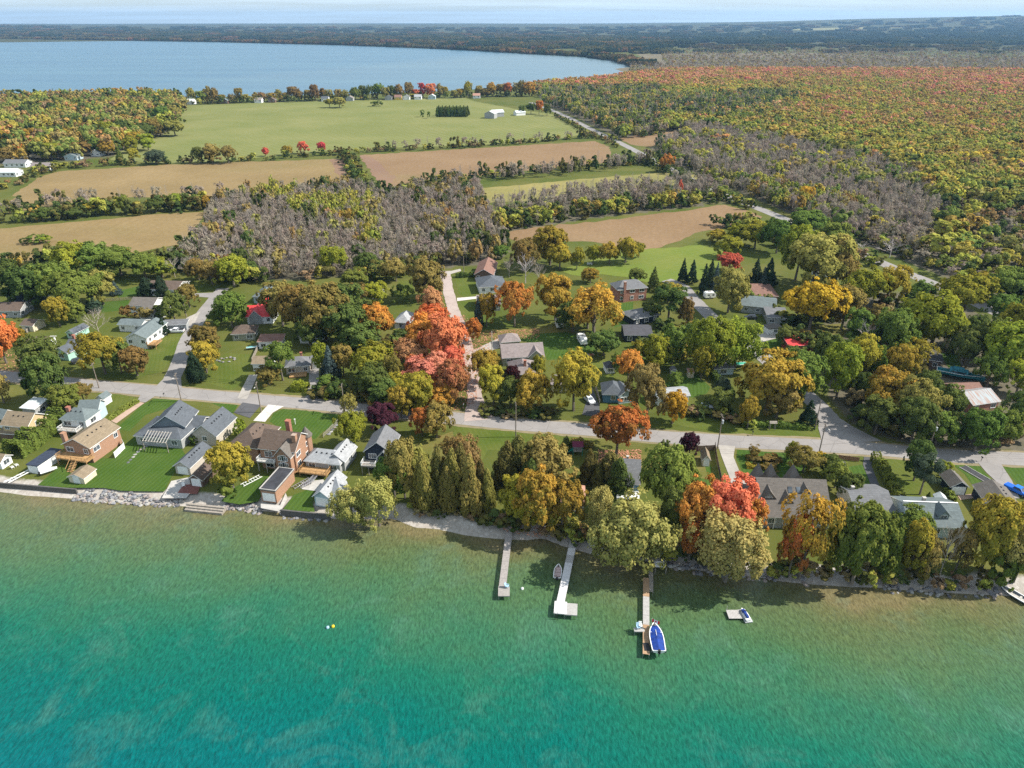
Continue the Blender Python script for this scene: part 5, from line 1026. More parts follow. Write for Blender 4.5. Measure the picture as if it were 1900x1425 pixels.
house('grey hip-roofed house just behind the red-roofed one', 'house', [((467,550),(506,551),(523,531),3.0,'hip',1.9)], 'paleblue', 'teal')
r, i = house('white cottage with bright red cross-gabled metal roof', 'cottage', [((455,588),(506,587),9,3.0,'gx',2.7,{'win':'f'}), ((470,574),(494,573),14,3.2,'gy',2.6,{'win':''})], 'white', 'red')
b = i[0]; fgable(r, b, -b[3]/2 + 1.0, .8, 4.0, 3.1, 2.3, .4, 'grey', 'red')
house('dark brown hip-roofed cottage with sage walls below the red roof', 'cottage', [((427,620),(473,618),(486,603),2.8,'hip',1.8)], 'sage', 'brown')
house('white mobile home with flat brown roof beside the sage cottage', 'mobile home', [((476,635),(524,634),(527,622),2.7,'shed',.5,{'win':'f'})], 'white', 'redbrown')
house('tan-roofed white cottage half behind the leaning pine', 'cottage', [((465,675),(502,675),(507,660),2.8,'gx',1.3)], 'white', 'tan')
r, i = house('grey hip-roofed bungalow with round deck and attached garage', 'bungalow', [((527,681),(576,677),(588,660),2.9,'hip',1.7,{'chimney':[(.3,.5,.7,5.2,BRICKR)]}), ((574,673),(594,672),(597,658),2.6,'gx',.9,{'win':'','garage':('f',2.6)})], 'stone', 'grey')
deck(r, i[0], -i[0][3]/2 + 1, -i[0][4]/2 - 3, i[0][3]/2 - 1, -i[0][4]/2 + .05, .5, None, WOOD)
house('low white building in deep shade under the big maples', 'cottage', [((552,624),(592,626),6,2.7,'gx',1.2)], 'white', 'dark')
house('pale grey hip-roofed cottage left of the orange maples', 'cottage', [((729,597),(761,599),(764,581),3.0,'hip',2.0)], 'white', 'light')
house('small dark hip-roofed cottage close behind the red maples', 'cottage', [((740,618),(768,618),(772,603),2.7,'hip',1.7)], 'grey', 'grey')
# --- north of the road, centre
house('brown-roofed house at the end of the gravel lane', 'house', [((879,509),(916,510),(910,486),3.2,'gy',2.2)], 'brown', 'redbrown')
house('white house with slate hip roof and flower beds by the lane', 'house', [((888,533),(941,530),(938,512),3.0,'hip',2.3)], 'white', 'slate')
house('grey-roofed garage tucked behind the blue spruce by the lane', 'garage', [((884,565),(930,564),(933,546),2.9,'gx',1.8)], 'grey', 'mauve')
house('small hip-roofed detached garage at the gravel drive', 'garage', [((929,635),(967,632),(966,618),2.6,'hip',1.6,{'win':'','garage':('l',3)})], 'sage', 'mauve')
r, i = house('long mauve-roofed grey house with front gable', 'house', [((931,664),(1011,660),(1010,637),3.2,'gx',2.6,{'win':'f'})], 'sage', 'mauve')
b = i[0]; fgable(r, b, b[3]*.12, b[3]/2 - .1, b[4]/2 - .2, 3.2, 2.2, .6, 'sage', 'mauve')
house('brown hip-roofed house with brick chimney half hidden by trees', 'house', [((946,695),(998,693),(997,668),2.9,'hip',2.4,{'chimney':[(.15,-.5,.8,6.2,BRICKR)]})], 'brown', 'mauve')
house('small white cottage behind the green tree beside the white car', 'cottage', [((1021,713),(1066,715),(1068,696),2.8,'gx',1.5)], 'cream', 'mauve')
r, i = house('blue clapboard cottage with white sunroom windows', 'cottage', [((1117,731),(1160,732),(1166,710),3.0,'hip',2.0), ((1148,735),(1179,731),(1176,712),2.9,'gy',1.6,{'win':'f','wall':'paleblue'})], 'blue', 'slate')
opening(r, *i[1][:5], 'f', 0, .9, 3.4, 1.1, cols=4)
house('pale flat-roofed bungalow behind the bright yellow tree', 'bungalow', [((1221,739),(1282,734),(1268,716),2.9,'gx',1.0)], 'white', 'light')
house('two-storey red brick house with grey hip roof', 'house', [((1146,538),(1203,533),(1198,519),5.4,'hip',2.2,{'win':'fr','chimney':[(-.55,-1.02,.9,8.2,BRICKR)]})], 'brickred', 'grey')
house('grey low hip-roofed bungalow right of the orange tree', 'bungalow', [((1176,593),(1226,583),(1215,566),2.8,'hip',1.5)], 'navy', 'grey')
house('dark mauve-roofed garage below the grey low bungalow', 'garage', [((1158,622),(1212,622),(1216,602),2.7,'gx',1.4)], 'navy', 'dark')
house('little white shed with dark hip roof on the back lawn', 'shed', [((1124,683),(1143,682),(1141,671),2.1,'hip',1.1,{'win':'f','o':.25})], 'white', 'dark')
house('small white garage with grey roof beside the long green hedge', 'garage', [((1324,684),(1365,682),(1359,671),2.6,'hip',1.4,{'win':'f'})], 'paleblue', 'grey')
house('orange-topped garden shed on the striped back lawn', 'shed', [((1277,692),(1289,692),2.4,1.8,'shed',.4,{'win':'','o':.15})], 'cream', 'rustpink')
house('tall narrow grey garden shed near the orange-topped shed', 'shed', [((1245,688),(1257,688),2.4,2.2,'gy',.6,{'win':'','o':.15})], 'grey', 'grey')
house('red-brown hip-roofed brick bungalow under the tall spruces', 'bungalow', [((1372,548),(1446,550),(1438,527),2.9,'hip',2.4)], 'brickred', 'redbrown')
house('teal-grey roofed house below the red-brown bungalow', 'house', [((1374,566),(1441,573),(1434,552),3.0,'gx',1.5)], 'grey', 'teal')
house('low flat grey garage left of the big yellow tree', 'garage', [((1424,589),(1466,591),(1482,575),2.8,'shed',.6)], 'grey', 'grey')
house('tiny whitewashed hut at the end of the shaded drive', 'hut', [((1426,611),(1454,609),4,2.2,'flat',0,{'win':'f','o':.15})], 'white', 'taupe')
house('red metal-roofed shelter half under dark trees', 'shelter', [((1464,642),(1518,640),6.5,2.6,'shed',1.2,{'win':''})], 'red', 'red')
house('barn with rust-streaked silver metal roof among trees', 'barn', [((1806,752),(1859,744),9,3.2,'gx',1.8,{'win':'f'})], 'brickred', 'rusty')
house('dark red-roofed shed just behind the rusty silver barn', 'shed', [((1775,731),(1830,728),7,3.2,'gx',1.4,{'win':''})], 'red', 'redbrown')
house('pale blue-grey gabled cottage among trees at the far right', 'cottage', [((1838,634),(1872,634),9,3.4,'gy',2.6)], 'paleblue', 'teal')
house('pale-walled bungalow hidden behind the dark trees at right', 'bungalow', [((1768,642),(1812,644),8,2.8,'gx',1.4)], 'cream', 'grey')
house('weathered trailer shed beside the teal boat on land', 'shed', [((1724,668),(1750,672),5,3.0,'shed',.5)], 'brown', 'dark')
house('tiny white-roofed pump shed in front of the teal boat', 'shed', [((1751,722),(1768,722),2.6,1.9,'gx',.6,{'win':'','o':.15})], 'white', 'white')
house('pale grey-roofed house by the country road', 'house', [((1520,508),(1560,506),9,3,'gx',1.6)], 'white', 'grey')
house('roadside white house behind the lime trees by the country road', 'house', [((1700,550),(1740,556),8,3,'gx',1.6)], 'white', 'mauve')
house('small grey-white shed in the garden behind the lime tree', 'shed', [((688,545),(708,546),5,2.4,'gx',1.0)], 'white', 'light')
# --- far farmhouses and cottages
house('silver-roofed grey barn at the far edge of the hay field', 'barn', [((898,210),(917,211),9,5.5,'gy',2.5,{'win':''}), ((914,209),(936,208),10,5.0,'gx',2.5,{'win':''})], 'grey', 'white')
house('white-roofed farm shed by the far farmyard trees', 'shed', [((958,209),(976,208),9,3.5,'gx',1.8,{'win':''})], 'white', 'white')
for (x0, x1, y, w_, rf, lab) in [(4,46,303,'white','grey','long white bungalow at the left edge of the far wood'), (54,92,309,'white','mauve','grey-roofed white house at the front of the far wood'), (117,142,290,'paleblue','teal','pale blue gabled house at the front of the far wood'), (166,184,283,'white','light','small white house tucked beside the orange tree of the far wood'), (-10,28,320,'white','white','white-roofed shed below the long white bungalow')]:
    house(lab, 'house', [((x0,y),(x1,y),10,3.2,'gx' if x1-x0 > 26 else 'gy',2.0)], w_, rf)
for k, (x, w_, rf, nm) in enumerate([(352,'white','white','white'),(415,'brown','teal','teal-roofed'),(478,'white','mauve','mauve-roofed'),(503,'brown','brown','brown'),(602,'white','slate','slate-roofed'),(648,'grey','mauve','grey'),(738,'yellow','redbrown','yellow'),(753,'white','grey','white gabled'),(775,'white','light','pale long'),(801,'paleblue','white','pale blue'),(884,'white','rustpink','pink-roofed'),(720,'grey','dark','dark-roofed')]):
    y = 192 - (x - 345) * .02; house(f'{nm} cottage among the trees on the near shore of the bay', 'cottage', [((x-7,y-4),(x+7,y-4),10,4.0,'gy' if k % 2 else 'gx',2.6,{'win':'f'})], w_, rf, group='cottages along the near shore of the bay')
for k, (x, y, s) in enumerate([(1447,50,'grey'),(300,57,'white'),(365,60,'white'),(1175,49,'white'),(1330,84,'light'),(860,46,'white'),(1000,56,'light'),(1130,89,'white')]):
    pass
# ------------------------------------------------------------ vehicles, boats, docks, street furniture
def paint(name, c, rough=.3): return plain('paint_' + name, c, rough, 0, .06, 1, .6)
RUBBER = plain('rubber', (.02,.02,.022), .8, 0, .2); CHROME = plain('alloy', (.5,.5,.52), .35, .7, .1)
def wheel(root, x, y, r=.35):
    mb = MB(); n = 14
    for (rr, h, mi) in ((r, .12, 0),):
        vs = [(rr*math.cos(2*math.pi*k/n), s*h, rr*math.sin(2*math.pi*k/n)) for s in (-1, 1) for k in range(n)]
        mb.add(vs, [(k, (k+1) % n, (k+1) % n + n, k + n) for k in range(n)] + [tuple(range(n)), tuple(range(2*n-1, n-1, -1))])
    w = mb.build('wheel', RUBBER, root, (x, y, r)); MB().add([(r*.6*math.cos(2*math.pi*k/8), s*.125, r*.6*math.sin(2*math.pi*k/8)) for s in (-1, 1) for k in range(8)], [tuple(range(8)), tuple(range(15, 7, -1))] + [(k, (k+1) % 8, (k+1) % 8 + 8, k + 8) for k in range(8)]).build('rim', CHROME, w); return w
def loft(mb, secs, mi=0, cap=True):
    n = len(secs[0]); vs = [p for s in secs for p in s]; fs = [(a*n + k, a*n + (k+1) % n, (a+1)*n + (k+1) % n, (a+1)*n + k) for a in range(len(secs)-1) for k in range(n)]
    if cap: fs += [tuple(range(n-1, -1, -1)), tuple(range((len(secs)-1)*n, len(secs)*n))]
    return mb.add(vs, fs, mi)
def car(label, cat, px, py, ang, body, kind='suv', group=None, bed=None):
    """nose towards local +x"""
    p = G(px, py); root = thing({'suv': 'parked_car', 'pickup': 'pickup_truck'}[kind], label, cat, p, ang, group); W = .92
    prof = {'suv': [(-2.25,.55),(-2.3,.95),(-2.2,1.1),(1.1,1.08),(2.1,.95),(2.3,.75),(2.3,.4),(-2.2,.35)], 'pickup': [(-2.7,.55),(-2.72,1.12),(-.6,1.15),(1.2,1.15),(2.45,1.05),(2.65,.85),(2.65,.5),(-2.6,.45)]}[kind]
    mb = MB(); loft(mb, [[(x*.985, -W, z) for x, z in prof], [(x, -W*.9, z + (.04 if z > .9 else 0)) for x, z in prof], [(x, W*.9, z + (.04 if z > .9 else 0)) for x, z in prof], [(x*.985, W, z) for x, z in prof]]); mb.build('body', body, root)
    cab = {'suv': [(-2.15,1.1),(-1.75,1.62),(.45,1.66),(1.2,1.1)], 'pickup': [(-.75,1.15),(-.55,1.72),(.75,1.74),(1.45,1.15)]}[kind]
    g = MB(); loft(g, [[(x, -W*.93 if z < 1.2 else -W*.74, z) for x, z in cab], [(x, W*.93 if z < 1.2 else W*.74, z) for x, z in cab]]); g.build('cabin_glass', GLASS, root)
    t = MB(); x0, x1 = cab[1][0], cab[2][0]; zt = cab[1][1]; t.box(x0 - .05, -W*.76, zt - .02, x1 + .05, W*.76, zt + .06)
    for s in (-1, 1): t.bar((cab[0][0], s*W*.93, cab[0][1]), (x0, s*W*.75, zt), .09).bar((cab[3][0], s*W*.93, cab[3][1]), (x1, s*W*.75, zt), .09).bar((-.1, s*W*.95, 1.1), (-.1, s*W*.76, zt), .09)
    t.build('roof', body, root)
    if kind == 'pickup': MB().box(-2.6,-W*.8,1.12,-.85,W*.8,1.21).build('bed_cover', bed or DARKM, root)
    xs = (-1.45, 1.45) if kind == 'suv' else (-1.75, 1.7)
    for x in xs:
        for y in (-.82, .82): wheel(root, x, y)
    for y in (-.65, .65): MB().box(prof[5][0]-.06, y-.18, .68, prof[5][0]+.03, y+.18, .86).build('headlight', CHROME, root); MB().box(prof[1][0]-.03, y-.15, .75, prof[1][0]+.05, y+.15, 1.0).build('tail_light', plain('tail_red', (.35,.02,.02), .3), root)
    return root
car('white hatchback with dark windows parked on the asphalt drive by the fence', 'car', 1093, 745, R(-68), paint('white', (.75,.77,.8)), 'suv')
car('bright blue pickup truck parked on the grey drive at the right edge', 'pickup truck', 1886, 914, R(-60), paint('blue', (.01,.16,.72)), 'pickup', bed=paint('blue_dark', (.008,.10,.5)))
car('white pickup parked beside the split-level house', 'pickup truck', 328, 617, R(185), paint('white2', (.72,.74,.76)), 'pickup')
car('dark blue pickup parked behind the white pickup', 'pickup truck', 331, 611, R(185), paint('navy', (.02,.03,.09)), 'pickup')
car('dark car parked under the trees beside the shaded drive', 'car', 1392, 592, R(180), paint('black', (.02,.022,.028)), 'suv')
car('dark grey car in the shade under the shoreline cedars', 'car', 818, 936, R(80), paint('grey', (.06,.065,.075)), 'suv')
car('red car half hidden under the orange lane trees', 'car', 806, 710, R(90), paint('red', (.4,.02,.03)), 'suv')
car('dark car parked beside the cottage at the mint fence', 'car', 148, 672, R(50), paint('black2', (.03,.035,.04)), 'suv')
def camper(label, px, py, ang, L_=5.2):
    root = thing('camper_trailer', label, 'camper', G(px, py), ang); W = 1.15
    pf = [(-L_/2,.55),(-L_/2,2.3),(-L_/2+.5,2.65),(L_/2-.8,2.65),(L_/2,1.9),(L_/2,.7),(L_/2-.4,.5)]
    mb = MB(); loft(mb, [[(x, -W, z) for x, z in pf], [(x, W, z) for x, z in pf]]); mb.build('body', WHITE, root)
    for x in (-1.3, .6): MB().box(x, -W-.02, 1.4, x + .9, -W + .01, 1.95).build('window', GLASS, root)
    MB().box(-.45,-W-.025,.65,.15,-W+.01,1.95 if False else 1.35).build('door', CONC, root); MB().box(-.6,-.4,2.64,.4,.4,2.9).build('roof_unit', CONC, root)
    for y in (-W+.1, W-.1): wheel(root, -.3, y, .33)
    MB().bar((L_/2,.3,.5),(L_/2+1.1,0,.5),.1).bar((L_/2,-.3,.5),(L_/2+1.1,0,.5),.1).build('hitch', DARKM, root)
camper('white camper trailer at the edge of the shaded back lawn', 1037, 606, R(-85)); camper('white camper trailer next to the dark tarp and hedge', 1080, 636, R(-80), 6); camper('white camper trailer by the spruces on the side road', 1316, 553, R(10), 4.4)
def hull(L_, B, H, n=9, tr=.75):
    """open hull sections bow at +y; returns list of (x,y,z) rings"""
    secs = []
    for k in range(n):
        t = k / (n - 1); y = -L_/2 + L_*t; w = B/2 * (1 - max(0, (t - .45) / .55) ** 2.3) * (tr + (1-tr) * min(1, t / .35)); w = max(w, .03); sh = H * (1 + .28 * t * t)
        secs.append([(-w, y, sh), (-w*.86, y, sh*.45), (0, y, .0 + .35*H*max(0, t-.6)), (w*.86, y, sh*.45), (w, y, sh)])
    return secs
def boat(label, px, py, ang, L_, B, H, hmat, dmat, cover=None, z=0.0, motor=True, screen=True, name='motor_boat', cat='boat', seats=False, tr=.93):
    root = thing(name, label, cat, G(px, py, z) + Vector((0, 0, -.18 if z < .2 else .35)), ang); S = hull(L_, B, H, 9, tr); mb = MB(); n = len(S)
    vs = [p for s in S for p in s]; mb.add(vs, [(a*5+k, a*5+k+1, (a+1)*5+k+1, (a+1)*5+k) for a in range(n-1) for k in range(4)] + [(0,1,2,3,4)]); mb.build('hull', hmat, root)
    # gunwale rim
    g = MB()
    for a in range(n-1):
        for k in (0, 4): g.bar(S[a][k], S[a+1][k], .14, .09)
    g.bar(S[0][0], S[0][4], .14, .09); g.build('gunwale', TRIM, root)
    d = MB()
    if cover:
        rows = []
        for a in range(0, n): t = a/(n-1); l, r_ = S[a][0], S[a][4]; rows.append([(l[0]*.9, l[1], l[2]+.03), (l[0]*.45, l[1], l[2]+.22*math.sin(math.pi*min(1, t+.12))), (0, l[1], l[2]+.34*math.sin(math.pi*min(1, t+.15))), (r_[0]*.45, l[1], l[2]+.22*math.sin(math.pi*min(1, t+.12))), (r_[0]*.9, l[1], l[2]+.03)])
        d.add([p for r_ in rows[:-1] for p in r_], [(a*5+k, a*5+k+1, (a+1)*5+k+1, (a+1)*5+k) for a in range(n-2) for k in range(4)]); d.build('cover', cover, root)
        MB().bar((-B*.42, L_*.14, H*1.15), (B*.42, L_*.14, H*1.15), .1).bar((0, -L_*.3, H*1.3), (0, L_*.2, H*1.45), .06).build('cover_bow', TRIM, root)
    else:
        fl = [(p[1][0]*.9, p[0][1], p[0][2]*.42) for p in S[:-1]] + [(p[3][0]*.9, p[0][1], p[0][2]*.42) for p in S[:-1]][::-1]
        d.add(fl, [tuple(range(len(fl)))]); d.build('floor', dmat, root)
        for y in ((-.22, .12) if not seats else (-.28, 0, .24)): MB().box(-B*.36, y*L_-.18, H*.5, B*.36, y*L_+.18, H*.78).build('seat', dmat, root)
    if screen and not cover: MB().add([(-B*.38, L_*.12, H), (B*.38, L_*.12, H), (B*.3, L_*.05, H+.45), (-B*.3, L_*.05, H+.45)], [(0,1,2,3)]).build('windscreen', GLASS, root)
    if motor: MB().box(-.2, -L_/2-.45, H*.5, .2, -L_/2-.05, H*1.45).box(-.07, -L_/2-.35, -.3, .07, -L_/2-.15, H*.5).build('outboard_motor', DARKM, root)
    return root
BLUEC = plain('blue_canvas', (.010,.045,.25), .75, 0, .55, 1.2)
boat('white motorboat with deep blue cover on a lift beside the long dock', 1217, 1190, R(-2), 6.4, 2.45, .85, WHITE, CONC, BLUEC, .55)
boat('small pale pink rowboat moored beside the white dock', 1035, 1062, R(-8), 3.9, 1.55, .55, plain('pale_pink_paint', (.62,.50,.48), .5), plain('pinkish_floor', (.50,.38,.36), .6), None, 0, True, False, 'rowing_boat', 'boat', True)
boat('open grey motorboat beached at the right end of the shore', 1880, 1105, R(32), 5.2, 1.9, .7, plain('boat_grey', (.16,.18,.20), .5), CONC, None, .15)
boat('white pontoon boat parked on the grass beside the carport', 92, 877, R(-50), 3.6, 1.4, .5, WHITE, CONC, plain('pale_canvas', (.6,.63,.66), .7), GZ + .1)
boat('green covered boat beside the small white garage', 1374, 680, R(-80), 5.2, 1.8, .7, plain('green_hull', (.02,.30,.20), .5), CONC, plain('green_canvas', (.03,.38,.26), .6), GZ + .1, False, False)
boat('teal canoe lying beside the sage cottage yard', 470, 648, R(-75), 4.2, 1.0, .5, plain('teal_hull', (.08,.30,.32), .5), CONC, plain('teal_canvas', (.12,.36,.38), .6), GZ, False, False, 'canoe', 'canoe')
b_ = boat('large derelict teal cruiser propped on land among the trees', 1780, 702, R(238), 13, 3.4, 1.5, plain('derelict_teal', (.03,.20,.24), .6, 0, .45), plain('derelict_deck', (.06,.22,.26), .7, 0, .4), None, GZ + .3, False, False, 'cabin_cruiser', 'boat')
MB().box(-1.3, -3.2, 1.0, 1.3, 1.8, 2.5).box(-1.0, -2.4, 2.5, 1.0, .6, 3.0).build('cabin', plain('derelict_cabin', (.05,.23,.30), .6, 0, .4), b_); MB().box(-1.33,-2.6,1.7,1.33,1.2,2.2).build('window', GLASS, b_)
def jetski(px, py, ang, z, label):
    root = thing('jet_ski', label, 'jet ski', G(px, py, z), ang); S = hull(3.0, 1.15, .5, 8, .85); mb = MB(); vs = [p for s in S for p in s]; n = len(S)
    mb.add(vs, [(a*5+k, a*5+k+1, (a+1)*5+k+1, (a+1)*5+k) for a in range(n-1) for k in range(4)] + [(0,1,2,3,4)] + [(a*5+4, a*5, (a+1)*5, (a+1)*5+4) for a in range(n-1)]); mb.build('hull', WHITE, root)
    MB().box(-.22,-1.1,.5,.22,.35,.88).build('seat', BLUEC, root); MB().add([(-.45,.3,.5),(.45,.3,.5),(.3,1.2,.62),(-.3,1.2,.62),(-.28,.35,.95),(.28,.35,.95)], [(0,1,2,3),(0,4,5,1),(4,3,2,5),(0,3,4),(1,5,2)]).build('bonnet', BLUEC, root); MB().bar((-.4,.35,1.05),(.4,.35,1.05),.06).bar((0,.35,.85),(0,.35,1.05),.08).build('handlebar', DARKM, root)
def dock(name, label, P, w, z, mats, seg=2.4, posts=True, cat='dock', plankdir=True):
    """P polyline px; built of deck sections, each of planks"""
    Q = [G(x, y, z) for x, y in P]; root = thing(name, label, cat, Q[0]); o0 = Q[0]; k = 0
    for a, b in zip(Q[:-1], Q[1:]):
        L_ = (b - a).length; n = max(1, round(L_ / seg)); d = (b - a) / L_; ang = math.atan2(d.y, d.x)
        for i in range(n):
            c = a + d * (L_ * (i + .5) / n) - o0; l = L_ / n - .03; mb = MB(); m = max(3, int(l / .2))
            for j in range(m): x = -l/2 + l*j/m; dz = random.uniform(-.006, .006); mb.box(x + .012, -w/2, -.05 + dz, x + l/m - .012, w/2, dz)
            mb.box(-l/2, -w/2 + .06, -.22, l/2, -w/2 + .14, -.056).box(-l/2, w/2 - .14, -.22, l/2, w/2 - .06, -.056)
            mb.build('deck_section', mats[min(k, len(mats)-1)] if not callable(mats) else mats(k), root, c, ang); k += 1
            if posts:
                for s in (-1, 1): MB().bar((l/2, s*(w/2 - .05), -z - 1.6), (l/2, s*(w/2 - .05), .02), .09, n=6).build('post', CHROME, root, c, ang)
    return root
DOCKG = plain('dock_grey', (.33,.30,.28), .85, 0, .25, 2); DOCKW = plain('dock_white', (.60,.585,.58), .7, 0, .12, 2); DOCKB = plain('dock_brown', (.40,.26,.155), .8, 0, .3, 2); DOCKP = plain('dock_pale', (.40,.385,.37), .8, 0, .2, 2)
def platform(root, px0, py0, w, l, z, mat, ang, name='platform'):
    c = G(px0, py0, z) - root.location; mb = MB(); m = int(w / .2)
    for j in range(m): x = -w/2 + w*j/m; mb.box(x + .012, -l/2, -.05, x + w/m - .012, l/2, 0)
    mb.box(-w/2, -l/2 + .05, -.24, w/2, -l/2 + .13, -.056).box(-w/2, l/2 - .13, -.24, w/2, l/2 - .05, -.056); o = mb.build(name, mat, root, c, ang)
    for sx in (-1, 1):
        for sy in (-1, 1): MB().bar((sx*(w/2-.1), sy*(l/2-.1), -z-1.6), (sx*(w/2-.1), sy*(l/2-.1), .03), .09, n=6).build('post', CHROME, root, c, ang)
    return o
d1 = dock('timber_dock', 'narrow grey timber dock with folding chair at its end', [(945,984),(932,1090)], 1.45, 1.1, [DOCKG]); platform(d1, 935, 1097, 2.25, 2.6, 1.12, DOCKG, 0)
d2 = dock('timber_dock', 'white painted dock with square platform at its end', [(1064,1004),(1040,1117)], 1.55, 1.1, [DOCKP, DOCKW, DOCKP, DOCKW, DOCKW]); platform(d2, 1040, 1127, 2.4, 3.2, 1.12, DOCKW, R(-6)); platform(d2, 1059, 1130, 2.5, 3.0, 1.115, DOCKP, R(-6))
ld = MB()
for k in range(5): ld.bar((-.25, -.05*k, -.28*k), (.25, -.05*k, -.28*k), .05)
ld.bar((-.27,0,.7),(-.27,-.3,-1.5),.05).bar((.27,0,.7),(.27,-.3,-1.5),.05).build('ladder', DARKM, d2, G(1032,1140,1.1) - d2.location)
d3 = dock('timber_dock', 'long brown and grey dock leading to the blue-covered boat', [(1199,1072),(1199,1125),(1199,1214)], 1.2, 1.0, [DOCKB, DOCKB, DOCKP, DOCKP, DOCKP, DOCKB, DOCKB]); platform(d3, 1186, 1168, 1.9, 1.0, 1.02, DOCKP, 0)
dock('jetty', 'short weathered jetty under the big willow joining the long dock', [(1208,1046),(1208,1098)], .85, .95, [GREYWOOD])
MB().box(-.5,-.9,0,.5,.9,.03).build('dark_sheet', DARKM, d3, G(1200,1200,1.03) - d3.location)  # thin dark rectangle lying on the brown end of the long dock
# boat lift under the covered boat
bl = thing('boat_lift', 'grey metal boat lift holding the blue-covered boat', 'boat lift', G(1217, 1190, 0)); f = MB()
for sx in (-1, 1): f.bar((sx*.8,-2.4,.3),(sx*.8,2.2,.3),.14)
f.build('bunks', CHROME, bl)
for sx in (-1, 1):
    for sy in (-2.6, 2.2): MB().bar((sx*1.35,sy,-2),(sx*1.35,sy,1.0),.12).build('post', CHROME, bl)
    MB().bar((-1.35,sx*2.4-.1,.18),(1.35,sx*2.4-.1,.18),.12).build('cross_beam', CHROME, bl)
jp = thing('swim_raft', 'small square grey raft moored away from the docks', 'raft', G(1364, 1143, 0)); mb = MB()
for j in range(11): mb.box(-1.5 + j*.27, -1.1, .42, -1.5 + j*.27 + .25, 1.1, .48)
mb.build('raft_deck', DOCKP, jp)
for sx in (-1.2, 1.2): MB().bar((sx,-1.05,.2),(sx,1.05,.2),.42,n=8).build('float', DARKM, jp)
MB().bar((-1.4,1.0,.4),(-1.4,1.0,1.6),.07).build('post', CHROME, jp)
jetski(1382, 1143, R(10), .25, 'blue and white jet ski docked against the grey raft')
pl = MB().box(-.75,-1.7,.12,.75,1.6,.3); tag(pl.build('jet_ski_float', plain('float_grey', (.45,.46,.47), .6), None, G(1382,1144,0), R(10)), 'grey drive-on float under the jet ski', 'float')
# chairs and dock bits
def chair(label, p, ang, mat, group=None, name='garden_chair', cat='chair'):
    r_ = thing(name, label, cat, p, ang, group); MB().box(-.3,-.3,.36,.3,.3,.42).build('seat', mat, r_); MB().add([(-.3,.28,.4),(.3,.28,.4),(.28,.5,1.0),(-.28,.5,1.0),(-.3,.33,.4),(.3,.33,.4),(.28,.55,1.0),(-.28,.55,1.0)], [(0,1,2,3),(7,6,5,4),(0,4,5,1),(1,5,6,2),(2,6,7,3),(3,7,4,0)]).build('backrest', mat, r_)
    for sx in (-.27, .27):
        for sy in (-.27, .27): MB().bar((sx,sy,0),(sx,sy,.37),.06).build('leg', mat, r_)
        MB().box(sx-.05,-.3,.6,sx+.05,.35,.64).build('armrest', mat, r_)
PB = plain('pale_blue_plastic', (.35,.52,.66), .5); YEL = plain('yellow_plastic', (.75,.55,.03), .5); TEA = plain('teal_plastic', (.03,.45,.48), .5)
chair('pale blue folding chair at the end of the narrow grey dock', G(941,1090,1.12) + Vector((0,0,.03)), 1.2, PB); chair('pale blue bench chair on the side platform of the long dock', G(1184,1166,1.03), .2, PB); chair('white chair standing beside the pale blue one on the dock', G(1188,1164,1.03), 0, WHITE)
chair('yellow plastic chair on the white cottage deck', G(1163,912,GZ+.8), 0, YEL); chair('teal plastic chair on the white cottage deck', G(1170,912,GZ+.8), 0, TEA)
chair('white lounge chair on the red lakeside patio', G(341,903), .6, WHITE); chair('left white lawn chair on the grass by the carport', G(24,869), 2.5, WHITE); chair('right white lawn chair on the grass by the carport', G(32,865), 2.5, WHITE)
# flag on the dock
fl = thing('flag', 'red and white maple leaf flag on the long dock', 'flag', G(1206,1166,1.0)); MB().bar((0,0,0),(.25,.3,2.2),.05,n=6).build('flagpole', TRIM, fl)
fm = MB()
for k, mi in ((0, 0), (1, 1), (2, 1), (3, 0)): fm.add([(.05+k*.36, .02*math.sin(k*2), 0), (.05+(k+1)*.36, .02*math.sin(k*2+2), 0), (.05+(k+1)*.36, .02*math.sin(k*2+2), .75), (.05+k*.36, .02*math.sin(k*2), .75)], [(0,1,2,3)], mi)
lf = [(0,.38),(.06,.26),(.13,.3),(.11,.12),(.24,.17),(.2,.08),(.28,.02),(.1,-.12),(.12,-.18),(.015,-.16),(.015,-.34),(-.015,-.34),(-.015,-.16),(-.12,-.18),(-.1,-.12),(-.28,.02),(-.2,.08),(-.24,.17),(-.11,.12),(-.13,.3),(-.06,.26)]
for s_ in (-.035, .035): fm.add([(.77 + x*.8, s_, .36 + y*.8) for x, y in lf], [tuple(range(len(lf)))], 0)
fm.build('banner', [plain('flag_red', (.62,.02,.03), .7), WHITE], fl, (.22,.27,1.4), -.5)
# buoys
for (x, y, m, lab) in ((618,1163,YEL,'small yellow buoy floating in the open teal water'), (608,1165,PB,'pale ring float beside the small yellow buoy'), (969,1093,WHITE,'tiny white mooring buoy right of the grey dock')):
    mb = MB(); loft(mb, [[(r_*math.cos(k*math.pi/4), r_*math.sin(k*math.pi/4), z) for k in range(8)] for r_, z in ((.1,-.15),(.3,0),(.32,.18),(.2,.38),(.06,.44))]); r_ = thing('buoy', lab, 'buoy', G(x,y,0)); mb.build('float', m, r_); MB().bar((0,0,.4),(0,0,.6),.07,n=6).build('eye', DARKM, r_)
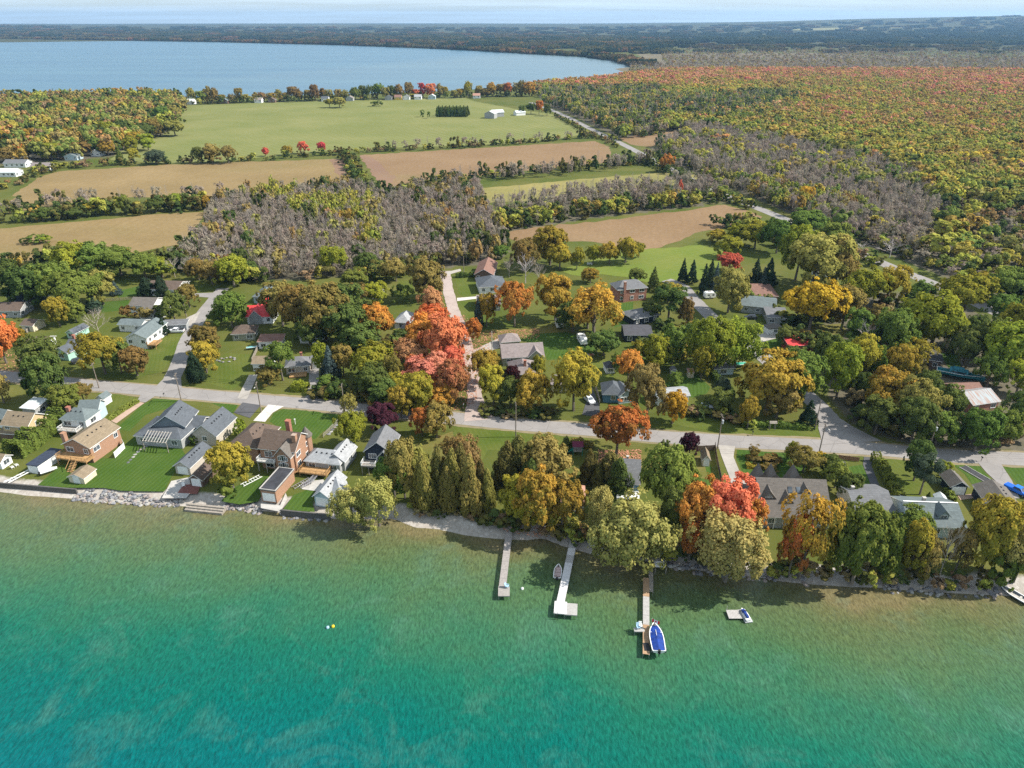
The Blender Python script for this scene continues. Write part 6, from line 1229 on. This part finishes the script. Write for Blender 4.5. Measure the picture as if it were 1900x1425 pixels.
# shore boxes by the willow
house('white lakeside storage box beside the big willow trunk', 'box', [((1092,1000),(1110,1001),2.2,1.6,'flat',0,{'win':'','o':.08})], 'white', 'tar', name='storage_box'); house('turquoise storage box under the big willow by the shore', 'box', [((1224,1015),(1237,1016),2.0,1.5,'flat',0,{'win':'','o':.08})], 'mint', 'teal', name='storage_box')
lift = thing('boat_rack', 'wooden boat rack with white panels at the foot of the jetty', 'rack', G(1223,1056,0)); 
for sx in (-1.1, 1.1):
    for sy in (-1.2, 1.2): MB().bar((sx,sy,-1.4),(sx,sy,1.3),.16).build('post', GREYWOOD, lift)
    MB().bar((sx,-1.5,1.2),(sx,1.5,1.2),.16).build('rail', GREYWOOD, lift)
for sx in (-.52, .52): MB().box(sx-.48,-.9,1.3,sx+.48,.9,1.36).build('panel', WHITE, lift)

# --- utility poles, wires, lamps
def pole(label, x, yb, h, arm=True, lamp=False, can=False, mat=POLEWOOD):
    p = G(x, yb); r_ = thing('utility_pole', label, 'pole', p, R(5)); MB().bar((0,0,-.3),(0,0,h),.34,n=8,taper=.65).build('shaft', mat, r_)
    if arm:
        MB().bar((0,-1.1,h-.5),(0,1.1,h-.5),.12).build('crossarm', mat, r_)
        for y in (-1, 0, 1): MB().bar((0,y,h-.45),(0,y,h-.2),.1,n=6).build('insulator', CONC, r_)
    if can: MB().bar((.3,0,h-2.6),(.3,0,h-1.6),.55,n=10).build('transformer', plain('transformer_grey', (.5,.53,.55), .5), r_)
    if lamp: MB().bar((0,0,h-1.2),(0,-1.8,h-.7),.07,n=6).build('lamp_arm', CHROME, r_); MB().box(-.13,-2.4,h-.78,.13,-1.7,h-.64).build('lamp_head', CONC, r_)
    return p + Vector((0,0,h - .25))
road_poles = [pole('leaning utility pole beside the road at the far left', 53, 709, 8.2), pole('utility pole on the verge near the big rusty bush', 184, 720, 8.4), pole('street-lamp pole at the corner of the left side road', 337, 745, 9.2, True, True), pole('utility pole with white lamp beside the pale concrete drive', 485, 765, 9.6, True, True), pole('thin utility pole by the stump path', 640, 766, 9.2), pole('tall wooden utility pole on the grass below the gravel lane', 957, 811, 10.4), pole('utility pole with transformer at the curved gravel drive', 1331, 833, 10.2, True, False, True), pole('street-lamp pole opposite the right side road', 1519, 843, 9.2, True, True), pole('utility pole with large transformer behind the dark garden tree', 1722, 839, 9.0, True, False, True)]
pole('short pole at the bend of the right side road', 1512, 795, 8.5, False); pole('pale pole beside the pale drive north of the road', 672, 722, 8, False, False, False, GREYWOOD); pole('pole beside the gravel lane by the pink maple', 820, 551, 7.5, True); pole('reddish tall pole at the end of the gravel lane', 861, 513, 9, False); pole('pale pole at the gravel drive by the lane', 913, 653, 7.5, False, False, False, BIRCH); pole('pole at the corner drive of the left side road', 346, 588, 8.5, True)
wp = [G(-260,690) + Vector((0,0,8))] + road_poles + [G(2050,850) + Vector((0,0,8.5))]
for k in range(len(wp) - 1):
    mb = MB()
    for off in (-1, 0, 1):
        a, b = wp[k] + Vector((0,off,0)), wp[k+1] + Vector((0,off,0)); pr = a
        for j in range(1, 13): t = j/12; q = a.lerp(b, t) - Vector((0,0,1.2*4*t*(1-t)*((b-a).length/60)**.6)); mb.bar(pr, q, .06, n=3); pr = q
    tag(mb.build('power_line', DARKM), f'thin sagging power lines, {nth(k + 1)} span from the left along the shore road', 'power line', 'power lines along the shore road')

# --- fences, hedges, walls, rocks
def fence(label, pts, h, mat, post=2.0, board=.16, name='board_fence', gap=.02, solid=True):
    Q = [G(*p) for p in pts]; root = thing(name, label, 'fence', Q[0])
    for a, b in zip(Q[:-1], Q[1:]):
        L_ = (b-a).length; d = (b-a)/L_; n = max(1, int(L_/post)); ang = math.atan2(d.y, d.x)
        for i in range(n):
            c = a + d*(L_*i/n) - Q[0]; l = L_/n; MB().box(-.06,-.06,-.2,.06,.06,h+.1).build('post', mat, root, c, ang); mb = MB()
            if solid:
                k = max(2, int(l/board))
                for j in range(k): x = .06 + (l-.12)*j/k; mb.box(x, -.02, .06, x + (l-.12)/k - gap, .02, h + random.uniform(-.01,.01))
            else:
                for z in (.35, .75, 1.1): mb.box(.06,-.03,z-.06,l-.06,.03,z+.06)
            mb.build('panel', mat, root, c, ang)
fence('tall dark board fence along the gravel drive beside the barn-style shed', [(1326,832),(1328,850),(1334,880),(1338,898)], 1.8, plain('dark_fence', (.14,.105,.08), .85, 0, .3)); fence('brown board fence behind the barn-style shed', [(1292,838),(1326,836)], 1.7, plain('brown_fence', (.17,.12,.09), .85, 0, .3))
fence('low red-brown brick-coloured fence by the white playhouse', [(1555,852),(1594,857)], 1.3, plain('redwood_fence', (.26,.13,.09), .85, 0, .3)); fence('white vinyl enclosure beside the brick house wall', [(214,850),(232,832),(228,824)], 1.7, WHITE); fence('weathered fence along the asphalt drive by the white car', [(1102,716),(1110,738),(1113,754)], 1.7, GREYWOOD)
fence('pale picket fence in the garden of the cream shed', [(50,618),(66,608)], 1.5, GREYWOOD); fence('dark fence behind the white-gabled bungalow', [(185,560),(262,556)], 1.4, GREYWOOD, 2.5, .2, 'rail_fence', .05, False); fence('white fence along the narrow garden of the brown-roofed sheds', [(468,672),(478,650),(480,640)], 1.5, GREYWOOD)
fence('long fence with sawn logs between the two lawns', [(600,812),(622,790),(640,772)], .8, GREYWOOD, 2.2, .2, 'rail_fence', .05, False)
def hedge(label, pts, w, h, col, dens=26, name='hedge', rnd=.25):
    Q = [G(*p) for p in pts]; root = Q[0]; r = np.random.default_rng(abs(hash(label)) % 1000 if False else len(label)); V = []; T = []
    for a, b in zip(Q[:-1], Q[1:]):
        d = b - a; L_ = d.length; d.normalize(); n = Vector((-d.y, d.x, 0)); k = int(L_ * (2*h + w) * dens)
        s = r.uniform(0, L_, k); q = r.uniform(0, 2*h + w, k); lump = .86 + .18*np.sin(s*1.3 + len(label)) + .1*np.sin(s*3.1)
        off = np.where(q < h, -w/2, np.where(q > h + w, w/2, q - h - w/2)) * (lump*.5 + .5) + r.normal(0, .07, k); z = np.where(q < h, q, np.where(q > h + w, 2*h + w - q, h)) * lump + r.normal(0, .07, k)
        rr = np.clip((z - h*.75)/(h*.25), 0, 1); off *= 1 - rnd*rr*(np.abs(off)/(w/2))
        c = np.stack([a.x - root.x + d.x*s + n.x*off, a.y - root.y + d.y*s + n.y*off, np.maximum(z, .05)], -1)
        nn = np.stack([np.where(q < h, -1, np.where(q > h + w, 1, 0))*n.x, np.where(q < h, -1, np.where(q > h + w, 1, 0))*n.y, np.where((q >= h) & (q <= h + w), 1., .2)], -1); nn = unit(nn + r.normal(size=(k,3))*.45)
        V.append(leaf_quads(r, c, nn, .34)); T.append(np.repeat(np.clip(.5*lump - .1 + r.uniform(0, .5, k), 0, 1), 4))
    me = fast_mesh(name, np.concatenate(V), 4, [LEAF[col]], {'tone': np.concatenate(T)}); return tag(mk(name, me, None, root), label, 'hedge')
hedge('tall bushy cedar hedge beside the yellow house and carport', [(28,850),(62,826),(92,802),(110,786)], 5.0, 4.6, 'green', 30); hedge('tall long hedge along the hedged lawn right of the bungalow', [(1622,854),(1640,880),(1655,912),(1668,935)], 2.2, 2.6, 'green'); hedge('low roadside hedge in front of the corner garden', [(1380,790),(1430,792),(1500,797)], 1.6, 1.6, 'green')
hedge('long dark hedge slanting behind the small white garage lawn', [(1300,680),(1330,708),(1358,738)], 2.0, 2.2, 'dark'); hedge('big clipped box hedge on the lawn by the bungalow', [(543,722),(572,724)], 3.4, 2.5, 'lime'); hedge('clipped hedge beside the patio of the navy garage', [(1754,912),(1768,932)], 1.4, 1.5, 'green')
hedge('leafy hedge along the pink paved path', [(196,785),(228,763),(256,746)], 1.3, 1.3, 'green'); hedge('rusty hedge beside the playground by the roadside maple', [(1058,826),(1100,832)], 1.6, 2.2, 'rust'); hedge('dark hedge by the white house on the gravel lane', [(846,515),(880,513)], 2.2, 2.0, 'dark'); hedge('flower bed with yellow and rusty plants on the curved drive lawn', [(1384,866),(1440,868)], 2.0, .8, 'gold'); hedge('dark flower bed behind the yellow and rusty plants', [(1384,852),(1450,856)], 1.6, 1.0, 'rust')
ROCKM = [plain('boulder_' + n_, c, .9, 0, .3, 1.5) for n_, c in (('grey', (.22,.22,.23)), ('pale', (.32,.31,.29)), ('dark', (.12,.12,.13)), ('pink', (.27,.23,.21)))]
def rockmesh(seed, mat):
    r = np.random.default_rng(seed); import bmesh
    bm = bmesh.new(); bmesh.ops.create_icosphere(bm, subdivisions=1, radius=1)
    for v in bm.verts: v.co *= r.uniform(.72, 1.15)
    for v in bm.verts: v.co.z *= .72
    me = bpy.data.meshes.new('boulder'); bm.to_mesh(me); bm.free(); me.materials.append(mat); return me
ROCKS = [rockmesh(i, ROCKM[i % 4]) for i in range(12)]
def revet(label, pts, n, spread, size):
    Q = smooth_line([G(x, y, .5) for x, y in pts], 6); root = thing('boulder_revetment', label, 'rocks', Q[0])
    for i in range(n):
        t = random.uniform(0, len(Q) - 1.001); a = Q[int(t)].lerp(Q[int(t)+1], t % 1); off = random.uniform(-spread, spread); p = a + Vector((random.uniform(-.2,.2), off, 0)); p.z = float(ground_z(np.array(p.x), np.array(p.y))) + .12
        o = mk('boulder', ROCKS[random.randrange(12)], root, p - Q[0], random.uniform(0, 6)); s = random.uniform(*size); o.scale = (s*random.uniform(.9,1.4), s, s)
revet('long bank of grey boulders below the striped lawn', [(140,917),(200,922),(270,927),(335,931)], 190, 1.9, (.3,.62)); revet('bank of grey boulders beside the stone steps', [(418,936),(450,939),(486,944)], 80, 1.4, (.3,.6)); revet('row of pale boulders below the white-doored boathouses', [(522,953),(550,956),(580,958),(608,962)], 52, .9, (.3,.6)); revet('dark boulder edging below the orange maples', [(1240,1042),(1300,1056),(1400,1066),(1500,1078)], 90, 1.2, (.3,.65)); revet('scattered shore stones at the right end of the beach', [(1640,1086),(1740,1092),(1860,1098)], 80, 1.6, (.25,.5))
def wallstrip(label, pts, h, t, mat, name='seawall', cat='wall'):
    Q = [G(*p) for p in pts]; mb = MB(); r0 = Q[0]
    for a, b in zip(Q[:-1], Q[1:]): a, b = a - r0, b - r0; mb.bar(a + Vector((0,0,h/2-1.0)), b + Vector((0,0,h/2-1.0)), t, h + 1.0)
    return tag(mb.build(name, mat, None, r0), label, cat)
wallstrip('dark timber seawall along the lawn at far left', [(-60,893),(0,898),(70,904),(142,910)], .9, .4, plain('dark_timber', (.10,.095,.09), .9, 0, .3)); wallstrip('dark retaining wall below the small green lakeside lawn', [(521,948),(548,951),(580,954),(612,957)], .9, .4, plain('dark_timber', (.10,.095,.09)))
st = thing('stone_steps', 'long concrete steps down to the water below the garden', 'steps', G(385,934))
for k in range(3): MB().box(-4.6, -1.0 - k*.62, -1.4, 4.6, -.42 - k*.62, -.05 - k*.3)  .build('step', GREYWOOD, st, (0, 0, 0), R(-9))
# boat rail, ladders, patio, playground, planter, canopy, mailboxes
br = thing('boat_ramp_rails', 'white metal boat rails sloping to the seawall at left', 'rails', G(36,886))
for k in (-.6, .6): MB().bar((k-1.6,-2.6,.3),(k+1.6,2.6,.6),.16).build('rail', WHITE, br)
for k in range(4): MB().bar((-1.6+k*.8-.8,-1.9+k*1.2,.38),(-1.6+k*.8+.9,-1.9+k*1.2,.38),.12).build('cross_tie', WHITE, br)
for (x, y, lab) in ((467,893,'white dock ladder sections laid on the lawn by the golden tree'), (560,898,'stack of grey metal dock frames beside the deck stairs')):
    r_ = thing('dock_frame', lab, 'dock frame', G(x, y), R(52)); L_ = 5.2
    for s in (-.6, .6): MB().bar((-L_/2,s,.25),(L_/2,s,.25),.12).build('rail', WHITE if x < 500 else CHROME, r_)
    for k in range(7): MB().bar((-L_/2+.4+k*.72,-.6,.3),(-L_/2+.4+k*.72,.6,.3),.1).build('rung', WHITE if x < 500 else CHROME, r_)
for k in range(7):
    r_ = thing('dock_frame', f'grey metal dock frame, {nth(k + 1)} from the bottom of the pile by deck stairs', 'dock frame', G(566 + k*3, 900 - k*1.5) + Vector((0,0,.1)), R(48 + k*5), 'pile of dock frames'); 
    for s in (-.5, .5): MB().bar((-1.8,s,.1+.1*k),(1.8,s,.4+.1*k),.09).build('rail', CHROME, r_)
    for j in range(4): MB().bar((-1.3+j*.85,-.5,.2+.1*k),(-1.3+j*.85,.5,.2+.1*k),.08).build('rung', CHROME, r_)
r_ = MB().prism([(p.x - G(350,908).x, p.y - G(350,908).y) for p in (G(330,915), G(340,900), G(374,898), G(366,917))], 0, .12); tag(r_.build('wooden_patio', plain('red_patio', (.19,.075,.06), .8, 0, .3), None, G(350,908)), 'dark red wooden patio in front of the brown-roofed boathouse', 'patio')
for q_, (x, y) in enumerate([(238,858),(242,853),(247,848),(251,843),(256,838),(261,834),(266,831),(272,828)]):
    o = mk('stepping_stone', ROCKS[(x*3) % 12], None, G(x, y) + Vector((0,0,-.02)), x); o.scale = (.6,.5,.18); tag(o, f'pale flat stepping stone, {nth(q_ + 1)} from the lake in the striped lawn path', 'stone', 'stepping stones on the striped lawn')
pg = thing('playset', 'green and maroon climbing frame beside the roadside hedge', 'playset', G(1071,842)); GP = plain('play_green', (.02,.22,.18), .5)
for sx in (-1.2, 1.2):
    for sy in (-1.1, 1.1): MB().bar((sx,sy,0),(sx,sy,2.9),.14).build('post', GP, pg)
MB().box(-1.2,-1.1,1.3,1.2,1.1,1.4).build('platform', GREYWOOD, pg); MB().add([(-1.4,-1.3,2.8),(1.4,-1.3,2.8),(1.4,1.3,2.8),(-1.4,1.3,2.8),(-1.4,0,3.8),(1.4,0,3.8)], [(0,1,5,4),(2,3,4,5),(0,4,3),(1,2,5)]).build('canopy', plain('maroon_canvas', (.14,.02,.05), .7), pg)
MB().add([(-1.2,-.5,1.4),(-1.2,.5,1.4),(-3.6,.5,.15),(-3.6,-.5,.15)], [(0,1,2,3)]).add([(-1.2,-.5,1.6),(-3.6,-.5,.35),(-3.6,-.55,.15),(-1.2,-.55,1.4)], [(0,1,2,3)]).add([(-1.2,.5,1.6),(-3.6,.5,.35),(-3.6,.55,.15),(-1.2,.55,1.4)], [(0,1,2,3)]).build('slide', GP, pg)
cn = thing('garden_canopy', 'white square garden canopy in the shade by the corner garden', 'canopy', G(1312,765))
for sx in (-1.4, 1.4):
    for sy in (-1.4, 1.4): MB().bar((sx,sy,0),(sx,sy,2.3),.08).build('leg', CHROME, cn)
MB().add([(-1.6,-1.6,2.3),(1.6,-1.6,2.3),(1.6,1.6,2.3),(-1.6,1.6,2.3),(0,0,2.9)], [(0,1,4),(1,2,4),(2,3,4),(3,0,4)]).build('roof_cover', plain('canvas_white', (.68,.74,.8), .6), cn)
for (x, y, w_, l_, c, lab) in [(1810,880,2.0,7.0,(.05,.05,.055),'dark rectangular planting bed on the right front lawn'), (1096,658,1.6,1.6,(.30,.12,.07),'small orange garden bed beside the mauve-roofed house')]:
    r_ = thing('planting_bed', lab, 'planting bed', G(x, y), R(22)); MB().box(-w_/2,-l_/2,0,w_/2,l_/2,.14).build('soil', plain('bed_' + lab[:5], c, .95, 0, .4), r_)
    for s in (-1, 1): MB().box(s*(w_/2+.06)-.06,-l_/2-.12,0,s*(w_/2+.06)+.06,l_/2+.12,.22).build('edging', CONC, r_)
for (x, y, lab) in [(548,787,'short white post on the striped front lawn'), (624,1000,None)]:
    if lab: p_ = thing('lawn_post', lab, 'post', G(x, y)); MB().bar((0,0,0),(0,0,1.5),.2,n=8).build('shaft', WHITE, p_); MB().box(-.18,-.18,1.5,.18,.18,1.62).build('cap', WHITE, p_)
for k, (x, y, lab) in enumerate([(305,737,'dark mailbox at the end of the pink paved path'), (1820,856,'dark mailbox at the asphalt drive near the right edge'), (860,757,'pale mailbox at the mouth of the gravel lane'), (1396,808,'small roadside sign on the verge opposite the curved drive')]):
    r_ = thing('mailbox', lab, 'mailbox', G(x, y)); MB().box(-.05,-.05,0,.05,.05,1.1).build('post', GREYWOOD, r_); mb = MB(); loft(mb, [[(-.12,s,1.1),(.12,s,1.1),(.12,s,1.3),(0,s,1.42),(-.12,s,1.3)] for s in (-.28,.28)]); mb.build('box', DARKM if k != 2 else WHITE, r_)
ws = thing('garden_arch', 'wooden arch with little roof in the roadside hedge', 'arch', G(1432,797))
for sx in (-.7, .7):
    for sy in (-.35, .35): MB().bar((sx,sy,0),(sx,sy,2.2),.14).build('post', GREYWOOD, ws)
MB().add([(-1,-.6,2.2),(1,-.6,2.2),(1,.6,2.2),(-1,.6,2.2),(-1,0,2.7),(1,0,2.7)], [(0,1,5,4),(2,3,4,5),(0,4,3),(1,2,5)]).build('arch_roof', GREYWOOD, ws)
for (x, y, w_, lab) in [(1094,491,3.0,'white picnic shelter frame on the pasture'), (420,668,2.2,'ring of stones around the fire pit on the left corner lawn')]:
    if 'ring' in lab:
        r_ = thing('fire_pit', lab, 'fire pit', G(x, y))
        for k in range(16): o = mk('stone', ROCKS[k % 12], r_, (2.4*math.cos(k*.4)+random.uniform(-.8,.8), 1.6*math.sin(k*.4)+random.uniform(-.6,.6), .15), k); o.scale = (.5,.4,.35)
    else: r_ = thing('picnic_table', 'white picnic table standing on the green pasture', 'picnic table', G(x, y)); MB().box(-1.2,-.5,.7,1.2,.5,.76).build('table_top', WHITE, r_); [MB().box(-1.2,s-.15,.4,1.2,s+.15,.45).build('bench_seat', WHITE, r_) for s in (-.9,.9)]; [MB().bar((s,-.9,0),(s,.9,.0+.7),.1).bar((s,.9,0),(s,-.9,.7),.1).build('leg_frame', WHITE, r_) for s in (-.9,.9)]
for k in range(9): o = mk('stump', ROCKS[k % 12], None, G(610 + k*3.6, 806 - k*4.2), k); o.scale = (.7,.6,.5); tag(o, f'sawn log chunk, {nth(k + 1)} from the lake side in the row between lawns', 'log', 'row of log chunks between the lawns')
# ------------------------------------------------------------ labels of the single trees
def label_trees():
    marks = []
    for lab, (root, inf) in BUILD.items():
        q = PX(*root.location); marks.append((q[0], q[1], lab))
    short = {'tan-roofed yellow house behind the long clipped hedge': 'the tan-roofed yellow house', 'teal hip-roofed cottage with white side wall and front balcony': 'the teal-roofed cottage', 'two-storey brick house with long tan roof and wooden deck': 'the brick house with wooden deck', 'dark grey-roofed lakefront house with gabled upper floor and pergola': 'the pergola house', 'large brown-roofed brick house with tall front gable window': 'the big brown brick house', 'pale grey hip-roofed bungalow with timber deck stairs': 'the pale grey bungalow', 'pale grey double-gabled boathouse beside the overhanging willow': 'the double-gabled boathouse', 'navy-sided lake house with grey gable roof and white balcony': 'the navy lake house', 'flat tar-roofed brick boathouse with white garage door': 'the flat-roofed boathouse', 'rust-pink hip-roofed cottage hidden behind the golden shoreline trees': 'the rust-pink roof', 'grey-roofed cottage with yellow posts and white deck between shoreline trees': 'the yellow-post cottage', 'big taupe-roofed house with many steep dormers': 'the many-dormered house', 'long slate-roofed bungalow beside the tall clipped hedge': 'the long slate-roofed bungalow', 'blue-grey roofed cottage with white ridge and small dormer': 'the white-ridged cottage', 'navy garage with brown gable roof and white double door': 'the navy garage', 'brown gable-roofed bungalow by the blue pickup': "the blue pickup's bungalow", 'mint green cottage with two gables behind the dark tree': 'the mint green cottage', 'low brown-roofed bungalow behind the orange tree at far left': 'the far-left brown bungalow', 'navy A-frame house with white windows under big green trees': 'the navy A-frame', 'long brown-roofed white house at the head of the left road': 'the house heading the left road', 'white-gabled bungalow with taupe roof behind a shrub row': 'the white-gabled bungalow', 'white split-level house with teal-grey roof and wooden porch': 'the white split-level house', 'white cottage with bright red cross-gabled metal roof': 'the bright red roof', 'dark brown hip-roofed cottage with sage walls below the red roof': 'the sage-walled cottage', 'grey hip-roofed bungalow with round deck and attached garage': 'the grey bungalow with garage', 'pale grey hip-roofed cottage left of the orange maples': 'the pale hip-roofed cottage', 'brown-roofed house at the end of the gravel lane': 'the lane-end house', 'white house with slate hip roof and flower beds by the lane': 'the white slate-roofed house', 'small hip-roofed detached garage at the gravel drive': 'the detached garage', 'long mauve-roofed grey house with front gable': 'the mauve-roofed house', 'brown hip-roofed house with brick chimney half hidden by trees': 'the half-hidden brown house', 'blue clapboard cottage with white sunroom windows': 'the blue cottage', 'pale flat-roofed bungalow behind the bright yellow tree': 'the pale flat bungalow', 'two-storey red brick house with grey hip roof': 'the red brick house', 'grey low hip-roofed bungalow right of the orange tree': 'the low grey bungalow', 'small white garage with grey roof beside the long green hedge': 'the small white garage', 'red-brown hip-roofed brick bungalow under the tall spruces': 'the red-brown bungalow', 'tiny whitewashed hut at the end of the shaded drive': 'the whitewashed hut', 'red metal-roofed shelter half under dark trees': 'the red metal shelter', 'barn with rust-streaked silver metal roof among trees': 'the rusty silver barn', 'pale-walled bungalow hidden behind the dark trees at right': 'the hidden pale bungalow', 'silver-roofed grey barn at the far edge of the hay field': 'the silver-roofed barn', 'roadside white house behind the lime trees by the country road': 'the roadside white house', 'low white building in deep shade under the big maples': 'the shaded white building', 'tan barn-style shed inside the fenced yard': 'the barn-style shed'}
    marks = [(x, y, short[l]) for x, y, l in marks if l in short] + [(345,630,'the left side road'), (840,560,'the gravel lane'), (1515,755,'the right side road'), (1660,498,'the country road bend'), (1190,430,'the near brown field'), (320,330,'the upper stubble field'), (190,440,'the lower stubble field'), (700,230,'the hay field'), (1130,492,'the green pasture'), (1060,1060,'the white dock'), (1360,860,'the curved gravel drive'), (1880,1100,'the beached grey boat')]
    by = {}
    for (root, x, yb, yt, w, kind, col, h) in TREES:
        if root.get('label'): continue
        yc = yb - (yb - yt) * .3
        m = min(marks, key=lambda q: (q[0]-x)**2 + ((q[1]-yc)*1.6)**2); dx, dy = x - m[0], yc - m[1]
        rel = ('right of ' if dx > 0 else 'left of ') if abs(dx) > abs(dy)*1.5 else ('in front of ' if dy > 0 else 'behind ')
        size = 'towering ' if h > 17 else 'small ' if h < 6 and kind != 'shrub' else ''
        cw = '' if kind in ('bare', 'pale') else COLWORD[col] + ' '
        by.setdefault(f'{size}{cw}{KINDWORD[kind]} {rel}{m[2]}', []).append((x, yb, root))
    ordw = ['first', 'second', 'third', 'fourth', 'fifth', 'sixth', 'seventh', 'eighth']
    for lab, L_ in by.items():
        if len(L_) == 1: L_[0][2]['label'] = lab; continue
        L_.sort(key=lambda t: t[0])
        for i, (x, yb, root) in enumerate(L_):
            root['label'] = (lab + (', the left one' if i == 0 else ', the right one')) if len(L_) == 2 else f'{lab}, {ordw[min(i, 7)]} from left'
            root['group'] = 'trees ' + lab.split(' tree ')[-1].split(' cedar ')[-1].split(' willow ')[-1]
label_trees()
for o in list(sc.objects):
    if o.parent is None and o.get('kind') == 'structure' and not o.get('label'):
        n_ = o.name.split('.')[0].replace('_', ' '); q = None
# ------------------------------------------------------------ haze
def build_haze():
    m, N, L, out = newmat('haze_air'); pv = N.new('ShaderNodeVolumePrincipled'); pv.inputs['Color'].default_value = (.36, .64, 1.0, 1); pv.inputs['Density'].default_value = 5e-5; pv.inputs['Anisotropy'].default_value = .2
    L.new(pv.outputs[0], out.inputs['Volume'])
    o = MB().box(-24000, -1200, -6, 24000, 23000, 330).build('haze', m); o['kind'] = 'stuff'; o['label'] = 'pale blue haze in the air over the far country'
build_haze()
